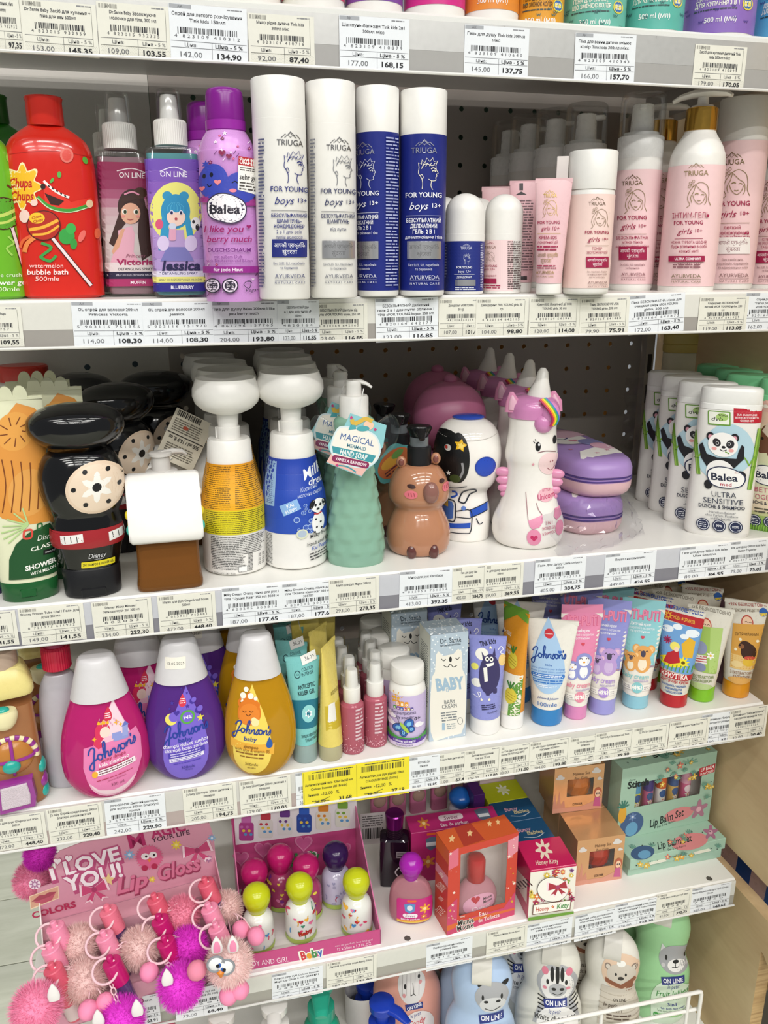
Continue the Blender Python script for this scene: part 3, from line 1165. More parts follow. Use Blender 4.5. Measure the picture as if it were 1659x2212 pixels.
def boy(p, x, y, s, col, foil=0):
 L = lambda q, w=1.1, sm=4: p.stroke([(x+a*s, y+b*s) for a, b in q], w*s, col, foil, sm)
 L([(14, -14), (15, -5), (18, 1), (15, 3), (16, 6), (14, 9), (14, 14), (7, 15), (2, 12)])
 L([(7, 15), (6, 24), (9, 31)])
 L([(-14, -8), (-15, 2), (-10, 10), (-8, 20), (-9, 30)])
 L([(-9, 4), (-12, 6), (-9, 12), (-7, 9), (-9, 4)])
 L([(6, -6), (10, -8), (14, -6)], 1.8)
 L([(8, -2), (12, -4), (13, -1)], 1.6)
 L([(-14, -8), (-15, -17), (-10, -14), (-9, -22), (-4, -17), (-1, -25), (4, -19), (9, -26), (11, -19), (17, -21), (14, -13)], 1.2, 1)
 L([(-10, -6), (-6, -13), (0, -15), (6, -12), (12, -13)], 1.1, 3)
 for k in range(4):
  L([(-9+6*k, -9-k), (-5+6*k, -17)], 1.0, 1)


def girl(p, x, y, s, col, foil=0):
 L = lambda q, w=1.1: p.stroke([(x+a*s, y+b*s) for a, b in q], w*s, col, foil, 4)
 L([(-6, -18), (6, -24), (18, -16), (21, 0), (20, 14), (24, 26)])
 L([(-6, -18), (-16, -4), (-20, 12), (-16, 24), (-22, 30)])
 L([(-4, -18), (-8, -4), (-14, 8), (-12, 20)])
 L([(-4, -18), (6, -6), (15, 2), (16, 16), (12, 24)])
 L([(-10, 4), (-6, 16), (2, 23), (10, 17), (14, 6)])
 L([(-6, 2), (-2, 0), (1, 2)], 1.8)
 L([(6, 3), (9, 2), (12, 4)], 1.4)
 L([(-2, 15), (2, 16), (5, 15)], 1.5)
 for a, b in ((-14, -22), (-8, -26), (-16, -15), (-10, -18)):
  p.stroke([(x+(a+2.5*math.cos(t))*s, y+(b+3*math.sin(t))*s) for t in (0, 1.2, 2.4, 3.6, 4.8, 6.0)], 0.9*s, col, foil, 3)


def care(p, x, y, k, col, name, lines, box, boxcol, boxtxt, c2, tail, who, num, foil_logo, hd=None, h0=None, logo=True):
 """the shared layout of the white, blue and pink bottles; x,y is the FOR YOUNG line, k its scale"""
 if logo:
  mountains(p, x+2*k, y-115*k, 44*k, hd or col, foil_logo)
  p.text('TRIUGA', x+1*k, y-99*k, 54*k, 13*k, hd or col, 0.0, foil=foil_logo)
  (boy if who == 'boys' else girl)(p, x+8*k, y-50*k, 1.25*k, h0 or hd or col, 0)
 p.text('FOR YOUNG', x, y, 76*k, 11.5*k, col, 0.015)
 p.text(who, x-10*k, y+25*k, 40*k, 17*k, col, 0.0, 0.35)
 p.text(num, x+27*k, y+24*k, 18*k, 10*k, col, 0.01)
 p.rect(x-37*k, y+47*k, x+37*k, y+48.2*k, hd or col)
 yy = y+58*k
 for t, w, h, b in lines:
  p.text(t, x, yy, w*k, h*k, col, b)
  yy += (h+4)*k
 if box:
  y0, y1 = box
  p.rect(x-35*k, y0, x+37*k, y1, boxcol, 1 if boxcol == SILV else 0)
  p.text('आपकी प्राकृतिक', x+1*k, y0+(y1-y0)*0.32, 64*k, (y1-y0)*0.24, boxtxt)
  p.text('सुंदरता', x+1*k, y0+(y1-y0)*0.70, 30*k, (y1-y0)*0.24, boxtxt)
  yy = y1+14*k
 for t, w in tail:
  p.text(t, x, yy, w*k, 6*k, c2)
  yy += 10*k
 yy += 9*k
 p.text('AYURVEDA', x+2*k, yy, 62*k, 10*k, c2)
 p.rect(x-29*k, yy+8.5*k, x+33*k, yy+9.5*k, c2)
 p.text('N A T U R A L  C A R E', x+2*k, yy+15*k, 62*k, 5*k, c2, 0.01)


def tall(f, name, label, capy, bandy, sleeve=None, cap=WHITE, body=WHITE, group=None, e=2.0, round_cap=4.0):
 """a straight bottle with a wide flip cap"""
 t = stand(f, name, label, 'bottle', group)
 a = f.a/f.kx
 sp = f.spec([(f.yb, a-5), (f.yb-2, a-1.5), (f.yb-6, a), (bandy, a), (bandy-1, a-0.8)], e=e)
 obj('body', MB().loft(sp, 56), body, t)
 cs = f.spec([(bandy+0.2, a-0.3), (capy+round_cap, a), (capy+round_cap*0.3, a-round_cap*0.4), (capy, a-round_cap*1.4)], e=e)
 obj('cap', MB().loft(cs, 56), cap, t)
 if sleeve:
  y0, y1, col = sleeve
  s2 = [(z, q+0.0002, w+0.0002, ee) for z, q, w, ee in f.spec([(y1, a), (y0, a)], e=e)]
  obj('sleeve', MB().loft(s2, 56, False, False), mat(col, 0.3), t)
 return t, [(z, q+0.0002, w+0.0002, ee) for z, q, w, ee in sp]


LIN = [('Без SLES, SLS, парабенів', 64), ('та барвників', 36)]
# white shampoo-conditioner
f = Fit(616, 648, 162, 112, 2)
t, sp = tall(f, 'shampoo_bottle', 'tall white bottle with a navy blue box printed on it', 163, 250)
p = f.pr(S_loft(sp))
care(p, 624, 399, 1.0, NAVY, '', [('БЕЗСУЛЬФАТНИЙ', 73, 8, .02), ('ШАМПУНЬ-', 50, 8, .02), ('КОНДИЦІОНЕР', 62, 8, .02), ('2 в 1 для всіх', 52, 8, 0), ('типів волосся', 54, 8, 0)], (510, 550), NAVY, 'f4f4f8', '5a5e80', LIN, 'boys', '13+', 1, GREYINK, NAVY)
p.bars(562, 290, 574, 620, 44, '55597a', seed=3)
p.build('printing', t)
# white shampoo
f = Fit(722, 645, 170, 103, 2)
t, sp = tall(f, 'shampoo_bottle', 'tall white bottle with a silver foil box printed on it', 171, 262)
p = f.pr(S_loft(sp))
care(p, 730, 404, 0.94, '3a3f63', '', [('БЕЗСУЛЬФАТНИЙ', 73, 9, .02), ('ШАМПУНЬ', 48, 9, .02), ('', 1, 1, 0), ('від лупи', 34, 8, 0)], (513, 553), SILV, '6b6b6e', '6d6f7c', LIN, 'boys', '13+', 1, GREYINK, '77797f')
p.bars(674, 290, 684, 620, 44, '7a7c88', seed=4)
p.build('printing', t)
# navy, turned
f = Fit(817, 641, 182, 90, 2)
t, sp = tall(f, 'shower_gel_bottle', 'navy blue bottle with white cap turned to show its small print', 183, 280, (280, 627, '1f2a7c'))
p = f.pr(S_loft(sp), base=5e-4)
care(p, 784, 409, 0.9, 'f0f0f6', '', [('БЕЗСУЛЬФАТНИЙ', 73, 9, .02), ('ДЕЛІКАТНИЙ', 50, 9, .02), ('ГЕЛЬ 2 В 1', 40, 9, .02), ('для миття обличчя і тіла', 70, 7, 0)], (515, 555), SILV, '6b6b6e', 'd0d2e2', LIN, 'boys', '13+', 1, 'c8cad8')
p.bars(832, 288, 858, 618, 46, 'aeb4d8', 0.42, seed=5)
p.build('printing', t)
# navy, facing
f = Fit(911, 640, 188, 98, 2)
t, sp = tall(f, 'shower_gel_bottle', 'navy blue bottle with white cap facing forward, beside the roll-ons', 189, 285, (285, 627, '1f2a7c'))
p = f.pr(S_loft(sp), base=5e-4)
care(p, 915, 413, 0.96, 'f2f2f8', '', [('БЕЗСУЛЬФАТНИЙ', 73, 9, .02), ('ДЕЛІКАТНИЙ', 56, 9, .02), ('ГЕЛЬ  2 В 1', 46, 9, .02), ('для миття обличчя і тіла', 78, 7, .01)], (515, 555), SILV, '6b6b6e', 'd0d2e2', LIN, 'boys', '13+', 1, 'c8cad8', 'e8e2cf')
p.build('printing', t)

# green and red bubble bath
FLASK = [(648, 78), (640, 84), (620, 86), (420, 90), (340, 88), (305, 78), (288, 62), (276, 46), (270, 37)]


def bubble(f, label, dx, sc, body, cap):
 t = stand(f, 'bubble_bath_bottle', label, 'bottle')
 R = [(f.yb, 74*sc)]+[(f.yb-(648-y)*sc, w*sc) for y, w in FLASK[1:]]
 sp = smooth(f.spec(R, 0.55, 2.3), 5)
 obj('body', MB().loft(sp, 48), mat(body, 0.18, coat=0.4), t)
 y0 = f.yb-378*sc
 cs = f.spec([(y0, 35*sc, 0.9), (y0-4, 37*sc, 0.9), (y0-50*sc, 36*sc, 0.9), (y0-58*sc, 38*sc, 0.9), (y0-61*sc, 36*sc, 0.9), (y0-62.5*sc, 30*sc, 0.9)], 0.9)
 obj('cap', MB().loft(cs, 40), mat(cap, 0.22), t)
 return t, f.pr(S_loft(sp))


def lolly(p, x, y, r, c1, c2, xe, ye):
 p.stroke([(x+r*.5, y+r*.8), (xe, ye)], 9, '3a1a14', sm=0)
 p.stroke([(x+r*.5, y+r*.8), (xe, ye)], 6, 'f0dede', sm=0)
 p.ell(x, y, r+2, r+2, '4a1510')
 p.ell(x, y, r, r, c1)
 p.stroke([(x-r*.9, y+r*.3), (x, y+r*.1), (x+r*.9, y-r*.4)], r*.22, c2)
 p.stroke([(x-r*.7, y+r*.65), (x+r*.2, y+r*.55), (x+r*.95, y)], r*.16, c2)


f = Fit(30, 640, 152, 170, 2, 0.55, dy=0.07)
t, p = bubble(f, 'dark green bottle with green cap behind the light green one', 0, 1.0, '2f8a22', '2a6b20')
p.ell(40, 420, 30, 30, '6cb52c')
p.build('printing', t)
f = Fit(-30, 648, 232, 172, 2, 0.55)
t, p = bubble(f, 'light green bubble bath bottle cut off by the left edge', 0, 1.0, '6fb92a', '4f9a1f')
p.ell(24, 330, 22, 18, '9ccf4e')
p.stroke([(6, 392), (16, 398), (26, 390)], 4, '6a2a1a')
lolly(p, 0, 455, 34, '5ca82c', 'c8dc6a', 48, 590)
p.stroke([(10, 505), (22, 520), (8, 532), (20, 548)], 4, 'a4d860')
p.text('apple crush', 6, 592, 66, 9, 'eaf6d8')
p.text('shower gel', 10, 609, 84, 11, 'f4faea', 0.02)
p.text('500mle', 10, 624, 52, 10, 'eaf6d8')
p.build('printing', t)
f = Fit(140, 645, 206, 168, 2, 0.55)
t, p = bubble(f, 'red watermelon bubble bath bottle with yellow flower logo', 0, 1.0, 'd42a1e', 'd83024')
p.stroke([(30, 330), (120, 322), (210, 334)], 0.8, 'b01d14')
pts = [(55+(33+7*math.cos(8*t_))*math.sin(t_), 399+(44+8*math.cos(8*t_))*math.cos(t_)) for t_ in [2*PI*i/64 for i in range(64)]]
p.poly(pts, 'f4e7b0')
p.poly([(55+(x-55)*.9, 399+(y-399)*.9) for x, y in pts], 'f0bb22')
p.text('Chupa', 52, 390, 44, 20, 'c2281c', 0.03, 0.1)
p.text('Chups', 55, 418, 44, 20, 'c2281c', 0.03, 0.1)
p.poly([(94, 388), (150, 430), (190, 418), (196, 428), (150, 450), (100, 440)], 'e23324')
p.stroke([(84, 420), (110, 442), (150, 448), (192, 432)], 7, '3f9a38')
p.stroke([(84, 423), (110, 446), (150, 452), (192, 437)], 2, 'cfe6b8')
p.stroke([(96, 386), (112, 402), (130, 414), (146, 420)], 5, 'f2ece8')
for k in range(5):
 p.ell(106+8*k, 397+5*k, 1.6, 2.6, '30201a', rot=40)
p.poly([(98, 412), (136, 428), (126, 438), (110, 436)], '3a1512')
p.ell(95, 398, 5, 6, '2a1512')
p.ell(140, 330, 13, 16, 'de6a5e')
p.ell(140, 330, 9, 12, 'd84438')
p.ell(176, 338, 5, 8, '5aa83c', rot=20)
p.ell(126, 372, 4, 7, '58b04a')
p.ell(112, 385, 3, 6, '58b04a', rot=-30)
p.ell(142, 505, 16, 18, '37a045')
p.ell(150, 488, 10, 12, '3fae4c')
p.ell(156, 522, 7, 12, '35983f')
p.stroke([(92, 520), (112, 530), (96, 546), (92, 552), (110, 560), (122, 548)], 6, '3d9d48')
p.stroke([(60, 540), (66, 520), (84, 505)], 9, 'ec8a4a')
p.stroke([(52, 530), (58, 514), (80, 500)], 6, 'e6653a')
p.ell(60, 462, 10, 14, 'f0cfc4')
p.ell(78, 433, 7, 7, 'f0cfc4')
p.ell(186, 432, 7, 9, 'e9c7a0')
p.ell(203, 497, 6, 12, 'ea6a46')
p.ell(172, 504, 6, 14, 'ea6f66', rot=-20)
lolly(p, 97, 482, 31, 'b3291c', 'f2b23a', 193, 616)
p.ell(84, 466, 15, 12, 'f2c32e')
p.text('Chupa', 83, 463, 19, 6, 'b3261b', 0.02, 0.1, 20)
p.text('Chups', 86, 471, 19, 6, 'b3261b', 0.02, 0.1, 20)
p.text('watermelon', 103, 570, 66, 10, 'f6dcd6')
p.text('bubble bath', 106, 584, 80, 12, 'fbeae6', 0.02)
p.text('500mle', 105, 599, 46, 10, 'f6dcd6')
p.build('printing', t)


# hair sprays in clear rectangular bottles
def spray(f, label, liquid, group=None, capw=24):
 t = stand(f, 'hair_spray_bottle', label, 'spray bottle', group)
 a = f.a/f.kx
 yb, s = f.yb, (f.yb-f.yt_body)
 top = f.yt_body
 sh_ = f.spec([(yb, a-4, .62, 5), (yb-3, a-1, .62, 6), (yb-8, a, .62, 6), (top+8, a, .62, 6), (top+2, a-5, .62, 5), (top, a-16, .62, 3), (top-6, a-30, .9, 2)])
 obj('bottle', MB().loft(sh_, 48), CLEAR, t)
 lq = [(z+0.002, q-0.0015, w-0.0015, e) for z, q, w, e in f.spec([(yb-1, a-4, .62, 5), (yb-8, a, .62, 6), (top+22, a, .62, 6)])]
 obj('liquid', MB().loft(lq, 48), mat(liquid, 0.1, trans=0.35, ior=1.33), t)
 c = MB()
 ring_ = []
 for y_ in (top-3, top-10, top-52, top-57):
  ring_.append([(f.kx*(34-(0.7 if i % 2 else 0)-(3 if y_ == top-57 else 0))*math.sin(2*PI*i/96), -f.kx*(34-(0.7 if i % 2 else 0)-(3 if y_ == top-57 else 0))*math.cos(2*PI*i/96), (yb-y_)*f.ky) for i in range(96)])
 c.rings(ring_)
 obj('ribbed_collar', c, WHITE, t, smooth_angle=20)
 hd = f.spec([(top-55, 20, 1), (top-102, 17, 1), (top-108, 15, 1)])
 n_ = MB().loft(hd, 28)
 obj('spray_head', n_, mat('e6e4e0', 0.3), t)
 oc = f.spec([(top-56, 26.5, 1), (top-114, 24, 1), (top-119, 22, 1), (top-120, 18, 1)])
 obj('clear_cap', MB().loft(oc, 36, cap0=False), CLEAR, t)
 return t, f.pr(S_loft([(z, q, w, e) for z, q, w, e in sh_]))


f = Fit(288, 641, 203, 104, 2, 0.62)
f.yt_body = 318
t, p = spray(f, 'clear spray bottle with brown-haired princess on dark pink label', 'b7909a')
x0, x1 = 215, 345
p.grad(x0, 345, x1, 617, ['8f1f4d', '96365e', 'c3a6ac', 'cfc4c2', 'c9bcbb', 'd8c9cb'], 14)
p.stroke([(253, 364), (283, 358), (310, 366)], 2, 'e8d6dc')
p.text('ON LINE', 283, 372, 51, 12, 'f0e6ea', 0.01)
p.ell(283, 440, 28, 38, '3a2320')
p.ell(300, 410, 14, 12, '47291f')
p.poly([(300, 420), (330, 470), (332, 540), (305, 560), (296, 500)], '3a211f')
p.poly([(262, 440), (250, 480), (238, 520), (250, 530), (262, 490), (276, 470)], '3f2520')
p.poly([(256, 492), (284, 482), (290, 500), (288, 540), (300, 562), (240, 566), (246, 545), (258, 530)], 'e3a9bb')
p.poly([(262, 490), (270, 488), (258, 530), (246, 545), (244, 538)], 'd9a183')
p.ell(281, 455, 20, 23, 'e0a98f')
p.poly([(262, 448), (268, 432), (292, 424), (304, 448), (306, 436), (290, 414), (264, 422), (256, 444)], '3f2520')
for ex in (269, 292):
 p.ell(ex, 451, 5.2, 6, 'f3efe8')
 p.ell(ex+1, 451.5, 3.2, 4.4, '3e4a2c')
 p.ell(ex+1, 451, 1.6, 2.4, '15120e')
p.stroke([(274, 467), (280, 469), (287, 467)], 1.6, 'a8474b')
p.ell(266, 461, 4, 2.6, 'e28e85')
p.ell(296, 461, 4, 2.6, 'e28e85')
p.stroke([(268, 414), (284, 408), (298, 414)], 3.5, 'e090ac')
p.rect(x0, 563, x1, 584, 'e3d6d6')
p.text('Princess', 292, 548, 40, 8, '9b5a70', 0, 0.3)
p.text('Victoria', 291, 562, 76, 13, 'a5215a', 0.035)
p.text('DETANGLING SPRAY', 292, 578, 70, 6, '3b2d36', 0.015)
p.rect(x0, 584, x1, 600, '2a2340')
p.text('SPRAY DO ROZCZESYWANIA WŁOSÓW', 292, 591, 80, 5, 'd9d3e0')
p.rect(x0, 600, x1, 617, 'a93066')
p.text('MUFFIN', 298, 608, 32, 7, 'f5e9f0', 0.02)
p.build('printed_label', t)
vx = t
d = np.array([f.loc[0]-0.012, f.loc[1]+0.06, f.loc[2]])
dup(t, d, f.rz, 'clear spray bottle hidden behind the brown-haired princess spray')

f = Fit(393, 643, 183, 112, 2, 0.62)
f.yt_body = 309
t, p = spray(f, 'clear spray bottle with blue-haired girl on purple label', '6fb7bd')
x0, x1 = 315, 455
p.grad(x0, 337, x1, 628, ['6a49ae', '8a5cb8', 'b391cf', 'a98ac8', 'd8d0e6'], 12)
p.stroke([(347, 364), (376, 354), (402, 365)], 2, 'e8e2f4')
p.text('ON LINE', 375, 369, 55, 12, 'f4f0fa', 0.01)
p.ell(380, 452, 53, 66, 'e9e57c')
for bx in (362, 396):
 p.ell(bx, 416, 10, 10, '2c93c0')
p.ell(379, 450, 30, 38, '2a8fbe')
p.poly([(352, 450), (348, 500), (344, 535), (362, 538), (366, 490)], '2f97c4')
p.poly([(404, 445), (413, 485), (417, 510), (404, 512), (398, 470)], '2f97c4')
p.ell(346, 478, 8, 11, 'd8567c')
p.ell(420, 476, 10, 14, 'f2f2f2')
p.ell(416, 472, 3, 4, '2a2a30')
p.ell(424, 484, 4, 7, '2a2a30')
p.poly([(366, 490), (396, 490), (400, 530), (362, 530)], 'b79ccf')
p.poly([(362, 528), (402, 528), (418, 560), (348, 560)], '7a78b8')
p.ell(354, 520, 12, 17, 'd9c8ea')
p.ell(411, 520, 13, 18, 'd9c8ea')
p.ell(380, 462, 19, 20, 'f4d4c4')
p.poly([(360, 456), (362, 436), (380, 430), (398, 436), (400, 456), (390, 450), (380, 452), (370, 450)], '2a8fbe')
for k in range(6):
 p.stroke([(364+6*k, 450), (363+6.4*k, 440), (372+2.4*k, 430)], 0.9, '55b8dc')
for ex in (371, 390):
 p.ell(ex, 452, 4.2, 4.8, 'fafafa')
 p.ell(ex, 452.5, 3, 4, '4a4a8c')
 p.ell(ex, 453, 1.5, 2.2, '17172c')
p.ell(380, 466, 3, 3, 'b84a55')
p.rect(366, 482, 380, 514, 'e0a4be', r=4)
p.ell(373, 482, 8, 7, 'cfd6e8')
p.text('Jessica', 389, 569, 84, 22, '24214e', 0.03, 0.15)
p.rect(x0, 582, x1, 595, 'dcd6e8')
p.text('DETANGLING SPRAY', 389, 587, 74, 6, '35306a', 0.015)
p.rect(x0, 595, x1, 608, 'e8e47e')
p.text('SPRAY DO ROZCZESYWANIA WŁOSÓW', 390, 602, 88, 5, '3f3b60')
p.rect(x0, 608, x1, 629, '2f2a86')
p.text('BLUEBERRY', 394, 619, 48, 8, 'f2f0fa', 0.025)
p.build('printed_label', t)

# shower foam can
f = Fit(507, 648, 184, 124, 2)
t = stand(f, 'shower_foam_can', 'lilac shower foam can with purple cap and two smiling blueberries', 'can')
sp = smooth(f.spec([(648, 57), (646, 60), (640, 61), (500, 61), (340, 61), (315, 59), (295, 53), (280, 45), (272, 40)]), 5)
obj('body', MB().loft(sp, 56), mat('cf93d6', 0.28, metal=0.1), t)
cs = f.spec([(276, 41), (272, 42), (200, 39), (190, 37), (185, 33), (183, 26)])
obj('cap', MB().loft(cs, 48), mat('7d1a86', 0.22), t)
rg = f.spec([(272, 42.4), (252, 42.2)])
obj('cap_band', MB().loft(rg, 48, False, False), mat('92229a', 0.3), t)
p = f.pr(S_loft(sp))
R = random.Random(4)
for k in range(34):
 x, y = R.uniform(450, 558), R.choice((R.uniform(280, 345), R.uniform(560, 640)))
 if R.random() < 0.5:
  p.flower(x, y, R.uniform(3, 5), R.choice(('7c1c5a', 'f0e8f4', 'd0487a')), 'e8a0b4')
 else:
  p.stroke([(x-3, y+3), (x, y-1), (x+2, y-4)], 1.1, R.choice(('5a1a5c', 'f2ecf6')))
p.heart(481, 324, 7, '8a1f4e')
p.heart(494, 331, 6, '8a1f4e')
p.ell(470, 422, 40, 8, 'a2388c')
p.ell(530, 428, 32, 8, 'a2388c')
p.ell(464, 384, 29, 37, '3a48b4')
p.star(450, 347, 9, '3a48b4', 6)
p.ell(516, 398, 32, 34, '3c48b2')
for ex, ey in ((447, 372), (461, 370), ):
 p.ell(ex, ey, 3.4, 5, '12142c')
p.stroke([(453, 390), (457, 395), (462, 391)], 2, '12142c')
p.heart(443, 398, 6, 'e8808c')
p.heart(473, 386, 7, 'ea8a94')
p.stroke([(500, 388), (506, 384), (511, 388)], 2, '12142c')
p.ell(502, 404, 7, 4, 'e8849c')
p.poly([(512, 330), (556, 334), (553, 412), (511, 402)], 'f4f2ee')
p.poly([(512, 330), (556, 334), (556, 352), (512, 349)], 'b92a32')
p.text('ÖKO-TEST', 533, 341, 38, 11, 'faf4f0', 0.03, rot=-2)
p.bars(515, 353, 551, 362, 2, '55504c', seed=2, rot=-3)
p.text('sehr gut', 533, 374, 37, 12, '2e2a28', 0.01, rot=-3)
p.bars(514, 384, 550, 404, 3, '55504c', seed=3, rot=-4)
blob = [(455, 448), (456, 428), (470, 414), (489, 412), (510, 420), (524, 432), (526, 452), (517, 467), (498, 474), (474, 468), (460, 460)]
big = [(490+(x-490)*1.06, 443+(y-443)*1.08) for x, y in blob]
p.poly([(a[0], a[1]) for a in smooth([(x, y, 0) for x, y in big+[big[0]]], 3)][:-1], '39304c')
p.poly([(a[0], a[1]) for a in smooth([(x, y, 0) for x, y in blob+[blob[0]]], 3)][:-1], 'f4eef4')
p.text('Balea', 487, 444, 58, 20, '2b2733', 0.022)
p.text('I like you', 485, 487, 76, 15, '9c1d68', 0.012, 0.18)
p.heart(533, 482, 5, '9c1d68')
p.text('berry much', 496, 509, 86, 15, '9c1d68', 0.012, 0.18)
p.text('DUSCHSCHAUM', 496, 534, 82, 9, '6a1f74', 0.01)
p.text('mit süßem Duft', 494, 549, 54, 8, '7c3a86')
p.text('nach Blaubeeren und Blüten', 496, 558, 90, 7, '7c3a86')
p.rect(445, 571, 566, 586, '95278c')
p.text('für jede Haut', 494, 578, 56, 8, 'f6e8f6', 0.012)
for k, cx_ in enumerate((464, 498)):
 p.ell(cx_, 615, 16, 17, '2c2438')
 p.ell(cx_, 615, 13.5, 14.5, 'e9d9ec')
 p.ell(cx_, 615, 10.5, 11, '2c2438')
 if k:
  p.text('50 %', cx_, 615, 14, 6, 'f4ecf4')
 else:
  p.bars(cx_-8, 606, cx_+8, 624, 4, 'd8c8dc', seed=8)
p.stroke([(530, 606), (538, 608), (534, 622), (524, 612), (534, 603), (540, 610)], 1.2, '2c2438')
p.text('Vegan', 541, 625, 26, 8, '2c2438', 0, 0.3)
p.build('printing', t)
dup(t, (f.loc[0]-0.013, f.loc[1]+0.065, f.loc[2]), f.rz, 'lilac shower foam can standing behind the blueberry can')


# roll-ons
def rollon(f, label, lab, group=None):
 t = stand(f, 'roll_on_deodorant', label, 'deodorant', group)
 a = f.a/f.kx
 h = f.yb-f.yt
 y0 = f.yb-h*0.60
 sp = f.spec([(f.yb, a-3), (f.yb-2, a-0.5), (f.yb-5, a), (y0, a), (y0-0.6, a-1)])
 obj('body', MB().loft(sp, 48), WHITE, t)
 rows = []
 for k in range(13):
  q = k/12
  rows.append((y0-(h*0.40-a*0.98)-a*0.98*math.sin(q*PI/2), max(a*0.985*math.cos(q*PI/2), 1.2)))
 obj('domed_cap', MB().loft(f.spec([(y0, a-0.6)]+rows), 48), WHITE, t)
 p = f.pr(S_loft(sp))
 return t, p


f = Fit(1001, 637, 415, 86, 2)
f.yt = 415
t, p = rollon(f, 'white roll-on deodorant with navy blue label', 0)
p.rect(950, 519, 1052, 629, '23307e')
mountains(p, 1007, 527, 16, 'c6cae0')
p.text('TRIUGA', 1007, 534, 24, 7, 'c6cae0')
boy(p, 1008, 557, 0.42, 'd8dcec')
p.text('FOR YOUNG', 1003, 576, 32, 5, 'f0f2fa', 0.02)
p.text('boys 13+', 1003, 585, 26, 6, 'f0f2fa', 0, 0.2)
p.rect(982, 591, 1024, 592, 'c6cae0')
p.text('ДЕЗОДОРАНТ', 1003, 598, 31, 4, 'f0f2fa', 0.02)
p.rect(984, 603, 1026, 617, SILV, 1)
p.bars(984, 619, 1028, 627, 2, 'dfe2f0', seed=6)
p.bars(960, 523, 967, 600, 12, 'aab0d6', seed=7)
p.bars(1036, 523, 1041, 620, 26, 'c8cce4', seed=8)
p.build('printed_label', t)
dup(t, (f.loc[0]-0.006, f.loc[1]+0.046, f.loc[2]), f.rz+1.5, 'white roll-on deodorant behind the navy blue labelled one')
f = Fit(1083, 635, 417, 82, 2)
f.yt = 417
t, p = rollon(f, 'white roll-on deodorant with pink label', 0)
p.rect(1038, 517, 1108, 628, 'f0d3d3')
mountains(p, 1060, 523, 18, WINE)
p.text('TRIUGA', 1060, 532, 24, 7, '8d6a5a')
girl(p, 1060, 553, 0.42, '8d7a6a')
p.text('FOR YOUNG', 1060, 573, 28, 5, WINE, 0.01)
p.text('girls 10+', 1058, 580, 24, 6, WINE, 0, 0.2)
p.text('ДЕЗОДОРАНТ', 1059, 595, 28, 4, WINE)
p.rect(1044, 601, 1073, 612, WINE)
p.bars(1040, 614, 1082, 624, 2, WINE, seed=3)
p.bars(1096, 518, 1124, 625, 22, '5a4a4a', 0.45, seed=9)
p.build('printed_label', t)
dup(t, (f.loc[0]-0.008, f.loc[1]+0.05, f.loc[2]), f.rz+1.2, 'white roll-on deodorant behind the pink labelled one')


# squeeze tubes
def tube_spec(f, top, capy, w0, w1, flat=0.06, r0=1.0):
 """half widths: w0 at the cap, w1 at the flat top seam"""
 rows = []
 for k in range(13):
  q = k/12
  y = capy+(top-capy)*q
  a = w0+(w1-w0)*q
  rr = r0*(1-q)**0.85*(w0/a)+0.035
  rows.append((y, a, rr, 2.0+0.6*q))
 return f.spec(rows)


def squeeze_tube(f, name, label, capy, w0, w1, col, capcol, capw=None, group=None, seam=9, cap_trans=0.0, r0=1.0, rough=0.28):
 f.retop()
 t = stand(f, name, label, 'tube', group)
 sp = tube_spec(f, f.yt, capy, w0, w1, r0=r0)
 obj('body', MB().loft(sp, 44), mat(col, rough), t)
 cw = capw or w0
 cs = f.spec([(f.yb, cw-3, r0), (f.yb-2, cw-0.6, r0), (f.yb-5, cw, r0), (capy+1, w0-0.5, r0), (capy, w0-1.5, r0)])
 obj('cap', MB().loft(cs, 44), mat(capcol, 0.25, trans=cap_trans), t)
 m = MB()
 z0, z1 = f.h*(1-seam/(f.yb-f.yt)), f.h
 m.box(-w1*f.kx*1.003, w1*f.kx*1.003, -w1*f.kx*0.045, w1*f.kx*0.045, z0, z1+0.0004)
 obj('crimped_seam', m, mat(col, rough+0.04), t, smooth_angle=0)
 return t, f.pr(S_loft(sp))


def care_tube(p, x, back=False):
 if back:
  p.rect(1122, 393, 1130, 408, '2a2024')
  p.poly([(1126, 411), (1114, 418), (1138, 418)], '2a2024')
  p.bars(1104, 428, 1152, 586, 26, '6a5258', 0.45, seed=12)
  p.bars(1124, 590, 1140, 612, 1, '3a3034', seed=2)
  return
 mountains(p, 1187, 411, 26, GOLD, 1)
 p.text('TRIUGA', 1189, 419, 28, 8, GOLD, 0.02, foil=1)
 girl(p, 1188, 446, 0.7, GOLD, 1)
 p.text('FOR YOUNG', 1186, 477, 46, 7, WINE, 0.015)
 p.text('girls 10+', 1189, 490, 38, 9, WINE, 0, 0.2)
 p.rect(1162, 501, 1210, 501.8, GOLD)
 p.text('КРЕМ-SOS', 1184, 510, 37, 7, WINE, 0.015)
 p.text('локальної дії', 1184, 520, 42, 6, WINE)
 p.bars(1162, 527, 1206, 540, 2, WINE, seed=4)
 p.text('आपकी प्राकृतिक', 1184, 549, 42, 8, GOLD, foil=1)
 p.text('सुंदरता', 1180, 561, 22, 8, GOLD, foil=1)
 p.bars(1162, 570, 1202, 580, 2, WINE, seed=5)
 p.text('AYURVEDA', 1178, 587, 36, 7, GOLD, 0.01, foil=1)
 p.text('NATURAL CARE', 1178, 596, 34, 3.4, GOLD, foil=1)


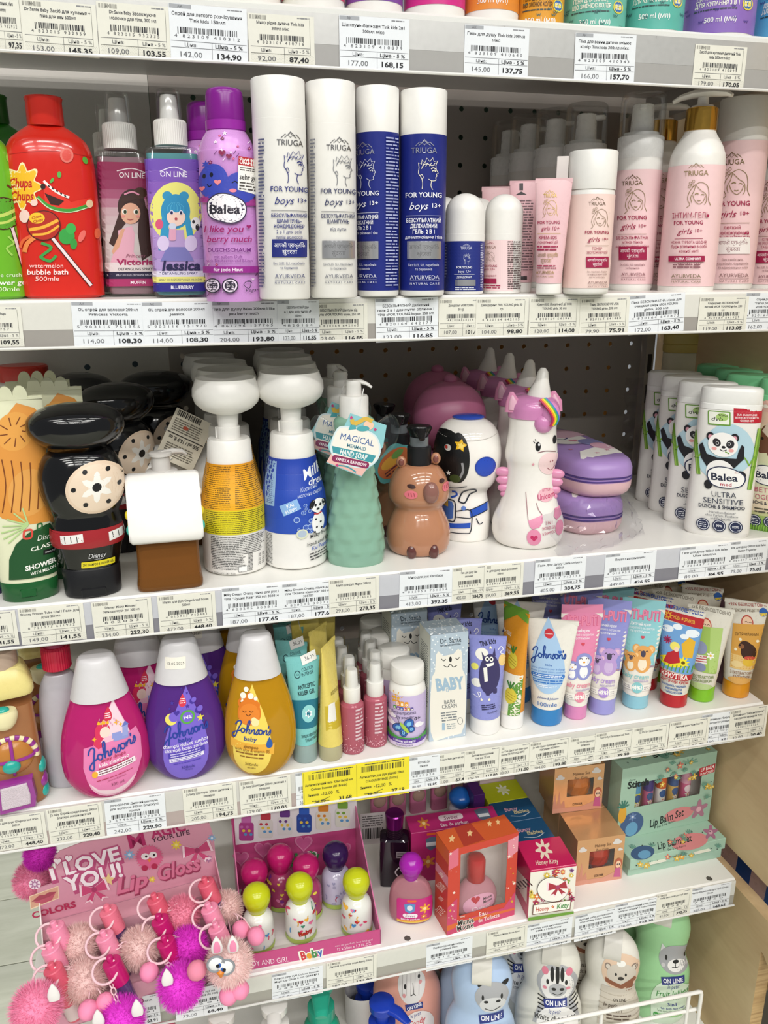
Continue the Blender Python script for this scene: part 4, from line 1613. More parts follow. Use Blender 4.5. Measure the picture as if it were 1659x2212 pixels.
f = Fit(1066, 634, 404, 64, 2, dy=0.045)
f.yt = 404
squeeze_tube(f, 'cream_tube', 'pink cream tube farthest left, behind the two roll-ons', 612, 24, 34, 'dcb4b8', 'f0eee9', group=None)
f = Fit(1124, 635, 391, 62, 2, dy=0.02)
f.yt = 391
t, p = squeeze_tube(f, 'cream_tube', 'pink cream tube with its small printed back turned forward', 611, 24, 33, 'd9aeb4', 'f0eee9')
care_tube(p, 0, True)
p.build('printing', t)
f = Fit(1184, 637, 386, 76, 2)
f.yt = 386
t, p = squeeze_tube(f, 'cream_tube', 'pink cream tube with gold foil print facing forward', 612, 27, 39, 'e4bcc0', 'f2f0eb')
care_tube(p, 0)
p.build('printing', t)

def sleeve(t, f, sp, y0, y1, col='efccce'):
 """a printed label wrapped right round the body"""
 z0, z1 = (f.yb-y1)*f.ky, (f.yb-y0)*f.ky
 S_ = np.array([list(r[:4])+[2.0]*(4-len(r[:4])) for r in sp])
 zs = [z0]+[z for z in S_[:, 0] if z0+.001 < z < z1-.001]+[z1]
 rows = [(z,)+tuple(float(np.interp(z, S_[:, 0], S_[:, c]))+(.0004 if c < 3 else 0) for c in (1, 2, 3)) for z in zs]
 obj('label_sleeve', MB().loft(rows, 56, False, False), mat(col, .3), t)
 return f.pr(S_loft(sp), base=7e-4)


# toner
f = Fit(1263, 636, 323, 100, 2)
t = stand(f, 'toner_bottle', 'short pink and white toner bottle with white cylinder cap', 'bottle')
sp = f.spec([(636, 46), (633, 49), (629, 50), (413, 50), (407, 48.5), (405, 45)])
obj('body', MB().loft(sp, 52), WHITE, t)
obj('cap', MB().loft(f.spec([(406, 50.5), (404, 51), (327, 51), (324, 49.5), (323, 46)]), 52), WHITE, t)
p = sleeve(t, f, sp, 416, 622, 'f0d4cc')
care(p, 1288, 498, 0.62, WINE, '', [('ТОНЕР', 32, 10, 0), ('ЗВОЛОЖУЮЧИЙ', 66, 9, 0)], (552, 576), WINE, 'f6e8ea', '8a6a68', [('без парабенів, барвн.', 64), ('та мінеральних олій', 62), ('без силікону', 50)], 'girls', '10+', 1, '8d7a60')
p.bars(1212, 440, 1220, 600, 20, 'b08a86', seed=3)
p.build('printing', t)


def foam_pump(f, t, base, capt, cw, clear_cap=True):
 """foam head with spout under a clear cap, from photo row base up to capt"""
 h = base-capt
 obj('collar', MB().loft(f.spec([(base, cw-1), (base-2, cw), (base-0.32*h, cw), (base-0.34*h, cw-2)]), 44), mat('f0f0ee', 0.28), t)
 m = MB()
 m.loft(f.spec([(base-0.33*h, cw*0.78), (base-0.40*h, cw*0.76), (base-0.41*h, cw*0.5), (base-0.78*h, cw*0.46), (base-0.82*h, cw*0.44), (base-0.84*h, cw*0.30)]), 32)
 zz = (f.yb-(base-0.80*h))*f.ky
 k = cw*f.kx
 m.box(-0.16*k, 0.16*k, -0.86*k, 0.0, zz-0.18*k, zz+0.05*k, 0.001)
 obj('foam_head', m, mat('f2f0ec', 0.28), t)
 if clear_cap:
  obj('clear_cap', MB().loft(f.spec([(base-0.345*h, cw-0.6), (base-0.86*h, cw-1), (base-0.95*h, cw-3), (base-0.99*h, cw-8), (capt, cw-14)]), 44, cap0=False), CLEAR, t)


# foam mousse
f = Fit(1359, 628, 196, 96, 2)
t = stand(f, 'foam_bottle', 'pink labelled foam bottle with clear cap, nearest of its kind', 'foam bottle')
sp = f.spec([(628, 45), (625, 47), (620, 48), (343, 48), (336, 47)])
obj('body', MB().loft(sp, 52), WHITE, t)
foam_pump(f, t, 336, 196, 47.5)
p = sleeve(t, f, sp, 360, 613)
care(p, 1366, 464, 0.76, WINE, '', [('БЕЗСУЛЬФАТНА', 82, 9, .01), ("м'яка пінка", 52, 8, 0), ('для очищення шкіри', 86, 8, 0)], (528, 558), WINE, 'f6e8ea', '8a5a62', LIN, 'girls', '10+', 1, '8d7a50')
p.build('printing', t)
fm = t
for k, (px, py, lab) in enumerate([(1270, 0.895, 'foam bottle with clear cap behind the toner bottle'), (1203, 0.935, 'foam bottle with clear cap left of and behind the toner'),
                                   (1146, 0.977, 'second foam bottle from the left in the shaded back row'), (1104, 1.026, 'foam bottle farthest left in the shaded back row')]):
 q, rz = at_depth(px, py, 2, f.h), 0.0
 dup(t, q, rz+(0.9, 1.2, 1.5, 1.0, 0.4)[k], lab)
# pump gel
f = Fit(1479, 630, 192, 118, 2)
t = stand(f, 'pump_bottle', 'pink and white pump bottle with gold collar, in front', 'pump bottle')
sp = smooth(f.spec([(630, 53), (627, 57), (620, 59), (500, 59), (350, 57), (318, 52), (298, 43), (285, 35), (275, 31)]), 5)
obj('body', MB().loft(sp, 52), WHITE, t)
GOLDM = mat('d0a24a', 0.14, metal=1.0)
obj('gold_collar', MB().loft(f.spec([(276, 31), (275, 33), (229, 32), (227, 30)]), 44), GOLDM, t)
m = MB()
m.loft(f.spec([(228, 22), (222, 22), (221, 12), (204, 11)]), 28)
zz = (f.yb-200)*f.ky
m.tube([(-0.028, 0.004, zz-0.0030), (-0.020, 0.003, zz+0.0008), (-0.008, 0.0, zz+0.0028), (0.010, -0.002, zz+0.0030), (0.022, -0.004, zz+0.0012), (0.026, -0.005, zz-0.001)],
       [0.004, 0.0062, 0.0082, 0.0084, 0.006, 0.0036], 14, flat=0.45)
obj('pump_head', m, mat('efece6', 0.3), t)
p = sleeve(t, f, sp, 350, 618)
care(p, 1488, 475, 0.75, WINE, '', [('НІЖНА ТУРБОТА ЩОДНЯ', 92, 8, 0), ('будь впевнена в собі', 92, 10, 0), ('кожної миті', 50, 9, 0)], None, WINE, 'f6e8ea', '8a5a62', [], 'girls', '10+', 1, None, None, False)
mountains(p, 1504, 352, 32, '8d7a50')
p.text('TRIUGA', 1504, 368, 46, 11, '8d7a50')
girl(p, 1507, 412, 1.0, '8d7a50')
p.layer -= 60
p.rect(1448, 544, 1520, 619, 'efccce')
p.layer += 80
p.text('ІНТИМ-ГЕЛЬ', 1493, 459, 70, 12, WINE)
p.rect(1449, 549, 1518, 562, WINE)
p.text('ULTRA COMFORT', 1486, 555.5, 50, 5.5, 'f8eef0', 0.02)
p.bars(1457, 566, 1512, 577, 2, '8a5a62', seed=4)
p.text('AYURVEDA', 1482, 594, 56, 9, '7a6a4a')
p.rect(1454, 601, 1510, 602, '7a6a4a')
p.text('NATURAL CARE', 1482, 607, 56, 4.5, '7a6a4a')
p.bars(1418, 360, 1424, 600, 24, 'a0707a', seed=6)
p.build('printing', t)
q, rz = at_depth(1436, 0.868, 2, f.h), f.rz
dup(t, q, rz, 'pink pump bottle with gold collar, behind the front one')
# conditioner
f = Fit(1568, 626, 208, 104, 2)
t, sp = tall(f, 'conditioner_bottle', 'tall pink bottle with white cap beside the gold collared pump', 209, 293)
p = sleeve(t, f, sp, 300, 612)
care(p, 1582, 434, 0.9, WINE, '', [('легкий', 36, 9, 0), ('зволожуючий', 70, 9, .01), ('КОНДИЦІОНЕР', 72, 9, .01)], (508, 545), 'f0eae6', '8a5a62', '8a6a68', [('без силіконів,', 46), ('парабенів, барвників', 66), ('та мінеральних олій', 62)], 'girls', '10+', 1, '8d7a50')
p.build('printing', t)
# last spray
f = Fit(1650, 624, 248, 92, 2, dy=0.02)
t = stand(f, 'hair_spray_bottle', 'pink spray bottle cut off by the right edge', 'spray bottle')
sp = smooth(f.spec([(626, 42), (622, 45), (616, 46), (430, 46), (385, 45), (360, 38), (348, 26)]), 5)
obj('body', MB().loft(sp, 48), WHITE, t)
obj('collar', MB().loft(f.spec([(350, 25), (348, 26), (310, 25), (308, 22)]), 40), WHITE, t)
obj('spray_head', MB().loft(f.spec([(309, 17), (262, 15), (258, 12)]), 28), mat('e2e0dc', 0.3), t)
obj('clear_cap', MB().loft(f.spec([(309, 21), (252, 20), (248, 16)]), 36, cap0=False), CLEAR, t)
p = sleeve(t, f, sp, 385, 615)
care(p, 1660, 474, 0.7, WINE, '', [('СПРЕЙ', 32, 8, 0), ('ЛЕГКЕ РОЗЧІСУВАННЯ', 80, 8, 0), ('ТА БЛИСК', 40, 8, 0)], (540, 567), WINE, 'f6e8ea', '8a5a62', LIN, 'girls', '10+', 1, '8d7a50')
p.build('printing', t)
# folded card standing among them
f = Fit(1200, 640, 338, 26, 2, 1.0, dy=0.06)
t = stand(f, 'folding_carton', 'narrow white carton standing behind the pink tubes', 'box')
m = MB()
m.box(-f.a, f.a, -f.a, f.a, 0, f.h, 0.0004)
obj('box', m, mat('ded6d2', 0.5), t)
# ================================================================== figure soaps of the third shelf
BLACK = mat('0b0b0d', 0.12, coat=0.3)
BLACKM = mat('17171a', 0.38)


def scal(x0, x1, y, r, n):
 out = []
 for i in range(n):
  cx = x1+(x0-x1)*(i+0.5)/n
  w = abs(x1-x0)/n/2
  out += [(cx+w*math.cos(PI*k/7), y+r*(0.25 if i in (0, n-1) else 1)*math.sin(PI*k/7)+(0 if i in (0, n-1) else r*0.35)) for k in range(8)]
 return out


# flat tubes with scalloped tops
f = Fit(70, 1300, 850, 122, 3, 0.62)
f.yt = 862
t = stand(f, 'shower_gel_tube', 'front tube with scalloped cream top, orange print and green base', 'tube')
rows = [(1258, 58, 0.62), (1240, 60, 0.60), (1150, 64, 0.48), (1050, 67, 0.36), (950, 69, 0.2), (880, 70, 0.09), (862, 70, 0.05)]
sp = f.spec(rows)
CREAMB = mat('dfe0c0', 0.24)
obj('body', MB().loft(sp, 44), CREAMB, t)
m = MB()
k = f.kx
z0 = (f.yb-866)*f.ky
m.prism([(x*k, z0+v*k) for x, v in [(-70, 0)]+[(70, 0)]+scal(-70, 70, 2, 20, 5)], -0.0022, 0.0022)
obj('scalloped_top', m, CREAMB, t)
m = MB()
m.loft(f.spec([(1300, 54, .62), (1297, 57, .62), (1260, 60, .62), (1256, 59, .62)]), 44)
obj('flip_cap', m, mat('1f5a2e', 0.2), t)
m = MB()
m.box(-22*k, 12*k, -0.62*59*k-0.0008, -0.62*50*k, 11*k, 30*k, 0.001)
obj('cap_latch', m, mat('1f5a2e', 0.2), t)
p = f.pr(S_loft(sp))
p.poly([(x, y) for x, y in [(10, 905), (35, 872), (70, 885), (104, 930), (92, 985), (104, 1040), (124, 1100), (118, 1130), (60, 1128), (10, 1110), (-20, 1080), (-20, 960)]], 'dc9440')
p.ell(32, 930, 36, 40, 'e2a04a')
p.ell(60, 1060, 40, 50, 'e0a050')
for k_ in range(9):
 a = k_*0.7
 p.stroke([(32+14*math.cos(a), 930+14*math.sin(a)), (32+31*math.cos(a+.15), 930+31*math.sin(a+.15))], 2.2, '7a3f14')
for k_ in range(6):
 p.stroke([(8+18*k_, 985+4*k_), (16+16*k_, 1040), (10+17*k_, 1098)], 2.2, '7a3f14')
for k_ in range(7):
 a = -0.4+k_*0.35
 p.stroke([(60, 1128), (60+52*math.cos(a+2.2), 1128+42*math.sin(a+5.6+2.2*0))], 3, 'b2cf8c')
p.poly([(24, 1246), (24, 1200), (36, 1168), (60, 1146), (94, 1134), (140, 1128), (140, 1246)], '1d4f28')
p.stroke([(52, 1140), (66, 1140), (66, 1156), (52, 1156)], 4, 'd8483c', closed=True)
p.stroke([(78, 1130), (86, 1130), (86, 1140), (78, 1140)], 3, '2b6a38', closed=True)
p.text('Disney', 98, 1160, 40, 12, 'f0f0e8', 0.0, 0.2)
p.text('CLASSICS', 100, 1179, 70, 9, 'eef0e4', 0.015, rot=6)
p.rect(90, 1189, 118, 1200, '151515')
p.text('sence', 104, 1194, 20, 5, 'f0f0f0')
p.text('SHOWER GEL', 100, 1218, 90, 11, 'f4f4ec', 0.03, rot=6)
p.text('WITH MELON SCENT', 104, 1232, 78, 7, 'eef0e4', 0.015, rot=6)
p.build('printing', t)
for i, (dx, dy) in enumerate(((0.028, 0.052), (0.012, 0.105))):
 dup(t, (f.loc[0]+dx, f.loc[1]+dy, f.loc[2]), f.rz-0.1, '%s tube with scalloped cream top behind the front one' % ('second', 'third', 'fourth')[i])
f = Fit(40, 1290, 850, 96, 3, dy=0.215)
q = at_depth(48, 1.02, 3, 0.185)
t = thing('shower_gel_bottle', 'bottle with flat red cap behind the scalloped tubes', 'bottle', q, 0)
obj('body', MB().loft([(0, .024, .020), (.003, .026, .022), (.165, .026, .022), (.168, .023, .02)]), mat('d8d6cf', 0.35), t)
obj('cap', MB().loft([(.167, .026, .021), (.169, .027, .022), (.183, .027, .022), (.185, .025, .02)]), mat('c8392c', 0.3), t)
f = Fit(-28, 1290, 1120, 76, 3, 0.6)
t = stand(f, 'shower_gel_tube', 'dark purple tube cut off by the left edge', 'tube')
obj('body', MB().loft(smooth(f.spec([(1270, 36), (1220, 40), (1120, 44, .2), (1040, 45, .06)]), 4)), mat('3a2260', 0.25), t)
obj('cap', MB().loft(f.spec([(1290, 36), (1286, 38), (1272, 38), (1270, 36)])), mat('2c1a4c', 0.25), t)

# black bottles with wide round lids (plain stand-in shapes)
f = Fit(205, 1296, 940, 150, 3, 0.72)
t = stand(f, 'shampoo_bottle', 'front glossy black bottle with wide round lid, cream oval and red belt', 'bottle')
sp = smooth(f.spec([(1228, 60), (1190, 68), (1160, 76), (1130, 74), (1105, 70), (1085, 78), (1050, 86), (1010, 86), (975, 74), (960, 58)]), 5)
obj('body', MB().loft(sp, 52), BLACK, t)
obj('base_cap', MB().loft(f.spec([(1296, 54), (1292, 59), (1286, 60), (1230, 61), (1227, 59)], e=2.4), 52), BLACKM, t)
k = f.kx
zb = (f.yb-962)*f.ky
m = MB()
m.loft(smooth([(zb-.002, 66*k, 50*k), (zb+.005, 88*k, 62*k), (zb+.014, 98*k, 68*k), (zb+.024, 92*k, 64*k), (zb+.031, 66*k, 46*k), (zb+.0345, 30*k, 22*k)], 5), 52)
obj('round_lid', m, BLACK, t)
m = MB()
m.box(-26*k, 26*k, -60*k*0.72-0.0012, -40*k*.72, 0.0015, 0.010, 0.001)
obj('cap_latch', m, BLACKM, t)
p = f.pr(S_loft(sp))
p.ell(208, 1050, 62, 56, 'e3cbb2')
p.ell(208, 1050, 56, 50, 'e9d4bd')
p.flower(208, 1048, 34, 'f4f1ea', '1a1a1c', 6)
for k_ in range(6):
 a = k_*PI/3+0.5
 p.ell(208+46*math.sin(a), 1048-40*math.cos(a), 5, 5, '1a1a1c')
p.rect(100, 1140, 310, 1180, '9f1f28')
for x in (158, 254):
 p.poly([(x-22, 1150), (x+22, 1146), (x+24, 1164), (x-20, 1170)], 'e9e7e4')
 for q_ in range(3):
  p.stroke([(x-14+12*q_, 1151), (x-12+12*q_, 1164)], 1.4, '222224')
p.text('Disney', 210, 1198, 36, 12, 'd8d8da', 0, 0.2)
p.rect(203, 1204, 222, 1209, '0a0a0a')
p.text('sence', 212, 1206.5, 16, 4, 'c8c8ca')
p.rect(178, 1211, 246, 1225, 'e4d41f', r=1.5)
p.text('2IN1 SHAMPOO & SHOWER GEL', 212, 1218, 62, 5.5, '22220e', 0.02)
p.build('printing', t)
BL = t
for i, (px, y, lab) in enumerate(((252, 0.897, 'second black bottle with wide round lid, behind the front one'), (178, 0.992, 'black bottle with wide round lid at the back, left of two'),
                                  (338, 0.988, 'black bottle with wide round lid deepest at the back'), (312, 0.915, 'third black bottle with wide round lid, beside the soap house'))):
 if i == 3:
  continue
 dup(t, at_depth(px, y, 3, f.h), (0.5, -0.6, 0.3)[i], lab)

# soap house
f = Fit(370, 1276, 1000, 140, 3, 0.8)
t = stand(f, 'soap_dispenser', 'front amber soap bottle with white roof shaped lid', 'soap bottle')
k = f.kx
sp = smooth(f.spec([(1276, 64), (1273, 69), (1262, 70.5), (1245, 68), (1200, 66), (1110, 66)], 0.8, 7), 3)
AMB = mat('a0672f', 0.08, trans=0.55, ior=1.33)
obj('bottle', MB().loft(sp, 56), AMB, t)
hz, b = f.h, f.b
zf = (f.yb-1163)*f.ky
outl = [(-b-.007, zf), (-b-.0095, zf+.003), (-b-.0095, zf+.010), (-b*.45, hz-.012), (-b*.18, hz-.006), (b*.1, hz-.004), (b*.5, hz-.012), (b+.006, zf+.012), (b+.006, zf)]
m = MB()
W = 76*k
n = len(outl)
for i, (x, s_) in enumerate(((-W, .93), (-W+.003, 1), (W-.003, 1), (W, .93))):
 cy_, cz_ = 0, (zf+hz)/2
 m.av([(x, cy_+(y-cy_)*s_, cz_+(z-cz_)*s_) for y, z in outl])
for i in range(3):
 for j in range(n):
  m.f.append((i*n+j, i*n+(j+1) % n, (i+1)*n+(j+1) % n, (i+1)*n+j))
m.f.append(tuple(range(n-1, -1, -1)))
m.f.append(tuple(range(3*n, 4*n)))
obj('roof_lid', m, mat('f0eeea', 0.25), t, smooth_angle=50)
for i, (dy, dz, c) in enumerate(((-.004, .012, '39b8a6'), (-.012, .03, 'e8d43a'), (.004, .045, 'efece4'))):
 for sx in (-1, 1):
  m = MB()
  m.sph((sx*W, -b+.012+dy+i*.008, zf+dz*.8), (.0025, .0035, .0045), 12, 8)
  obj('candy_dot', m, mat(c, 0.25), t)
PUMPW = mat('d8d4cf', 0.3, trans=0.2)


def pump(t, z, k, mm, out=(-1, 0), collar=36, yo=0.0):
 """dispenser pump; k scales photo units to metres"""
 m = MB()
 m.loft([(z, collar*k, collar*k), (z+30*k, collar*k, collar*k), (z+33*k, (collar-4)*k, (collar-4)*k)], 40)
 m.v = [(v[0], v[1]+yo, v[2]) for v in m.v]
 obj('pump_collar', m, mm, t)
 m = MB()
 m.loft([(z+32*k, 22*k, 22*k), (z+64*k, 20*k, 20*k), (z+66*k, 26*k, 26*k), (z+72*k, 26*k, 26*k), (z+74*k, 22*k, 22*k)], 32)
 ox, oy = out
 m.tube([(0, 0, z+68*k), (ox*34*k, oy*34*k, z+70*k), (ox*58*k, oy*58*k, z+66*k), (ox*70*k, oy*70*k, z+58*k)], [10*k, 9.5*k, 8*k, 6*k], 12, flat=0.8)
 m.v = [(v[0], v[1]+yo, v[2]) for v in m.v]
 obj('pump_head', m, mm, t)


pump(t, hz-.018, k*.95, PUMPW, (0.8, 0.5), 36, b*.55)
dup(t, (f.loc[0]+0.014, f.loc[1]+0.125, f.loc[2]), f.rz, 'amber soap bottle with white roof lid at the back')
# its hanging card
f = Fit(400, 1010, 888, 60, 3, 1, z=TOP[3])
c = at_y(399, 950, 0.875)
t = thing('hang_tag', 'cream paper card with barcode hanging from the soap pump', 'tag', c, 0.15, None, (-0.12, math.radians(30)))
m = MB()
m.box(-.021, .021, 0, .0006, -.027, .027)
obj('card', m, mat('e4ddc9', 0.6), t, smooth_angle=0)
p = Pr(S_front(), 0.001, 0.001, 0, 0, L=.5)
R = random.Random(3)
x = -18.0
while x < 8:
 ww = R.choice((.6, .9, 1.4))
 p.rect(x, -26, x+ww, -20, '3a3732')
 x += ww+R.choice((.6, .9))
p.bars(-18, -18, 14, -4, 6, '7a7468', seed=4)
p.ell(-4, -11, 3, 2, 'b8543a')
p.rect(-20, -2, 20, -1, '3a3732')
p.text('500 ml / 16.9 fl. oz', 0, 3, 34, 4, '2c2a26', 0.02, rot=180)
p.bars(-16, 8, 16, 22, 6, '7a7468', seed=6)
p.build('printing', t, PAPER)
m = MB()
m.tube([(-.004, -.001, -.022), (-.012, -.001, -.036), (-.018, 0, -.046)], .0006, 6)
obj('string', m, mat('e9e6de', 0.5), t)


# foam bottles with bowl shaped pumps
def bowl_foam(f, label, dx):
 t = stand(f, 'foam_soap_bottle', label, 'foam bottle', None)
 yb, k = f.yb, f.kx
 sp = smooth(f.spec([(yb, 58, 1), (yb-4, 66, 1), (yb-12, 69, 1), (yb-60, 70, 1), (yb-130, 70, 1), (yb-165, 68, 1), (yb-200, 60, 1), (yb-235, 52, 1), (yb-250, 50, 1)]), 5)
 obj('body', MB().loft(sp, 56), WHITE, t)
 H = f.h
 z = lambda q: (yb-q)*f.ky*0+H*(yb-q)/(yb-f.yt)
 m = MB()
 m.loft([(sp[-1][0]-.001, 49*k, 49*k), (z(yb-252), 49*k, 49*k), (z(yb-300), 46*k, 46*k), (z(yb-305), 43*k, 43*k)], 48)
 obj('pump_collar', m, WHITE, t)
 m = MB()
 m.loft([(z(yb-304), 24*k, 24*k), (z(yb-330), 25*k, 25*k), (z(yb-331), 21*k, 21*k), (z(yb-362), 23*k, 23*k)], 32)
 m.box(-27*k, -21*k, -3*k, 3*k, z(yb-330), z(yb-306))
 obj('pump_stem', m, WHITE, t)
 o = [(358, 20), (362, 34), (370, 52), (384, 66), (400, 71), (416, 70), (428, 65), (436, 62.5), (438, 63)]
 inn = [(438, 60), (428, 61), (410, 66), (392, 62), (378, 48), (372, 20)]
 m = MB()
 m.loft([(z(yb-a), w*k, w*k) for a, w in o+inn], 56)
 obj('bowl_pump', m, WHITE, t)
 return t, f.pr(S_loft(sp), base=4e-4), sp


f = Fit(511, 1246, 806, 138, 3)
t, p, sp = bowl_foam(f, 'foam soap bottle with white bowl pump and yellow orange label', 0)
p.grad(430, 1000, 590, 1096, ['e0971a', 'e9a81c', 'e6a81f'], 6)
p.grad(430, 1096, 590, 1150, ['dcc81e', 'd9cf22'], 4)
p.bars(444, 1003, 500, 1094, 22, '5a4416', 0.34, seed=1)
p.bars(508, 1003, 566, 1094, 22, '5a4416', 0.34, seed=2)
p.bars(448, 1098, 572, 1148, 12, '55501a', 0.36, seed=3)
p.bars(458, 1153, 572, 1196, 11, '4a4a4a', 0.4, seed=5)
p.bars(460, 1196, 532, 1230, 9, '4a4a4a', 0.4, seed=6)
p.bars(536, 1194, 546, 1236, 14, '3a3a3a', 0.5, seed=7)
p.text('26.01.26', 560, 1215, 26, 5, '2c2c2c', 0, rot=88)
p.text('26.01.29', 568, 1215, 26, 5, '2c2c2c', 0, rot=88)
p.rect(515, 1222, 534, 1236, '8a8a8a', r=2)
p.rect(516, 1223, 533, 1235, 'f0efec', r=2)
p.text('e 350ml/11.83 fl.oz', 484, 1238, 50, 4, '4a4a4a')
p.build('printed_label', t)
for i in range(3):
 dup(t, at_depth((487, 474, 452)[i], f.loc[1]+.0705*(i+1), 3, f.h), f.rz, '%s bowl pump foam bottle of the yellow column, counted from the front' % ('second', 'third', 'fourth')[i])
f = Fit(640, 1233, 800, 133, 3)
t, p, sp = bowl_foam(f, 'foam soap bottle with white bowl pump and blue puppy label', 0)
p.grad(570, 988, 720, 1148, ['2040a8', '2348b0', '2a50b4'], 5)
p.poly([(575, 994), (600, 994), (594, 1088), (575, 1088)], '8fb4dc')
p.bars(578, 998, 592, 1084, 22, '4a68a0', 0.35, seed=4)
p.bars(576, 1150, 590, 1222, 22, '4a4a4a', 0.4, seed=4)
p.text('Milky', 678, 1014, 54, 22, 'f2f4fa', 0.02, 0.3, 20)
p.text('dream', 688, 1036, 46, 15, 'f2f4fa', 0.02, 0.2, 6)
p.text('Корисна', 666, 1050, 36, 9, 'c8d4ee', 0, 0.3, 10)
p.text('молочна серія', 668, 1062, 52, 8, 'c8d4ee', 0, 0.3, 8)
p.poly([(605, 1086), (641, 1070), (650, 1092), (614, 1108)], '8ab4e4')
p.text('KAI', 627, 1084, 15, 8, 'f4f6fa', 0.01, 0, 20)
p.text('PUPPY', 630, 1095, 26, 8, 'f4f6fa', 0.01, 0, 20)
R = random.Random(5)
for k_ in range(14):
 x, y, r = R.uniform(640, 672), R.uniform(1085, 1152), R.uniform(3, 7)
 p.ell(x, y, r, r, 'a9c4ec')
 p.ell(x, y, r*.78, r*.78, '3a5cb8')
p.ell(652, 1148, 12, 11, 'd8dcc0')
p.ell(652, 1148, 9, 8, 'aebdd0')
p.ell(685, 1128, 13, 24, 'f4f4f4')
p.ell(684, 1090, 14, 15, 'f8f8f8')
p.ell(672, 1086, 5, 10, '1a1a1e', rot=-20)
p.ell(697, 1088, 4, 9, '1a1a1e', rot=20)
p.ell(679, 1089, 2.4, 3, '1a1a1e')
p.ell(689, 1089, 2.4, 3, '1a1a1e')
p.ell(684, 1098, 3.4, 2.4, '1a1a1e')
p.stroke([(676, 1106), (684, 1109), (692, 1106)], 3, 'c33a3a')
for x, y in ((680, 1120), (690, 1128), (682, 1138), (692, 1142), (678, 1148)):
 p.ell(x, y, 2, 2.4, '2a2a30')
p.text('Milky Foam', 690, 1153, 44, 8, '2c2c30', 0.01, 0.1, 8)
p.text('Hand and Body', 690, 1170, 56, 8, '2c2c30', 0.01, 0.1, 8)
p.text('Kai Puppy', 690, 1181, 36, 8, '2a4cb0', 0.01, 0.1, 8)
p.bars(668, 1190, 706, 1210, 3, '4a4a4a', seed=9, rot=8)
p.build('printed_label', t)
for i in range(3):
 dup(t, at_depth((622, 616, 604)[i], f.loc[1]+.0705*(i+1), 3, f.h), f.rz, '%s bowl pump foam bottle of the blue column, counted from the front' % ('second', 'third', 'fourth')[i])

# mermaid soap
f = Fit(769, 1231, 812, 126, 3)
t = stand(f, 'soap_dispenser', 'front translucent sea green scaled soap bottle with white pump and hang tag', 'soap bottle')
k = f.kx
rows = smooth(f.spec([(1231, 56, .8), (1227, 62, .8), (1180, 62, .8), (1120, 56, .8), (1060, 47, .8), (1000, 38, .8), (960, 34, .8), (930, 40, .8), (905, 44, .8), (893, 34, .8)]), 9)
m = MB()
N = 72
rs = []
for i, r in enumerate(rows):
 row = []
 for j in range(N):
  tt = 2*PI*j/N
  u, v = 9*tt/(2*PI), r[0]/.0135
  vi = int(math.floor(v))
  uu = (u+(0.5 if vi % 2 else 0)) % 1-0.5
  d = (2*uu)**2*.95+(v-vi)*.8
  am = 0.0021*max(0, 1-d)*min(1, r[0]/.01)*(1 if r[0] < .105 else 0)
  row.append(((r[1]+am)*math.sin(tt), -(r[2]+am)*math.cos(tt), r[0]))
 rs.append(row)
m.rings(rs)
obj('bottle', m, mat('9cc9b2', 0.12, trans=0.3, ior=1.35), t, smooth_angle=60)
H = f.h
z0 = H*(1231-893)/(1231-812)
obj('pump_collar', MB().loft([(z0-.001, 31*k, 31*k), (z0+42*k*.95, 31*k, 31*k), (z0+44*k, 28*k, 28*k)], 40), WHITE, t)
m = MB()
m.loft([(z0+43*k, 17*k, 17*k), (H-.006, 16*k, 16*k), (H-.004, 17*k, 17*k), (H-.001, 15*k, 15*k)], 28)
m.tube([(0, 0, H-.0025), (14*k, -3*k, H-.002), (30*k, -6*k, H-.005), (38*k, -8*k, H-.008)], [8*k, 8*k, 6*k, 4*k], 12, flat=.6)
obj('pump_head', m, WHITE, t)
for s_ in (-1, 1):
 m = MB()
 zc = H*(1231-945)/(1231-812)
 m.loft(smooth([(zc-.022, .004, .0012, 2, s_*.020), (zc-.010, .011, .0018, 2, s_*.028), (zc+.008, .014, .002, 2, s_*.031), (zc+.018, .009, .0018, 2, s_*.034), (zc+.024, .002, .001, 2, s_*.036)], 4), 20)
 obj('tail_fin', m, CLEAR, t)
mer = t
c = at_y(767, 962, f.loc[1]-f.b-.010)
tag_ = thing('hang_tag', 'mermaid card with maroon ribbon hanging on the front sea green bottle', 'tag', c, f.rz+.05, None, (0.04, math.radians(14)))
kk = depth(c)/FPX
card = [(-26, 66), (56, 58), (60, 10), (50, -8), (52, -30), (36, -50), (30, -66), (-52, -52), (-46, -30), (-58, -14), (-50, 12), (-34, 28)]
m = MB()
m.prism([(x*kk, y*kk) for x, y in card], 0, .0008)
obj('card', m, mat('8fc9cf', 0.5), tag_, smooth_angle=0)
p = Pr(S_front(), kk, kk, 0, 0, L=.5)
cl = [(-48, -8), (-40, -30), (-12, -36), (14, -36), (40, -26), (54, 2), (46, 30), (20, 44), (-20, 42), (-46, 22)]
cl = [(a[0], a[1]) for a in smooth([(x, y, 0) for x, y in cl+[cl[0]]], 4)][:-1]
p.poly([(-52, 50), (30, 64), (36, 48), (44, 24), (-44, 24)], 'e9b9b0')
p.poly([(x*1.07, 2+(y-2)*1.08) for x, y in cl], 'd6e6ea')
p.poly(cl, 'f1ece2')
p.text('MAGICAL', 2, -14, 74, 15, '3a5f9c', 0.0)
p.text('MERMAID', 4, 3, 42, 8, '3a7f94', 0.012)
p.poly([(-48, 12), (50, 12), (45, 30), (-43, 26)], '3f98a4')
p.text('HAND SOAP', 2, 20, 60, 12, 'f2f4f2', 0.02)
p.rect(-42, 30, 40, 45, '8a2556', r=6)
p.text('VANILLA RAINBOW', 0, 37.5, 70, 7, 'f6eaf0', 0.02)
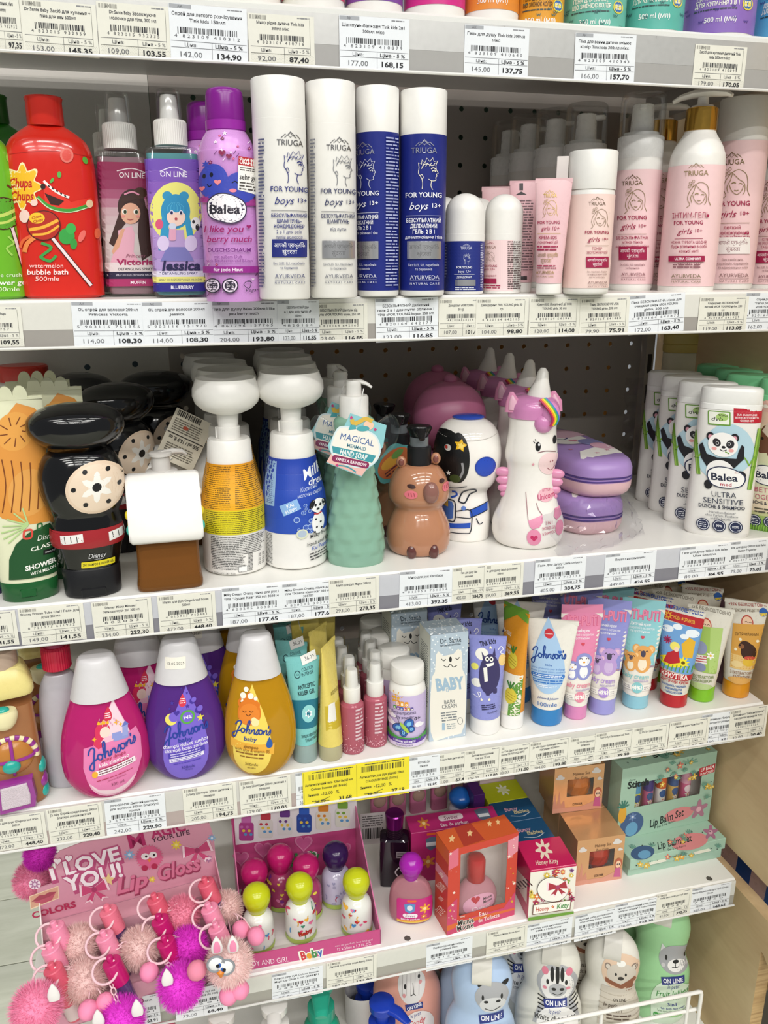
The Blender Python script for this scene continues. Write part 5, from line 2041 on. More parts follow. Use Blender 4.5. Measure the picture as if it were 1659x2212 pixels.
p.stroke([(-30, 52), (-6, 50), (16, 58)], 3, '3f98a4')
p.ell(18, -50, 11, 10, 'f0c8ae')
p.stroke([(24, -60), (8, -62), (-4, -52), (-14, -46), (-20, -54)], 9, 'd9b44a')
p.ell(8, -40, 14, 6, '4fa6ae', rot=15)
p.poly([(-6, -36), (-22, -30), (-20, -42), (-10, -44)], '4fa6ae')
for x, y in ((-22, -58), (34, -44), (-28, 52)):
 p.star(x, y, 4, 'c83a7a', 5, 0.6)
p.build('printing', tag_, PAPER)
m = MB()
m.tube([(-.004, 0, .031), (-.004, .004, .044), (-.0035, .013, .052)], .0005, 6)
obj('string', m, mat('d9d9d6', 0.5), tag_)
for i, (px, y) in enumerate(((735, f.loc[1]+.066), (720, f.loc[1]+.130))):
 q = at_depth(px, y, 3, f.h)
 dup(mer, q, f.rz+(2.2 if i == 0 else -.4), ('middle', 'rear')[i]+' sea green scaled soap bottle with white pump')
 if i == 0:
  c2 = (q[0]-.012, q[1]-.036, c[2])
  dup(tag_, c2, f.rz-.1, 'mermaid card half hidden on the middle sea green bottle')

# capybara soap
f = Fit(903, 1210, 990, 138, 3)
k = f.kx
t = stand(f, 'soap_dispenser', 'front brown capybara soap bottle with black pump', 'soap bottle')
BROWN = mat('b27d5e', 0.12, coat=0.4)
sp = smooth(f.spec([(1210, 48, .9), (1206, 62, .9), (1185, 70, .9), (1150, 70, .9), (1118, 60, .9), (1100, 53, .9), (1090, 55, .9), (1072, 66, .9), (1045, 66, .9), (1015, 57, .9), (996, 44, .9), (990, 30, .9)]), 5)
m = MB().loft(sp, 52)
obj('body', m, BROWN, t)
zt = sp[-1][0]
z_ = lambda y: (1210-y)*f.ky
m = MB()
m.sph((26*k, -58*k, z_(1066)), (17*k, 12*k, 24*k), 20, 12)
obj('snout', m, mat('8a5f56', 0.15, coat=0.3), t)
for x, y, dz in ((-38, -16, 1010), (36, -6, 1004)):
 m = MB()
 m.sph((x*k, y*k, z_(dz)), (11*k, 7*k, 13*k), 16, 10)
 e = obj('ear', m, BROWN, t)
 m = MB()
 m.sph((x*k, y*k-6*k, z_(dz)), (6*k, 3*k, 8*k), 14, 8)
 obj('inner_ear', m, mat('7d4a42', 0.3), e)
for x in (-14, 34):
 m = MB()
 m.sph((x*k, -58*k if x < 0 else -54*k, z_(1196)), (11*k, 9*k, 17*k), 16, 10)
 obj('foot', m, mat('5d3532', 0.15, coat=0.3), t)
m = MB()
m.loft([(zt-.001, 26*k, 26*k), (zt+38*k, 26*k, 26*k), (zt+41*k, 23*k, 23*k)], 40)
obj('pump_collar', m, BLACKM, t)
obj('pump_neck', MB().loft([(zt+40*k, 20*k, 20*k), (zt+60*k, 20*k, 20*k)], 28), mat('6f7478', 0.2), t)
m = MB()
m.loft([(zt+59*k, 17*k, 17*k), (zt+66*k, 22*k, 20*k), (zt+80*k, 28*k, 22*k), (zt+84*k, 25*k, 20*k)], 28)
m.tube([(0, 0, zt+74*k), (4*k, -26*k, zt+74*k), (6*k, -44*k, zt+62*k)], [14*k, 11*k, 6*k], 12, flat=.7)
obj('pump_head', m, mat('141416', 0.18), t)
p = f.pr(S_loft(sp), base=5e-4)
p.ell(889, 1053, 9, 4.5, '3a1d1a', rot=-8)
p.ell(953, 1046, 6, 4.5, '3a1d1a', rot=-20)
p.ell(888, 1070, 14, 9, 'd9707c')
p.ell(962, 1060, 8, 9, 'd9707c')
for q_ in range(3):
 p.stroke([(882+6*q_, 1066), (884+6*q_, 1074)], 1.4, '9c3f4c', sm=0)
 p.stroke([(958+4*q_, 1056), (959+4*q_, 1063)], 1.2, '9c3f4c', sm=0)
p.build('printing', t)
cap_ = t
R2 = [(862, f.loc[1]+.072), (830, f.loc[1]+.142)]
for i, (px, y) in enumerate(R2):
 q = at_depth(px, y, 3, f.h)
 dup(cap_, q, f.rz-.2, ('second', 'third')[i]+' brown soap bottle with black pump, behind the capybara')
m_ = [('c46a3a', '5aa0a0'), ('b8543a', '4f9a94')]
for i, (px, py, yy, rt) in enumerate(((852, 1000, .853, -32), (822, 985, .905, -22))):
 c = at_y(px, py, yy)
 tg = thing('hang_tag', ('teal edged orange card leaning on the capybara bottle', 'round orange card on a soap bottle behind the mermaid tag')[i], 'tag', c, .2, None, (0.1, math.radians(rt)))
 m = MB()
 m.prism([(.026*math.cos(a)*(1+.08*math.cos(5*a)), .019*math.sin(a)*(1+.08*math.cos(5*a))) for a in [2*PI*j/36 for j in range(36)]], 0, .0007)
 obj('card', m, mat(m_[i][1], 0.5), tg, smooth_angle=0)
 p = Pr(S_front(), .001, .001, 0, 0, L=.5)
 p.ell(0, 0, 22, 15, m_[i][0])
 p.ell(-4, -4, 12, 6, 'd9a03c')
 p.ell(8, -7, 8, 4, '6a9a4c')
 p.bars(-16, 2, 16, 9, 2, '5a2a2c', seed=2)
 p.build('printing', tg, PAPER)

# astronaut
f = Fit(1004, 1188, 892, 101, 3, dy=.020)
k = f.kx
t = stand(f, 'shower_gel_figure', 'white glossy astronaut shaped bottle with black visor', 'bottle')
PORC = mat('eeeae4', 0.08, coat=0.5)
sp = smooth(f.spec([(1188, 44, .8), (1184, 52, .8), (1150, 54, .8), (1110, 52, .8), (1078, 46, .8), (1066, 48, .8), (1046, 62, .86), (1010, 72, .9), (970, 74, .92), (930, 66, .92), (908, 52, .92), (897, 34, .92), (893, 16, .92)]), 6)
obj('body', MB().loft(sp, 56), PORC, t)
p = f.pr(S_loft(sp), base=4e-4)
p.stroke([(938, 938), (970, 946), (1010, 950), (1050, 947), (1074, 940)], 1.0, 'b9b4ae')
p.ell(964, 988, 46, 58, '0e0e10')
p.ell(990, 990, 24, 56, '0e0e10')
p.stroke([(998, 998), (1000, 1016), (992, 1036)], 5, '8d8d90')
p.ell(983, 1036, 12, 10, '3c4a22')
p.star(995, 960, 16, '2a2410', 5, 0.55, 0.2)
p.star(995, 960, 14, 'e9b71e', 5, 0.55, 0.2)
p.star(996, 961, 8, 'f2d468', 5, 0.55, 0.2)
p.star(969, 1024, 6, 'e9e7e2', 5, 0.45)
p.ell(968, 967, 7, 7, 'c9c6c0')
p.ell(965, 966, 3, 4, 'b0362c')
p.ell(1047, 1008, 22, 23, '1c3a9c')
p.ell(1047, 1008, 20, 21, '2148b8')
p.stroke([(960, 1064), (985, 1060), (1008, 1054)], 2, '1d2432')
p.stroke([(990, 1092), (1000, 1070), (1022, 1062), (1028, 1068), (1014, 1076), (1006, 1092), (1000, 1096)], 3, '1d2432', closed=True)
p.stroke([(976, 1072), (984, 1072), (986, 1080), (974, 1086)], 4, '2350b4')
p.poly([(1014, 1112), (1052, 1098), (1052, 1114), (1016, 1128)], '2350b4')
p.stroke([(1014, 1111), (1052, 1097)], 2, '1d2432')
p.stroke([(1016, 1128), (1052, 1115)], 2, '1d2432')
p.stroke([(985, 1115), (1016, 1112), (1018, 1150), (1014, 1165)], 2.2, '1d2432')
p.stroke([(984, 1128), (1016, 1130)], 2, '1d2432')
p.stroke([(956, 1094), (978, 1092), (984, 1104), (982, 1136), (972, 1140), (956, 1136)], 2.4, '1d2432', closed=True)
p.poly([(958, 1096), (976, 1095), (980, 1104), (978, 1132), (970, 1136), (958, 1132)], '4a6cb4')
p.rect(958, 1094, 968, 1108, 'c89a2c')
p.poly([(960, 1146), (1016, 1140), (1015, 1152), (964, 1156)], '2350b4')
p.stroke([(966, 1166), (1014, 1165)], 2, '1d2432')
p.stroke([(1028, 1130), (1034, 1144), (1042, 1142)], 2, '1d2432')
p.ell(1001, 1107, 5, 5, '5a7cc4')
p.build('printing', t)

m = MB()
m.sph((0, 0, f.h-.0005), (.0175, .016, .0032), 28, 12)
obj('blue_top', m, mat('2448b0', .1, coat=.5), t)

# round pink bottles behind (plain stand-in shapes)
PINKM = mat('b56a8c', 0.35)
for i, (px, y, lab) in enumerate(((972, .905, 'round pink lidded bottle behind the astronaut'), (945, .995, 'round pink lidded bottle deepest, left of the unicorns'))):
 q = at_depth(px, y, 3, .165)
 t = thing('shower_gel_figure', lab, 'bottle', q, 0)
 obj('body', MB().loft(smooth([(0, .026, .022), (.004, .032, .027), (.04, .034, .029), (.075, .03, .026), (.085, .028, .024)], 5), 44), mat('cf8aa8', 0.3), t)
 m = MB()
 m.sph((0, 0, .125), (.043, .036, .041), 36, 20)
 obj('round_lid', m, PINKM, t)
 m = MB()
 m.sph((0, 0, .167), (.008, .008, .006), 16, 10)
 obj('lid_knob', m, PINKM, t)

# unicorns
f = Fit(1137, 1191, 788, 158, 3, 0.8)
k = f.kx
t = stand(f, 'shower_gel_figure', 'front white unicorn bottle with pink mane and white horn', 'bottle')
sp = smooth(f.spec([(1191, 52), (1187, 68), (1165, 78), (1130, 77), (1090, 62), (1050, 53), (1010, 51), (985, 56), (955, 54), (925, 51), (895, 50), (870, 44), (862, 26)]), 5)
obj('body', MB().loft(sp, 52), PORC, t)
z_ = lambda y: (1191-y)*f.ky
PK = mat('cf86b8', 0.15, coat=0.3)
PK2 = mat('d98fb2', 0.18, coat=0.3)
cx_ = lambda px, y: (px-f.cx-f.lean*(f.yb-y))*k
m = MB()
m.loft(smooth([(z_(906), 52.5*k, 43*k), (z_(895), 54*k, 44*k), (z_(880), 54*k, 44*k), (z_(864), 42*k, 34*k), (z_(858), 20*k, 16*k)], 4), 48)
m.sph((cx_(1172, 912), -36*k, z_(914)), (20*k, 14*k, 20*k), 20, 12)
m.sph((cx_(1185, 895), -30*k, z_(895)), (22*k, 18*k, 28*k), 20, 12)
obj('mane', m, PK, t)
m = MB()
zh0, zh1 = z_(868), f.h
hx = cx_(1164, 864)
m.loft([(zh0, 27*k, 25*k, 2, hx-.001), (zh0+.004, 26*k, 24*k, 2, hx-.001), (zh1-.012, 14*k, 13*k, 2, hx+.0015), (zh1-.004, 11*k, 10*k, 2, hx+.002), (zh1, 5*k, 5*k, 2, hx+.002)], 36)
obj('horn_cap', m, mat('ece9e3', 0.25), t)
for s_ in (0, 1):
 m = MB()
 ex, ey = (cx_(1109, 868), -22*k) if s_ == 0 else (cx_(1196, 868), 6*k)
 m.loft([(z_(893), 17*k, 6*k, 2, ex, ey), (z_(870), 15*k, 6*k, 2, ex, ey), (z_(850), 4*k, 3*k, 2, ex-4*k, ey)], 20)
 e = obj('ear', m, PK2, t)
 m = MB()
 m.loft([(z_(888), 10*k, 4*k, 2, ex+1*k, ey-4.5*k), (z_(870), 9*k, 4*k, 2, ex, ey-4.5*k), (z_(857), 2*k, 2*k, 2, ex-2*k, ey-3*k)], 16)
 obj('inner_ear', m, mat('e6b4c8', 0.3), e)
 m = MB()
 wx = -58*k if s_ == 0 else 56*k
 for j, (dz, r) in enumerate(((1028, 15), (1046, 15), (1064, 14), (1078, 11))):
  m.sph((wx+(j*2.5*k if s_ == 0 else -j*2.5*k), -10*k, z_(dz)), (r*k*1.15, 8*k, r*k*.75), 16, 10)
 obj('wing', m, PK2, t)
p = f.pr(S_loft(sp), base=4e-4)
p.ell(1186, 1001, 24, 25, 'eccfd0')
p.ell(1161, 962, 5.5, 10, '121014')
p.ell(1163, 958, 2, 3, 'f4f4f4')
p.ell(1195, 950, 4, 9, '121014')
p.stroke([(1155, 955), (1151, 950)], 1.4, '121014', sm=0)
p.stroke([(1157, 951), (1155, 946)], 1.4, '121014', sm=0)
p.stroke([(1161, 975), (1178, 972), (1198, 976)], 1.6, '8a5f68')
p.star(1151, 1001, 4, 'e29aaa')
p.stroke([(1180, 1010), (1187, 1016), (1196, 1008)], 1.6, 'a86a74')
p.ell(1186, 996, 1.2, 2, 'a86a74')
p.ell(1191, 995, 1.2, 2, 'a86a74')
p.ell(1178, 1069, 17, 15, 'e8b4c0')
p.text('LITTLE', 1178, 1058, 16, 6, 'c04a72', 0.01)
p.text('Unicorn', 1178, 1071, 36, 13, 'c0346a', 0.012, 0.2, 8)
p.stroke([(1136, 1062), (1138, 1090), (1141, 1122)], 1.4, 'a07078')
p.stroke([(1158, 1085), (1162, 1098), (1170, 1110)], 1.4, 'a07078')
p.poly([(1141, 1122), (1170, 1110), (1172, 1124), (1164, 1136), (1150, 1140), (1144, 1134)], 'df8fae')
p.poly([(1196, 1100), (1208, 1100), (1210, 1118), (1200, 1124), (1194, 1116)], 'df8fae')
p.ell(1153, 1159, 15, 19, 'e08cab')
p.heart(1153, 1160, 8, 'c42a62')
p.ell(1206, 1142, 8, 17, 'e08cab')
p.text('2 IN 1', 1184, 1127, 14, 7, 'c04a72')
p.text('SHOWER GEL', 1184, 1138, 28, 7, 'c04a72', rot=4)
p.text('& SHAMPOO', 1184, 1149, 27, 7, 'c04a72', rot=8)
p.build('printing', t)
for i, c in enumerate(('b82a5a', 'e8902c', 'e8d838', '5ab04c', '3a7ac0')):
 m = MB()
 o_ = i*3.6
 pts = []
 for x, y, dy in ((1168, 862, -46), (1180, 874, -50), (1190, 888, -54), (1195, 902, -54), (1190, 916, -53)):
  pts.append((cx_(x+o_*.8-4, y), (dy+i*1.6)*k, z_(y-i*.8)))
 m.tube([(a[0], a[1], a[2]) for a in smooth(pts, 4)], .0011, 8)
 obj('mane_stripe', m, mat(c, 0.2), t)
uni = t
for i, (px, dy) in enumerate(((1130, .074), (1087, .146), (1046, .214))):
 dup(uni, at_depth(px, f.loc[1]+dy, 3, f.h), f.rz-.05, '%s white unicorn bottle of the row, counted from the front' % ('second', 'third', 'fourth')[i])

# hard shell pencil cases
LIL, PKC, ZIP = mat('a184bf', 0.34), mat('d9b3b9', 0.38), mat('4b3a78', 0.4)


def case(loc, rz, tilt, label):
 t = thing('pencil_case', label, 'pencil case', loc, rz, 'unicorn pencil cases', tilt)
 a, b, h, e = .044, .104, .042, 3.2
 m = MB()
 m.loft([(0, a*.84, b*.93, e), (.004, a*.94, b*.975, e), (.010, a*.99, b, e), (.0165, a, b, e)], 64)
 obj('lower_shell', m, PKC, t)
 m = MB()
 m.loft([(.0235, a, b, e), (.031, a*.99, b, e), (.0375, a*.94, b*.975, e), (.0405, a*.84, b*.93, e), (h, a*.6, b*.8, e)], 64)
 obj('upper_shell', m, LIL, t)
 m = MB()
 m.loft([(.0165, a*.985, b*.99, e), (.0235, a*.985, b*.99, e)], 64, False, False)
 obj('zip_tape', m, LIL, t)
 for z in (.0182, .0218):
  m = MB()
  m.rings([[(x*(1+q*.0), y, zz) for x, y, zz in ring(z+dz, a*.985+q, b*.99+q, e, N=64)] for dz, q in ((-.0009, 0), (0, .0012), (.0009, 0))], False, False)
  obj('zip', m, ZIP, t)
 p = Pr(lambda u, v, o: (u, v, np.where((np.abs(u/(a*.6))**e+np.abs(v/(b*.8))**e) < 1, h, np.interp((np.abs(u/a)**e+np.abs(v/b)**e)**(1/e), [.72, .86, .94, .99], [h, .0405, .0375, .031]))+o), 1, 1, 0, 0, L=.006, base=4e-4)
 P2 = lambda pts: [(x*.001, -y*.001) for x, y in pts]
 p.poly(P2([(-30, -88), (34, -62), (38, -20), (10, -34), (-14, -50)]), 'efece8')
 p.ell(-.004, -.022, .029, .033, 'efece8')
 p.poly(P2([(-34, 92), (34, 92), (38, 40), (0, 22), (-38, 44)]), 'd9b3c4')
 p.ell(.022, .004, .016, .018, '8f8fc4')
 p.ell(.026, .026, .014, .018, 'd9a8bd')
 p.ell(-.026, -.046, .014, .012, '8f8fc4')
 p.stroke(P2([(-12, 20), (-6, 16), (0, 20), (4, 26)]), .0022, '3f3a78')
 p.heart(.004, -.008, .006, 'd98aa0')
 for x, y in ((-20, -38), (2, -62), (20, -50)):
  p.star(x*.001, -y*.001, .004, 'd08aa4')
 p.build('printing', t)
 return t


c1 = at_z(1300, 1158, TOP[3])
low_ = case((c1[0]-.002, c1[1]+.104, TOP[3]), .02, (0, 0), 'lower lilac unicorn pencil case wrapped in cellophane')
up_ = case((c1[0]+.012, c1[1]+.107, TOP[3]+.0425), -.04, (0.0, 0), 'upper lilac unicorn pencil case lying on another')
# crumpled cellophane
for j, (x0, y0, x1, y1, yy, lab) in enumerate(((1196, 1068, 1400, 1178, 0.0, 'crumpled cellophane wrap around the lower pencil case'), (1385, 790, 1432, 1010, .15, 'crumpled cellophane bag standing between the pencil cases and shampoos'))):
 cc = at_z((x0+x1)/2, y1, TOP[3]) if j == 0 else at_y(1408, 900, .955)
 t = thing('cellophane_wrap', lab, 'wrap', (cc[0], cc[1], TOP[3]), .35 if j == 0 else -.1)
 m = MB()
 R = random.Random(3+j)
 nx, nz = (26, 14) if j == 0 else (14, 22)
 w, h = (.135, .05) if j == 0 else (.07, .150)
 pts = []
 for a in range(nz):
  for b_ in range(nx):
   x = (b_/(nx-1)-.5)*w
   z = .002+a/(nz-1)*h*(1 if j else (.75+.25*math.cos(x*25)))
   y = R.uniform(-.004, .004)+(-.012*math.cos(x/w*PI)+.03*(a/nz)**2 if j == 0 else .01*math.sin(x*120))
   pts.append((x+R.uniform(-.0012, .0012), y, max(.0005, z+R.uniform(-.002, .002))))
 m.v = pts
 m.f = [(a*nx+b_, a*nx+b_+1, a*nx+nx+b_+1, a*nx+nx+b_) for a in range(nz-1) for b_ in range(nx-1)]
 obj('film', m, clear((240, 240, 242), 0.05), t, smooth_angle=0)


# panda shampoos
def flat_shampoo(f, label, capcol, rows_e=2.5):
 t = stand(f, 'shampoo_bottle', label, 'bottle')
 yb, top = f.yb, f.yt
 s = (yb-top)/322.0
 S_ = lambda q: yb-q*s
 sp = f.spec([(S_(0), 62, .5), (S_(4), 66, .5), (S_(12), 67, .5), (S_(150), 65.5, .5), (S_(240), 62.5, .5), (S_(274), 61.5, .5), (S_(276), 60, .5)], e=rows_e)
 obj('body', MB().loft(sp, 52), WHITE, t)
 cs = f.spec([(S_(276.5), 61.5, .5), (S_(288), 62, .5), (S_(289), 60.5, .5), (S_(290), 61.5, .5), (S_(314), 61, .5), (S_(319), 60, .5), (S_(322), 55, .5)], e=rows_e)
 obj('cap', MB().loft(cs, 52), mat(capcol, 0.3), t)
 return t, f.pr(S_loft(sp), base=4e-4)


def badge(p, x, y, r, col, txt=None, seed=0):
 p.ell(x, y, r, r, col)
 p.ell(x, y, r*.86, r*.86, 'dcdfe6')
 p.ell(x, y, r*.76, r*.76, col)
 if txt:
  p.text(txt, x, y, r*.9, r*.4, 'eef0f4', 0.01)
 else:
  p.bars(x-r*.5, y-r*.45, x+r*.5, y+r*.5, 3, 'dcdfe6', seed=seed)


def balea(p, x, y, w, sub=True):
 pts = [(-.5, -.02), (-.46, -.3), (-.2, -.5), (.18, -.44), (.47, -.18), (.5, .1), (.36, .36), (0, .46), (-.36, .34)]
 pts = [(a[0], a[1]) for a in smooth([(q[0], q[1], 0) for q in pts+[pts[0]]], 4)][:-1]
 p.poly([(x+a*w*1.07, y+b*w*.70) for a, b in pts], '2a3150')
 p.poly([(x+a*w, y+b*w*.64) for a, b in pts], 'f6f5f2')
 p.text('Balea', x-w*.04, y-w*.03, w*.74, w*.22, '23283f', 0.025)
 if sub:
  p.text('med', x, y+w*.19, w*.32, w*.1, 'b8324a', 0.02)
 p.text('dm', x+w*.29, y-w*.19, w*.1, w*.05, 'b8563a')


f = Fit(1545, 1160, 830, 134, 3, 0.5)
f.yt = 830
t, p = flat_shampoo(f, 'front white shampoo bottle with a printed panda and bamboo', 'efefec')
p.ell(1574, 965, 48, 54, 'b4d3e0')
p.ell(1545, 985, 36, 46, 'b8d6e2')
p.rect(1583, 878, 1637, 908, 'bd2034')
for i, s_ in enumerate(('ZUR BASISPFLEGE', 'BEI NEURODERMITIS', 'GEEIGNET')):
 p.text(s_, 1608, 891+6*i, (38, 44, 26)[i], 4, 'f6eaea', 0.015)
p.rect(1533, 886, 1577, 916, '6c9a3c', r=2)
p.rect(1535.5, 888, 1574.5, 913, 'f0f2e6', r=1.5)
p.ell(1561, 898, 12, 8, 'a8ca74')
p.text('dvb', 1551, 902, 22, 9, '20241c', 0.0, 0.2)
p.text('9/2023', 1563, 894, 19, 4, '20241c', 0.02)
for x0, y0, x1, y1 in ((1506, 932, 1513, 1025), (1632, 920, 1612, 1050)):
 p.stroke([(x0, y0), (x1, y1)], 8, '6f9f34', sm=0)
 p.stroke([(x0-1.5, y0), (x1-1.5, y1)], 2.5, '9cc25a', sm=0)
 for q in (.3, .62):
  p.stroke([(x0+(x1-x0)*q-5, y0+(y1-y0)*q), (x0+(x1-x0)*q+5, y0+(y1-y0)*q)], 2, '4f7a22', sm=0)
 for d in (-10, 10):
  p.stroke([(x1, y0+(y1-y0)*.6), (x1+d*.6, y0+(y1-y0)*.5), (x1+d*1.4, y0+(y1-y0)*.42)], 2.6, '7cae3c')
p.poly([(1515, 962), (1522, 955), (1530, 978), (1550, 984), (1588, 984), (1592, 968), (1598, 954), (1603, 958), (1602, 984), (1584, 1004), (1530, 1006), (1518, 986)], '1c1b20')
p.ell(1556, 1016, 28, 27, 'f2f0ee')
p.ell(1532, 1044, 8, 10, '1c1b20')
p.ell(1596, 1018, 10, 8, '1c1b20', rot=-20)
for ex in (1538, 1585):
 p.ell(ex, 940, 8, 9, '1c1b20')
 p.ell(ex, 941, 4.5, 5, 'd99aa8')
p.ell(1562, 956, 29, 26, 'f6f4f1')
p.ell(1550, 952, 7.5, 9, '2a272b', rot=30)
p.ell(1576, 954, 7.5, 9, '2a272b', rot=-30)
for ex in (1551, 1574):
 p.ell(ex, 953, 3, 3.6, 'f6f6f6')
 p.ell(ex, 953, 2.2, 2.8, '17151a')
p.ell(1563, 961, 4, 2.8, '1c1b20')
p.stroke([(1556, 966), (1562, 969), (1569, 966)], 1.6, '1c1b20')
p.ell(1545, 965, 5, 3.4, 'eba6a2')
p.ell(1578, 967, 5, 3.4, 'eba6a2')
p.stroke([(1566, 970), (1574, 974)], 2, '6f9f34', sm=0)
balea(p, 1567, 1027, 70)
p.text('ULTRA', 1563, 1063, 48, 12, '3c4152')
p.text('SENSITIVE', 1561, 1078, 78, 12, '3c4152')
p.text('DUSCHE & SHAMPOO', 1558, 1091, 90, 8, '23283f', 0.02)
p.text('· Mikrobiom Balance*', 1558, 1103, 56, 5, '4a4e5c')
p.text('ohne Parfum, Parabene', 1558, 1110, 64, 5, '4a4e5c')
p.text('und Farbstoffe', 1556, 1117, 40, 5, '4a4e5c')
for i in range(3):
 badge(p, 1521+32*i, 1133, 13.5, '252c4c', (None, '99%', '100%')[i], i)
p.stroke([(1621, 1096), (1628, 1106), (1630, 1124)], 3, 'b8d6e2')
p.bars(1504, 884, 1510, 890, 1, '23283f', seed=1)
p.build('printing', t)
for i, (px, dy) in enumerate(((1537, .043), (1498, .088), (1465, .131))):
 dup(t, at_depth(px-6, f.loc[1]+dy, 3, f.h), f.rz+.02, '%s white panda shampoo bottle of the row, counted from the front' % ('second', 'third', 'fourth')[i])

f = Fit(1668, 1150, 813, 128, 3, 0.5)
f.yt = 813
t, p = flat_shampoo(f, 'front shampoo bottle with green cap and printed brown horse', '7fd19a')
p.grad(1590, 862, 1730, 1080, ['d9a8a0', 'e0d0b0', 'cfd8b0', 'e9e0c8'], 8)
p.grad(1590, 1080, 1730, 1150, ['ecdcc0', 'e6d4b8', '7aa83e', '5f9030'], 8)
p.poly([(1634, 962), (1642, 940), (1656, 918), (1668, 916), (1690, 930), (1690, 1000), (1668, 1000), (1660, 976), (1646, 978)], '6b4430')
p.poly([(1652, 930), (1664, 910), (1684, 920), (1690, 950), (1676, 990), (1670, 950)], 'cdbfae')
p.ell(1652, 946, 2.6, 3.2, '17120e')
for k_ in range(9):
 p.ell(1610+10*k_, 880+5*math.sin(k_*2), 5, 4, ('c8707a', 'e8e0d4')[k_ % 2])
balea(p, 1664, 1026, 66, False)
p.text('BETTER', 1662, 1057, 54, 11, 'bf5a74', 0.0)
p.text('TOGETHER', 1662, 1073, 70, 11, 'bf5a74', 0.0)
p.text('DUSCHE & SHAMPOO', 1660, 1086, 84, 7, '23283f', 0.02)
p.bars(1634, 1096, 1684, 1110, 2, '5a5648', seed=2)
for i in range(3):
 badge(p, 1634+30*i, 1127, 13, '252c4c', None, i)
for k_ in range(24):
 p.stroke([(1606+5*k_, 1150), (1607+5*k_, 1140), (1609+5*k_, 1136)], 2, '86b848')
p.build('printing', t)
for i, (px, dy) in enumerate(((1636, .043), (1608, .088), (1566, .131))):
 dup(t, at_depth(px, f.loc[1]+dy, 3, f.h), f.rz+.02, '%s shampoo bottle with green cap, counted from the front' % ('second', 'third', 'fourth')[i])
q = at_depth(1487, .999, 3, .205)
t = thing('shampoo_bottle', 'bottle with flat pale yellow cap at the back beside the plywood', 'bottle', q, -.2)
obj('body', MB().loft([(0, .030, .019), (.003, .032, .02), (.178, .031, .02), (.18, .029, .018)]), mat('d8d2b4', 0.35), t)
obj('cap', MB().loft([(.179, .031, .02), (.181, .032, .021), (.189, .032, .021), (.19, .031, .02), (.191, .032, .021), (.202, .032, .021), (.205, .029, .018)]), mat('cdb868', 0.35), t)
# ================================================================== drop shaped shampoos, tubes and boxes of the fourth shelf
JS = [[(4, 22), (9, 32), (17, 36), (20, 30), (16, 18), (12, 4), (8, -12), (3, -15), (-1, -8), (6, 1), (16, 6), (22, 9)],
      [(31, 15), (25, 16), (22, 9), (26, 3), (32, 6), (32, 13), (28, 16), (36, 12)],
      [(37, 4), (41, 18), (45, 36), (42, 40), (39, 30), (38, 14), (38, 2)], [(38, 7), (43, 15), (47, 14), (46, 6), (48, 3), (52, 6)],
      [(53, 15), (52, 3)], [(53, 8), (58, 15), (62, 14), (61, 6), (63, 3), (67, 7)],
      [(67, 7), (72, 17), (74, 8), (70, 2), (66, 4)],
      [(83, 15), (77, 16), (75, 9), (79, 3), (84, 6), (84, 13), (80, 16), (88, 12)],
      [(89, 15), (88, 3)], [(89, 8), (94, 15), (98, 14), (97, 6), (99, 3), (102, 6)], [(102, 28), (101, 21)],
      [(103, 6), (108, 17), (109, 8), (105, 2), (101, 4)]]


def johnsons(p, x, y, w, col, rot=0.0, pen=2.6):
 s = w/112.0
 c, q = math.cos(math.radians(rot)), math.sin(math.radians(rot))
 for st in JS:
  p.stroke([(x+((a-54)*c-(b-10)*q)*s, y-((a-54)*q+(b-10)*c)*s) for a, b in st], pen*s, col, sm=4)
  p.layer -= 1
 p.layer += 1


def drop_bottle(f, label, liquid, group=None):
 t = stand(f, 'shampoo_bottle', label, 'bottle', group)
 s = (f.yb-f.yt)/325.0
 a = f.a/f.kx/91.0
 Y = lambda q: f.yb-q*s
 W = lambda q: q*a
 sp = smooth(f.spec([(Y(0), W(40), .7), (Y(3), W(50), .66), (Y(18), W(68), .6), (Y(46), W(85), .56), (Y(80), W(91), .54), (Y(118), W(90), .54), (Y(160), W(83), .55), (Y(200), W(71), .58), (Y(236), W(57), .64), (Y(248), W(52), .7)]), 5)
 obj('bottle', MB().loft(sp, 56), mat(liquid, 0.07, trans=0.4, ior=1.36), t)
 cs = f.spec([(Y(234), W(59), .78), (Y(238), W(58.5), .78), (Y(306), W(41), .88), (Y(318), W(37.5), .9), (Y(323), W(34), .9), (Y(325), W(28), .9)])
 cap = obj('cap', MB().loft(cs, 52), mat('e4e2e4', 0.32, trans=0.12), t)
 return t, f.pr(S_loft(sp), base=5e-4), f.pr(S_loft(cs)), cap


f = Fit(240, 1720, 1392, 182, 4, 0.55, dy=-.010)
t, p, pc, cap = drop_bottle(f, 'front pink drop shaped shampoo bottle with princess and castle label', 'dd2f86')
p.drop(243, 1610, 62, 103, 'f0b0cc')
p.drop(243, 1609, 59, 99, 'f3d3df')
p.poly([(185, 1598), (210, 1592), (240, 1590), (270, 1583), (290, 1576), (300, 1600), (303, 1640), (294, 1670), (270, 1690), (245, 1698), (215, 1692), (192, 1670), (184, 1640)], 'e77fb4')
p.drop(233, 1535, 10, 15, 'd02f4c')
p.bars(227, 1532, 239, 1544, 3, 'f6dfe4', seed=2)
p.ell(222, 1567, 15, 17, 'd8305c')
p.poly([(208, 1570), (204, 1592), (214, 1602), (226, 1596), (220, 1580)], 'd8305c')
p.ell(227, 1570, 10, 11, 'f6d7cc')
p.poly([(211, 1553), (214, 1546), (219, 1551), (224, 1544), (229, 1551), (235, 1547), (235, 1555)], 'f0b428')
p.poly([(217, 1590), (226, 1580), (240, 1579), (246, 1588)], 'f2bcd0')
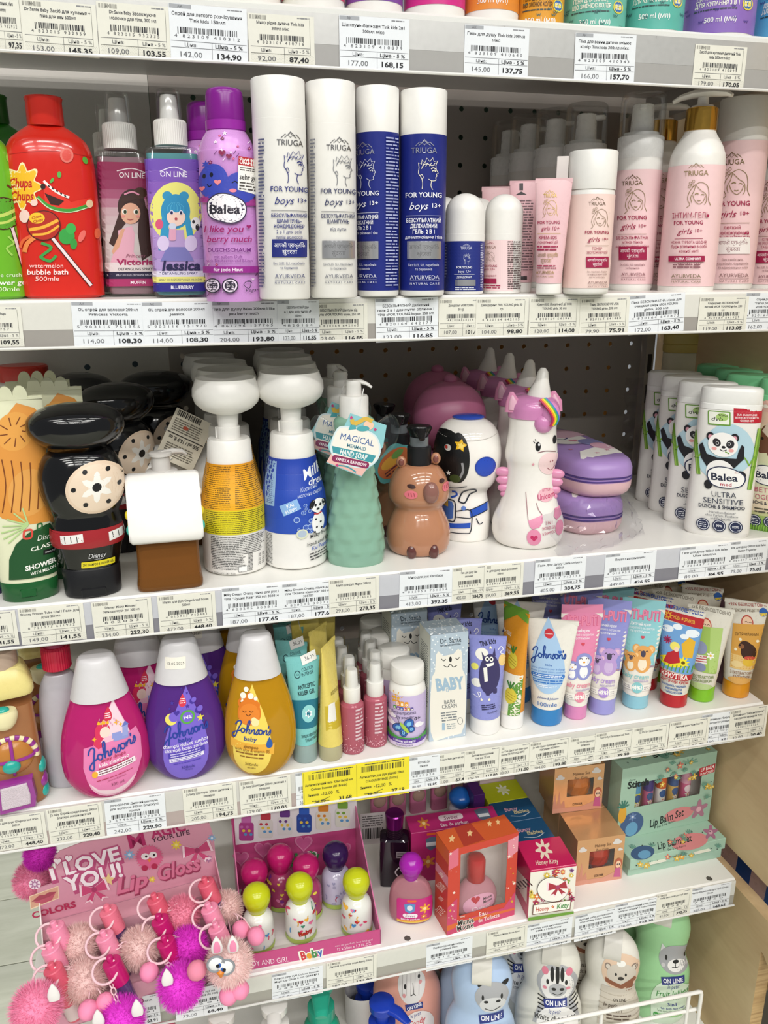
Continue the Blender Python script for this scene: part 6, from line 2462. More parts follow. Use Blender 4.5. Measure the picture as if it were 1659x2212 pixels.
for x in (244, 250, 256):
 p.rect(x-3, 1575, x+3, 1586, '8f9ad8')
p.rect(244, 1579, 274, 1592, '8f9ad8')
p.rect(262, 1566, 273, 1586, '9aa4dc')
p.poly([(260, 1567), (267, 1557), (275, 1566)], '6a78c4')
for x, y, r in ((250, 1555, 6), (258, 1561, 4), (206, 1581, 5)):
 p.star(x, y, r, 'f0b428', 4, .4)
for k in range(12):
 p.drop(216+3.2*k, 1549+(k % 3)*5-abs(k-6), 1.4, 2.4, 'd9a0b8')
johnsons(p, 240, 1611, 100, '20449c', 15, 3.4)
p.text('shiny drops', 243, 1622, 50, 8, 'b02a58', 0.01, rot=9)
p.text('kids shampoo', 245, 1631, 60, 8, 'f8eef4', 0.015, rot=9)
p.bars(214, 1636, 276, 1642, 1, 'b02a58', rot=9, seed=3)
p.stroke([(207, 1653), (240, 1648), (288, 1639)], 12, 'f4eaf0', sm=0)
p.bars(214, 1641, 286, 1651, 2, '7a4a5c', rot=9, seed=4)
p.ell(207, 1654, 6, 7, 'f0b030')
p.bars(210, 1661, 288, 1665, 1, 'b02a58', rot=9, seed=5)
p.text('Johnson & Johnson', 250, 1669, 38, 4, '9c2a58', 0, .3, 9)
p.text('300 ml', 252, 1681, 26, 7, '8a3a60', rot=6)
p.build('printed_label', t)
pinkb = t
dup(t, (f.loc[0]+.034, f.loc[1]+.068, f.loc[2]), f.rz-.1, 'pink drop shaped shampoo bottle behind the princess one')

f = Fit(409, 1682, 1358, 170, 4, 0.55, dy=-.010)
t, p, pc, cap = drop_bottle(f, 'front purple drop shaped shampoo bottle with moon and stars label', '6a3aa0')
p.drop(402, 1575, 56, 99, '7a62d0')
p.drop(395, 1504, 9, 13, 'd83a50')
p.bars(390, 1499, 401, 1511, 3, 'f6dfe4', seed=2)
for x, y, r, c in ((374, 1508, 5, '46319c'), (405, 1517, 5, '46319c'), (393, 1481, 3, '46319c'), (369, 1519, 3, '46319c'), (431, 1544, 8, 'e8d848'), (404, 1491, 3, '46319c')):
 p.star(x, y, r, c)
for x, y, r, c, b in ((372, 1540, 12, 'ecdf6a', '7a62d0'), (415, 1508, 6, '46319c', '7a62d0'), (427, 1528, 7, '46319c', '7a62d0')):
 p.ell(x, y, r, r, c)
 p.ell(x+r*.45, y-r*.35, r*.82, r*.82, b)
p.heart(383, 1528, 6, '46319c')
p.ell(405, 1538, 15, 14, '5ca84a')
p.ell(405, 1538, 10.5, 10, '7a62d0')
p.text('94%', 405, 1538, 17, 7, 'f4f2fa', 0.02)
johnsons(p, 401, 1569, 92, '1f3a9c', 10, 3.6)
p.text('baby', 400, 1583, 28, 9, '1f3a9c', 0.015, rot=4)
p.text('champú dulces sueños', 401, 1592, 92, 8, 'f0ecfa', 0.012, rot=6)
p.text('champô bons sonhos', 402, 1601, 88, 8, 'f0ecfa', 0.012, rot=6)
p.stroke([(366, 1617), (440, 1608)], 11, '4a38ae', sm=0)
p.bars(370, 1607, 438, 1617, 2, 'c8c0ec', rot=7, seed=6)
p.stroke([(368, 1627), (438, 1618)], 8, 'eae6f8', sm=0)
p.bars(371, 1619, 436, 1626, 2, '6a5cb8', rot=7, seed=7)
p.bars(376, 1630, 434, 1634, 1, '4a38ae', rot=6, seed=8)
p.text('300mle', 406, 1643, 28, 7, '33288c', rot=4)
p.text('797890', 407, 1650, 16, 3.5, '33288c')
p.build('printed_label', t)
m = MB()
sk = pc
sk.rect(361, 1417, 402, 1440, 'f0ece0', r=2)
sk.text('13.05.2025', 382, 1429, 34, 5, '4a4a4a')
sk.build('date_sticker', cap, label='white sticker with a printed date')
dup(t, (f.loc[0]+.020, f.loc[1]+.066, f.loc[2]), f.rz-.1, 'purple drop shaped shampoo bottle behind the front one')

f = Fit(568, 1673, 1352, 152, 4, 0.55, dy=-.010)
t, p, pc, cap = drop_bottle(f, 'front golden yellow drop shaped shampoo bottle with smiling drop label', 'dda51a')
p.drop(546, 1567, 48, 96, 'f2d65e')
p.poly([(501, 1580), (520, 1588), (560, 1595), (592, 1596), (590, 1620), (570, 1613), (530, 1606), (502, 1600)], 'edb13a')
p.drop(540, 1520, 26, 34, 'e07a1e', pw=.9)
p.ell(540, 1532, 21, 22, 'e8862a')
for x, y, r in ((534, 1482, 5), (528, 1494, 6), (543, 1495, 6), (553, 1500, 4), (524, 1503, 4)):
 p.ell(x, y, r, r, 'f8f2e4')
p.stroke([(522, 1518), (519, 1508), (524, 1500)], 4, 'e07a1e')
p.stroke([(557, 1522), (560, 1512), (552, 1505)], 4, 'e07a1e')
for x in (530, 544):
 p.stroke([(x-4, 1524), (x, 1527), (x+4, 1525)], 1.3, '5a2a0c')
p.stroke([(533, 1531), (538, 1534), (543, 1531)], 1.3, '5a2a0c')
p.ell(552, 1548, 8, 8, 'f4e6a8')
p.ell(549, 1542, 5, 5, 'f4e6a8')
johnsons(p, 545, 1566, 78, '1d3f94', -8, 3.6)
p.text('baby', 542, 1582, 26, 9, '1d3f94', 0.015, rot=-8)
p.drop(581, 1592, 8, 12, '1f58a8')
p.text('shampoo', 543, 1599, 30, 7, '8a5a14', 0.02, rot=-8)
p.text('with aloe & vitamin B5', 546, 1607, 72, 7, '8a5a14', 0, rot=-8)
p.bars(512, 1611, 580, 1618, 1, '8a5a14', rot=-8, seed=2)
p.bars(520, 1619, 570, 1625, 1, '8a5a14', rot=-8, seed=3)
p.text('300mle', 544, 1638, 27, 7, '6a4a12', rot=-6)
p.text('807850', 544, 1647, 17, 3.5, '6a4a12', rot=-6)
p.build('printed_label', t)
dup(t, (f.loc[0]-.004, f.loc[1]+.064, f.loc[2]), f.rz+.15, 'golden yellow drop shaped shampoo bottle just behind the front one')
dup(t, (f.loc[0]-.028, f.loc[1]+.128, f.loc[2]), f.rz+.15, 'golden yellow drop shaped shampoo bottle deepest at the back')

# train shaped soap
f = Fit(48, 1748, 1400, 122, 4, 0.8)
t = stand(f, 'soap_dispenser', 'amber train shaped soap bottle with cookie, candy and purple plough', 'soap bottle')
k = f.kx
z_ = lambda y: (1748-y)*f.ky
sp = smooth(f.spec([(1748, 48, .8, 4), (1744, 54, .8, 4), (1720, 56, .8, 4), (1560, 52, .8, 4), (1500, 50, .8, 4)]), 4)
obj('bottle', MB().loft(sp, 48), mat('c98a5a', 0.08, trans=0.5, ior=1.36), t)
obj('roof', MB().loft([(z_(1502), 54*k, 46*k, 5), (z_(1496), 57*k, 49*k, 5), (z_(1482), 56*k, 48*k, 5), (z_(1450), 44*k, 37*k, 4), (z_(1444), 38*k, 31*k, 4)], 48), mat('e3d489', 0.28), t)
m = MB()
m.loft([(z_(1446), 34*k, 34*k), (z_(1412), 33*k, 33*k), (z_(1408), 28*k, 28*k)], 36)
m.loft([(z_(1408), 17*k, 17*k), (z_(1392), 17*k, 17*k)], 24)
obj('pump_collar', m, mat('d2b8a4', 0.3, trans=0.25), t)
fy = -.8*56*k
m = MB()
m.sph((-4*k, fy+.004, z_(1632)), (44*k, 22*k, 42*k), 32, 18)
obj('cookie', m, mat('b97a36', 0.25, coat=0.3), t)
PUR, TEAL, CRM = mat('93348f', 0.2, coat=.3), mat('2aa79a', 0.2, coat=.3), mat('ece3b4', 0.25)
for i in range(18):
 a = PI*(-0.05+1.1*i/18)
 a2 = PI*(-0.05+1.1*(i+.98)/18)
 m = MB()
 pts = [((-4+47*math.cos(a+(a2-a)*j/3))*k, fy+.003, z_(1632)+46*math.sin(a+(a2-a)*j/3)*k) for j in range(4)]
 m.tube(pts, .0032, 10)
 obj('candy_stripe', m, PUR if i % 2 else CRM, t)
m = MB()
m.tube([(-4*k, fy-21*k*math.cos(a)+.003, z_(1632)+42*k*math.sin(a)) for a in [PI*(j/12-.5) for j in range(13)]], .0017, 8)
m.tube([(-4*k+44*k*math.sin(a), fy-21*k*math.cos(a)+.003, z_(1632)) for a in [PI*(j/12-.5) for j in range(13)]], .0017, 8)
obj('icing_cross', m, PUR, t)
m = MB()
m.sph((-8*k, fy-22*k+.003, z_(1642)), (18*k, 9*k, 15*k), 24, 14)
obj('teal_button', m, TEAL, t)
m = MB()
m.loft(smooth([(z_(1562), 16*k, 12*k, 2, -10*k, fy), (z_(1552), 24*k, 18*k, 2, -10*k, fy), (z_(1535), 29*k, 20*k, 2, -10*k, fy), (z_(1524), 26*k, 18*k, 2, -10*k, fy)], 4), 36)
obj('chimney', m, CRM, t)
m = MB()
m.sph((-10*k, fy, z_(1524)), (14*k, 11*k, 8*k), 20, 12)
obj('teal_button', m, TEAL, t)
m = MB()
m.prism([(-48*k, z_(1745)), (30*k, z_(1745)), (34*k, z_(1720)), (30*k, z_(1676)), (-44*k, z_(1676))], fy-.007, fy+.012, .12)
pl = obj('plough', m, PUR, t, smooth_angle=30)
m = MB()
m.prism([(-38*k, z_(1732)), (18*k, z_(1732)), (20*k, z_(1712)), (16*k, z_(1684)), (-36*k, z_(1684))], fy-.0085, fy-.006, .08)
obj('glitter_panel', m, mat('dccfd8', 0.5, bump=1.0, bscale=1500), pl, smooth_angle=30)
for dz, c in ((1672, TEAL), (1705, PUR), (1728, TEAL)):
 m = MB()
 m.sph((48*k, fy*.4, z_(dz)), (13*k, 22*k, 19*k), 20, 12)
 obj('wheel', m, c, t)
q = dup(t, (f.loc[0]+.024, f.loc[1]+.085, f.loc[2]), f.rz, 'amber train shaped soap bottle behind the front one')

# clear spray with red collar
f = Fit(157, 1702, 1385, 96, 4, 0.62)
t = stand(f, 'conditioner_spray', 'frosted clear spray bottle with red collar beside the pink shampoo', 'spray bottle')
k = f.kx
sp = smooth(f.spec([(1702, 40), (1698, 45), (1680, 47), (1600, 48), (1520, 46), (1470, 40), (1446, 30), (1440, 26)]), 5)
obj('bottle', MB().loft(sp, 44), mat('d3cfd6', 0.2, trans=0.3), t)
m = MB()
rr = []
for y_, q in ((1444, 0), (1402, 0), (1398, 3)):
 rr.append([((29-q-(.8 if i % 2 else 0))*k*math.sin(2*PI*i/72), -(29-q-(.8 if i % 2 else 0))*k*math.cos(2*PI*i/72), (1702-y_)*f.ky) for i in range(72)])
m.rings(rr)
obj('ribbed_collar', m, mat('c31f3f', 0.25), t, smooth_angle=20)
m = MB()
m.loft([((1702-1400)*f.ky, 22*k, 22*k), ((1702-1378)*f.ky, 21*k, 21*k), ((1702-1372)*f.ky, 17*k, 17*k)], 28)
obj('spray_head', m, mat('d9567e', 0.2, trans=0.3), t)

# gel tubes
f = Fit(661, 1656, 1418, 70, 4)
t, p = squeeze_tube(f, 'gel_tube', 'front teal gel tube with a white price sticker', 1612, 26, 36, '7cc3c2', 'a9c0be', seam=8, cap_trans=0.3)
p.rect(600, 1520, 720, 1579, '1f6f86')
p.text('COLOUR', 665, 1456, 25, 7, '1e3c46', rot=14)
p.text('INTENSE', 665, 1466, 25, 7, '1e3c46', rot=14)
p.ell(644, 1468, 6.5, 8, '1e3c46')
p.ell(644, 1468, 5, 6.4, '7cc3c2')
p.text('CI', 644, 1468, 6, 4, '1e3c46')
p.text('ANTICEPTIC', 663, 1491, 36, 9, '14282e', 0.012, rot=10)
p.text('KILLER GEL', 663, 1504, 36, 9, '14282e', 0.012, rot=8)
p.ell(667, 1548, 14, 18, '8fd0d2')
p.star(667, 1548, 9, 'f0f4f4', 6, .6)
p.ell(667, 1548, 4, 5, '1f6f86')
p.text('ЗНИЩУЄ МІКРОБИ', 668, 1593, 32, 6, '14282e', 0.01, rot=6)
p.text('ТА БАКТЕРІЇ', 672, 1602, 24, 6, '14282e', 0.01, rot=6)
pr_ = f.pr(p.surf, base=9e-4)
p.build('printing', t)
pr_.poly([(650, 1432), (681, 1418), (685, 1438), (655, 1450)], 'ecebe8')
pr_.text('36,00', 669, 1434, 20, 8, '3a3a3e', rot=16)
pr_.build('price_sticker', t, PAPER, label='white price sticker')
tt = t
for i, (dx, dy, r) in enumerate(((-.006, .038, .25), (-.004, .078, .3), (.006, .118, -.25))):
 dup(t, (f.loc[0]+dx, f.loc[1]+dy, f.loc[2]), f.rz-r, '%s teal gel tube in the row, counted from the front' % ('second', 'third', 'fourth')[i])
f = Fit(715, 1650, 1388, 62, 4)
t, p = squeeze_tube(f, 'gel_tube', 'front pale yellow gel tube turned edge on', 1615, 26, 34, 'e3cf6a', 'cfc8a0', seam=8, cap_trans=0.3)
p.rect(600, 1524, 830, 1578, 'c9b02a')
p.text('ANTICEPTIC KILLER GEL', 712, 1500, 40, 8, '8a7a2a', 0.01)
p.rect(686, 1520, 702, 1560, 'eceae4', r=3)
p.build('printing', t)
t.rotation_euler[2] = f.rz+1.15
yt_ = t
for i, (dx, dy, r) in enumerate(((-.004, .04, .35), (-.012, .078, -.35), (.012, .11, -.2))):
 dup(t, (f.loc[0]+dx, f.loc[1]+dy, f.loc[2]), f.rz+(1.0, .35, .1)[i], '%s pale yellow gel tube in the row, counted from the front' % ('second', 'third', 'fourth')[i])

# pink glitter mists
f = Fit(762, 1631, 1434, 50, 4)
t = stand(f, 'hand_mist', 'front left pink glitter spray bottle', 'spray bottle')
k = f.kx
sp = smooth(f.spec([(1631, 21), (1628, 25), (1620, 26), (1530, 26), (1516, 23), (1510, 17)]), 4)
obj('bottle', MB().loft(sp, 36), mat('cf6f82', 0.08, trans=0.4, ior=1.35), t)
H = f.h
zz = lambda y: min(H, H*(1631-y)/(1631-1440))
obj('collar', MB().loft([(zz(1515), 17*k, 17*k), (zz(1512), 19*k, 19*k), (zz(1482), 18.5*k, 18.5*k), (zz(1480), 15*k, 15*k)], 32), WHITE, t)
obj('spray_head', MB().loft([(zz(1481), 13.5*k, 13.5*k), (zz(1444), 12*k, 12*k), (zz(1441), 10*k, 10*k)], 28), mat('e6e3df', 0.3), t)
obj('clear_cap', MB().loft([(zz(1481), 17.5*k, 17.5*k), (zz(1438), 16.5*k, 16.5*k), (H, 13*k, 13*k)], 32, cap0=False), CLEAR, t)
p = f.pr(S_loft(sp))
p.bars(768, 1530, 784, 1600, 9, 'd9c0c8', seed=3)
R = random.Random(8)
for _ in range(60):
 p.ell(R.uniform(740, 786), 1626-abs(R.gauss(0, 16)), .9, 1, 'f2c6d0', n=5)
 p.layer -= 1
p.layer += 1
p.build('glitter_print', t)
mist = t
f2 = Fit(811, 1616, 1420, 50, 4)
dup(t, f2.loc, f2.rz-.3, 'front right pink glitter spray bottle beside the powder')
for i, (px, py) in enumerate(((737, 1409), (722, 1389), (714, 1371), (793, 1398), (783, 1377), (773, 1358))):
 q, rz = behind(px+14, py+2, 4, H)
 dup(mist, (q[0], q[1]-.006, q[2]), rz-.2*i, 'pink glitter spray bottle, %s of the %s column from the front' % (('second', 'third', 'fourth')[i % 3], 'left' if i < 3 else 'right'))

# powder bottles
f = Fit(879, 1618, 1416, 80, 4)
t = stand(f, 'baby_powder_bottle', 'front white powder bottle with lilac butterfly label', 'bottle')
k = f.kx
H = f.h
zz = lambda y: H*(1618-y)/(1618-1444)
sp = [(z, a, a) for z, a in ((0, 35*k), (.0012, 39*k), (.004, 40*k), (zz(1500), 40*k), (zz(1488), 38*k), (zz(1480), 33*k), (zz(1474), 31*k))]
obj('body', MB().loft(sp, 52), WHITE, t)
m = MB()
rr = []
for z, q in ((zz(1478), 1), (zz(1475), 0), (zz(1449), .5), (zz(1446), 2), (H, 6)):
 rr.append([((37-q-(.5 if i % 2 and q < 2 else 0))*k*math.sin(2*PI*i/96), -(37-q-(.5 if i % 2 and q < 2 else 0))*k*math.cos(2*PI*i/96), z) for i in range(96)])
m.rings(rr)
obj('ribbed_cap', m, WHITE, t, smooth_angle=30)
f.ky = zz(1500)/118
p = f.pr(S_loft(sp), base=4e-4)
p.rect(835, 1500, 925, 1612, 'c9b8de')
p.ell(856, 1510, 9, 11, 'e8b03a')
for a in range(7):
 p.stroke([(856+12*math.cos(a*.7-2.6), 1510+13*math.sin(a*.7-2.6)), (856+17*math.cos(a*.7-2.6), 1510+18*math.sin(a*.7-2.6))], 1.5, 'e8b03a', sm=0)
for i, (s_, c) in enumerate(zip('Bio', ('e0842a', 'e8a030', 'e8a030'))):
 p.rect(856+9*i, 1512, 864+9*i, 1523, c, r=2)
 p.text(s_, 860+9*i, 1517.5, 5, 7, 'fbf4e6', 0.02)
for i, (s_, c) in enumerate(zip('toshka', ('3f9a4c', '7a3a9a', '3a5aa8', 'c23a4a', 'c8a82a', '5a4a9a'))):
 p.rect(851+7*i, 1524, 857.4+7*i, 1531, c, r=1.5)
 p.text(s_, 854.2+7*i, 1527.5, 4, 5, 'fbf4e6', 0.02)
p.text('Дитяча присипка', 872, 1537, 50, 7, '3a2f5c', rot=3)
p.text('Baby powder', 872, 1546, 44, 7, '3a2f5c', rot=3)
p.text('0+', 900, 1550, 12, 8, '2a2340', 0.02)
for x, y in ((846, 1545), (846, 1562), (902, 1564)):
 p.ell(x, y, 7, 6, 'f2f0f6')
 p.ell(x+5, y+2, 6, 4, 'f2f0f6')
for x, y, rx, ry, r in ((861, 1570, 11, 8, 30), (883, 1560, 9, 11, -20), (872, 1580, 7, 8, 10), (888, 1572, 6, 6, 0)):
 p.ell(x, y, rx+1.2, ry+1.2, '1c2c5c', rot=r)
 p.ell(x, y, rx, ry, '2f66b8', rot=r)
 p.ell(x, y, rx*.5, ry*.5, '7fc0e0', rot=r)
p.ell(874, 1569, 4, 14, 'a8c84a', rot=38)
p.stroke([(864, 1560), (860, 1550)], 1, '1c2c2c', sm=0)
p.poly([(838, 1582), (860, 1590), (900, 1592), (922, 1586), (922, 1598), (838, 1596)], '3f9a3c')
p.rect(835, 1594, 925, 1604, '5a2f9a')
p.text('з перших днів життя', 874, 1599, 44, 5, 'f0ecf8', 0.02)
p.rect(835, 1604, 925, 1612, 'dccfe8')
p.text('без паперових', 874, 1608, 34, 4, '4a3a6c', 0.01)
p.build('printed_label', t)
for i, (px, py) in enumerate(((843, 1386), (822, 1352), (803, 1325))):
 q, rz = behind(px, py, 4, H)
 dup(t, (q[0], q[1]-.016, q[2]), rz-.9, '%s white powder bottle in the row, counted from the front' % ('second', 'third', 'fourth')[i])

# baby cream carton
c = Carton((927, 1603), (1006, 1590), 1374, .038, 4)
t = thing('cream_carton', 'front pale blue dotted carton with white cat figure', 'carton', c.loc, c.rz)
c.box(t, mat('b3c3d0', 0.45))
Q = [(927, 1603), (1006, 1590), (1008, 1357), (929, 1374)]
p = c.face(Q)
R = random.Random(2)
for _ in range(120):
 p.ell(R.uniform(929, 1006), R.uniform(1362, 1598), 1.7, 1.9, 'e6ecf0', n=6)
 p.layer -= 1
p.layer += 2
p.poly([(937, 1602), (930, 1580), (928, 1520), (932, 1460), (938, 1448), (940, 1412), (945, 1404), (954, 1414), (976, 1408), (986, 1396), (994, 1402), (996, 1440), (1002, 1452), (1005, 1500), (1004, 1560), (996, 1584), (970, 1590)], 'e9e5da')
p.ell(970, 1420, 3, 6, '222222')
p.stroke([(956, 1434), (964, 1437), (970, 1430), (976, 1436), (984, 1432)], 1.6, '222222')
p.stroke([(951, 1420), (956, 1424), (960, 1420)], 1.5, '222222')
p.stroke([(980, 1416), (985, 1419), (989, 1414)], 1.5, '222222')
p.text('Dr. Santé', 970, 1379, 44, 11, '23303c', 0.0, rot=10)
p.text('NATURE & INNOVATIONS', 970, 1389, 43, 3.6, '23303c', 0.01, rot=10)
p.text('BABY', 970, 1472, 60, 26, '9db8cc', 0.05, rot=8)
p.text('0+', 968, 1486, 14, 9, 'a5bccd', rot=8)
p.text('BABY', 970, 1512, 24, 9, '5c6468', rot=8)
p.text('CREAM', 969, 1522, 32, 9, '5c6468', rot=8)
p.bars(952, 1533, 988, 1556, 4, '7a8084', rot=8, seed=3)
p.rect(954, 1560, 960, 1576, '9db8cc')
p.bars(964, 1560, 984, 1574, 3, '9aa4a8', rot=8, seed=4)
p.ell(993, 1555, 6, 8, '4a5054')
p.ell(993, 1555, 5, 7, 'e9e5da')
p.build('printing', t, PAPER)
p = c.face([(0, 100), (40, 100), (40, 0), (0, 0)], 'left')
p.rect(2, 0, 38, 100, 'd8dad2')
p.bars(6, 12, 34, 70, 26, '5a5e62', .4, seed=6)
p.build('side_printing', t, PAPER)
p = c.face([(0, 40), (80, 40), (80, 0), (0, 0)], 'top')
for _ in range(60):
 p.ell(R.uniform(1, 79), R.uniform(1, 39), 1.7, 1.9, 'e6ecf0', n=6)
 p.layer -= 1
p.build('top_printing', t, PAPER)
dup(t, (c.loc[0]-.026, c.loc[1]+.066, c.loc[2]), c.rz+.02, 'pale blue dotted carton behind the front one')

# cream tubes
f = Fit(1046, 1594, 1373, 80, 4)
t, p = squeeze_tube(f, 'cream_tube', 'front periwinkle tube with a dark furry monster', 1555, 33, 40, '8e92d2', 'efedea', seam=8)
p.text('TINK', 1044, 1404, 18, 10, '17162a', 0.025, rot=12)
p.text('k!ds', 1062, 1399, 15, 10, '17162a', 0.02, rot=10)
p.ell(1040, 1425, 14, 12, 'eceae2')
p.ell(1025, 1451, 8, 7, 'e4dc6a')
p.ell(1030, 1483, 12, 9, 'eceae2')
p.ell(1083, 1436, 8, 12, 'e8c884')
p.ell(1056, 1464, 22, 40, '3b3560', rot=-4)
p.poly([(1042, 1436), (1039, 1420), (1046, 1430)], '3b3560')
p.poly([(1062, 1426), (1067, 1412), (1069, 1428)], '3b3560')
p.rect(1049, 1495, 1057, 1507, '3b3560', r=2)
p.rect(1064, 1492, 1072, 1503, '3b3560', r=2)
for x in (1051, 1060):
 p.ell(x, 1434, 4.2, 5, 'f0eee8')
 p.ell(x, 1434, 2, 2.4, '17162a')
p.poly([(1048, 1444), (1066, 1440), (1064, 1446), (1052, 1450)], 'f0eee8')
p.poly([(1043, 1452), (1051, 1450), (1053, 1478), (1046, 1480)], 'eceae2')
for x, y in ((1058, 1411), (1056, 1515), (1040, 1516)):
 p.star(x, y, 4, 'f2ecd0')
p.stroke([(1022, 1508), (1034, 1512), (1038, 1503), (1032, 1502), (1036, 1512)], 1.6, 'eceaf4')
p.stroke([(1074, 1415), (1080, 1408), (1084, 1414), (1078, 1420), (1086, 1424)], 1.6, 'eceaf4')
p.bars(1040, 1524, 1070, 1536, 3, '2c2a50', rot=8, seed=5)
p.text('75 ml/мл', 1062, 1541, 20, 4, '2c2a50', rot=6)
p.build('printing', t)
for i, (dx, dy) in enumerate(((-.010, .05), (-.018, .098), (-.024, .14))):
 dup(t, (f.loc[0]+dx, f.loc[1]+dy, f.loc[2]), f.rz+.05, '%s periwinkle tube in the row, counted from the front' % ('second', 'third', 'fourth')[i])

f = Fit(1104, 1578, 1316, 54, 4)
t, p = squeeze_tube(f, 'cream_tube', 'tall pineapple printed orange and green tube turned aside', 1540, 26, 36, 'd98f22', 'efedea', seam=7)
p.poly([(1060, 1318), (1150, 1318), (1150, 1345), (1120, 1335), (1060, 1372)], '6a9a2c')
p.rect(1060, 1456, 1150, 1545, 'ece6d4')
p.poly([(1118, 1490), (1150, 1450), (1150, 1545), (1116, 1545)], '5f9438')
for x, y in ((1119, 1428), (1119, 1502)):
 p.ell(x, y, 12, 17, 'd8c43c')
 for d in (-8, -2, 4):
  p.stroke([(x-9, y+d), (x+9, y+d+8)], 1, '9a7a1c', sm=0)
 for d in (-8, 0, 8):
  p.stroke([(x, y-15), (x+d, y-30)], 3.5, '3f7a2c', sm=0)
p.text('for KIDS', 1098, 1376, 24, 8, 'f4ecd4', 0.02, rot=-10)
p.text('ДИТЯЧИЙ КРЕМ', 1098, 1400, 30, 7, 'f4ecd4', 0.02, rot=-10)
p.text('ПІНАКОЛАДА', 1098, 1412, 30, 7, 'f4ecd4', 0.02, rot=-10)
for k_ in range(5):
 p.stroke([(1086, 1524-5*k_), (1096, 1516-5*k_)], 2.4, '2a3a22')
p.build('printing', t)
t.rotation_euler[2] = f.rz-.75

f = Fit(1178, 1582, 1338, 114, 4)
t, p = squeeze_tube(f, 'cream_tube', 'front large white tube with pale blue drop and blue cap', 1540, 34, 56, 'e6e3da', '2f7fc0', seam=9)
p.drop(1181, 1432, 42, 78, 'a6c6e6', pw=1.2)
p.ell(1183, 1387, 10, 10, 'c8323e')
p.text('newborn', 1183, 1387, 15, 3, 'f4e6e6', 0.02)
johnsons(p, 1182, 1432, 74, '1f4590', 2, 4.0)
p.heart(1206, 1423, 4.5, '3f70c0')
p.text('baby', 1183, 1450, 15, 5, '2f64b0')
p.text('crème protectrice pour le change', 1182, 1458, 70, 4, '5a88c8')
p.text('creme protetor contra assaduras', 1182, 1464, 72, 4, '5a88c8')
p.rect(1146, 1469, 1217, 1478, '3a78c4', r=4)
p.bars(1150, 1470, 1213, 1477, 2, 'dfe8f4', seed=3)
p.bars(1150, 1480, 1214, 1490, 2, '3a78c4', seed=4)
p.bars(1160, 1491, 1204, 1498, 2, 'e6eef8', seed=5)
p.text('Johnson & Johnson', 1182, 1519, 44, 4.5, '1f4590', 0.01, .25)
p.text('100mle', 1181, 1532, 40, 9, '3a6ab0', rot=2)
p.build('printing', t)
for i, (dx, dy) in enumerate(((-.014, .055), (-.026, .105))):
 dup(t, (f.loc[0]+dx, f.loc[1]+dy, f.loc[2]), f.rz+.05, '%s large white tube with blue drop, counted from the front' % ('second', 'third')[i])


def uti(cx, yb, yt, capy, w0, w1, lean_x, label, col, capcol, who, num, dups, turn=0.0):
 f = Fit(cx, yb, yt, 2*w1, 4)
 t, p = squeeze_tube(f, 'baby_cream_tube', label, capy, w0, w1, 'e9e4dc', capcol, seam=8)
 x = cx
 p.lean = 0
 H = yb-yt
 Y = lambda q: yt+H*q
 p.grad(x-80, yt-4, x+80, Y(.60), [col, col], 1)
 p.text('UTI-PUTI', x, Y(.12), w1*1.6, 20, 'd2628a', 0.06)
 p.text('UTI-PUTI', x, Y(.12), w1*1.6, 20, 'e88aaa', 0.015)
 p.text('Дитячий крем', x-3, Y(.205), 42, 6, 'f4f2f6', 0.01)
 p.text('зволожуючий з екстрактом', x-3, Y(.24), 58, 5, 'f4f2f6')
 p.text('та протеїнами', x-3, Y(.27), 40, 5, 'f4f2f6')
 p.ell(x-4, Y(.585), 36, 4, 'a98a9a')
 who(p, x, Y)
 p.heart(x+4, Y(.32), 4, 'd04a5c')
 p.text('Baby cream', x-4, Y(.675), 54, 11, num, 0.012, .1)
 p.text('sensitive', x+8, Y(.715), 30, 6, 'b2a4c8', 0.01)
 p.stroke([(x-30, Y(.78)), (x+28, Y(.78))], 13, 'dcd6d4', sm=0)
 p.stroke([(x-30, Y(.78)), (x+28, Y(.78))], 11.5, 'efebe4', sm=0)
 p.ell(x+2, Y(.78), 11, 11.5, num)
 p.text('0%', x+2, Y(.78), 13, 7, 'f8f6f4', 0.02)
 p.bars(x-28, Y(.765), x-12, Y(.80), 2, 'aaa4a8', seed=2)
 p.bars(x+15, Y(.765), x+29, Y(.80), 2, 'aaa4a8', seed=3)
 p.build('printing', t)
 t.rotation_euler[2] = f.rz+turn
 for i, (dx, dy) in enumerate(dups):
  dup(t, (f.loc[0]+dx, f.loc[1]+dy, f.loc[2]), f.rz+turn*.5, '%s, %s in its row' % (label.split(' printed')[0].replace('front ', ''), ('second', 'third', 'fourth')[i]))


def pair(c1, c2, ear, inner):
 def g(p, x, Y):
  for dx, q, s in ((8, .46, 1.0), (-16, .51, .72)):
   y = Y(q)
   p.ell(x+dx, y+22*s, 17*s, 20*s, c1)
   p.ell(x+dx, y+24*s, 9*s, 13*s, c2)
   if ear:
    for e in (-15, 15):
     p.ell(x+dx+e*s, y-8*s, 8*s, 9*s, c1)
     p.ell(x+dx+e*s, y-8*s, 5*s, 6*s, inner)
   p.ell(x+dx, y, 17*s, 15*s, c1)
   p.ell(x+dx, y+2*s, 12*s if not ear else 5*s, 10*s if not ear else 7*s, c2 if not ear else '4a4458')
   for e in (-7, 7):
    p.stroke([(x+dx+e*s-3*s, y-2*s), (x+dx+e*s, y-5*s), (x+dx+e*s+3*s, y-2*s)], 1.4, '3a3040')
   p.ell(x+dx, y+4*s, 2.4*s, 2*s, 'e0a040' if not ear else '4a4458')
 return g


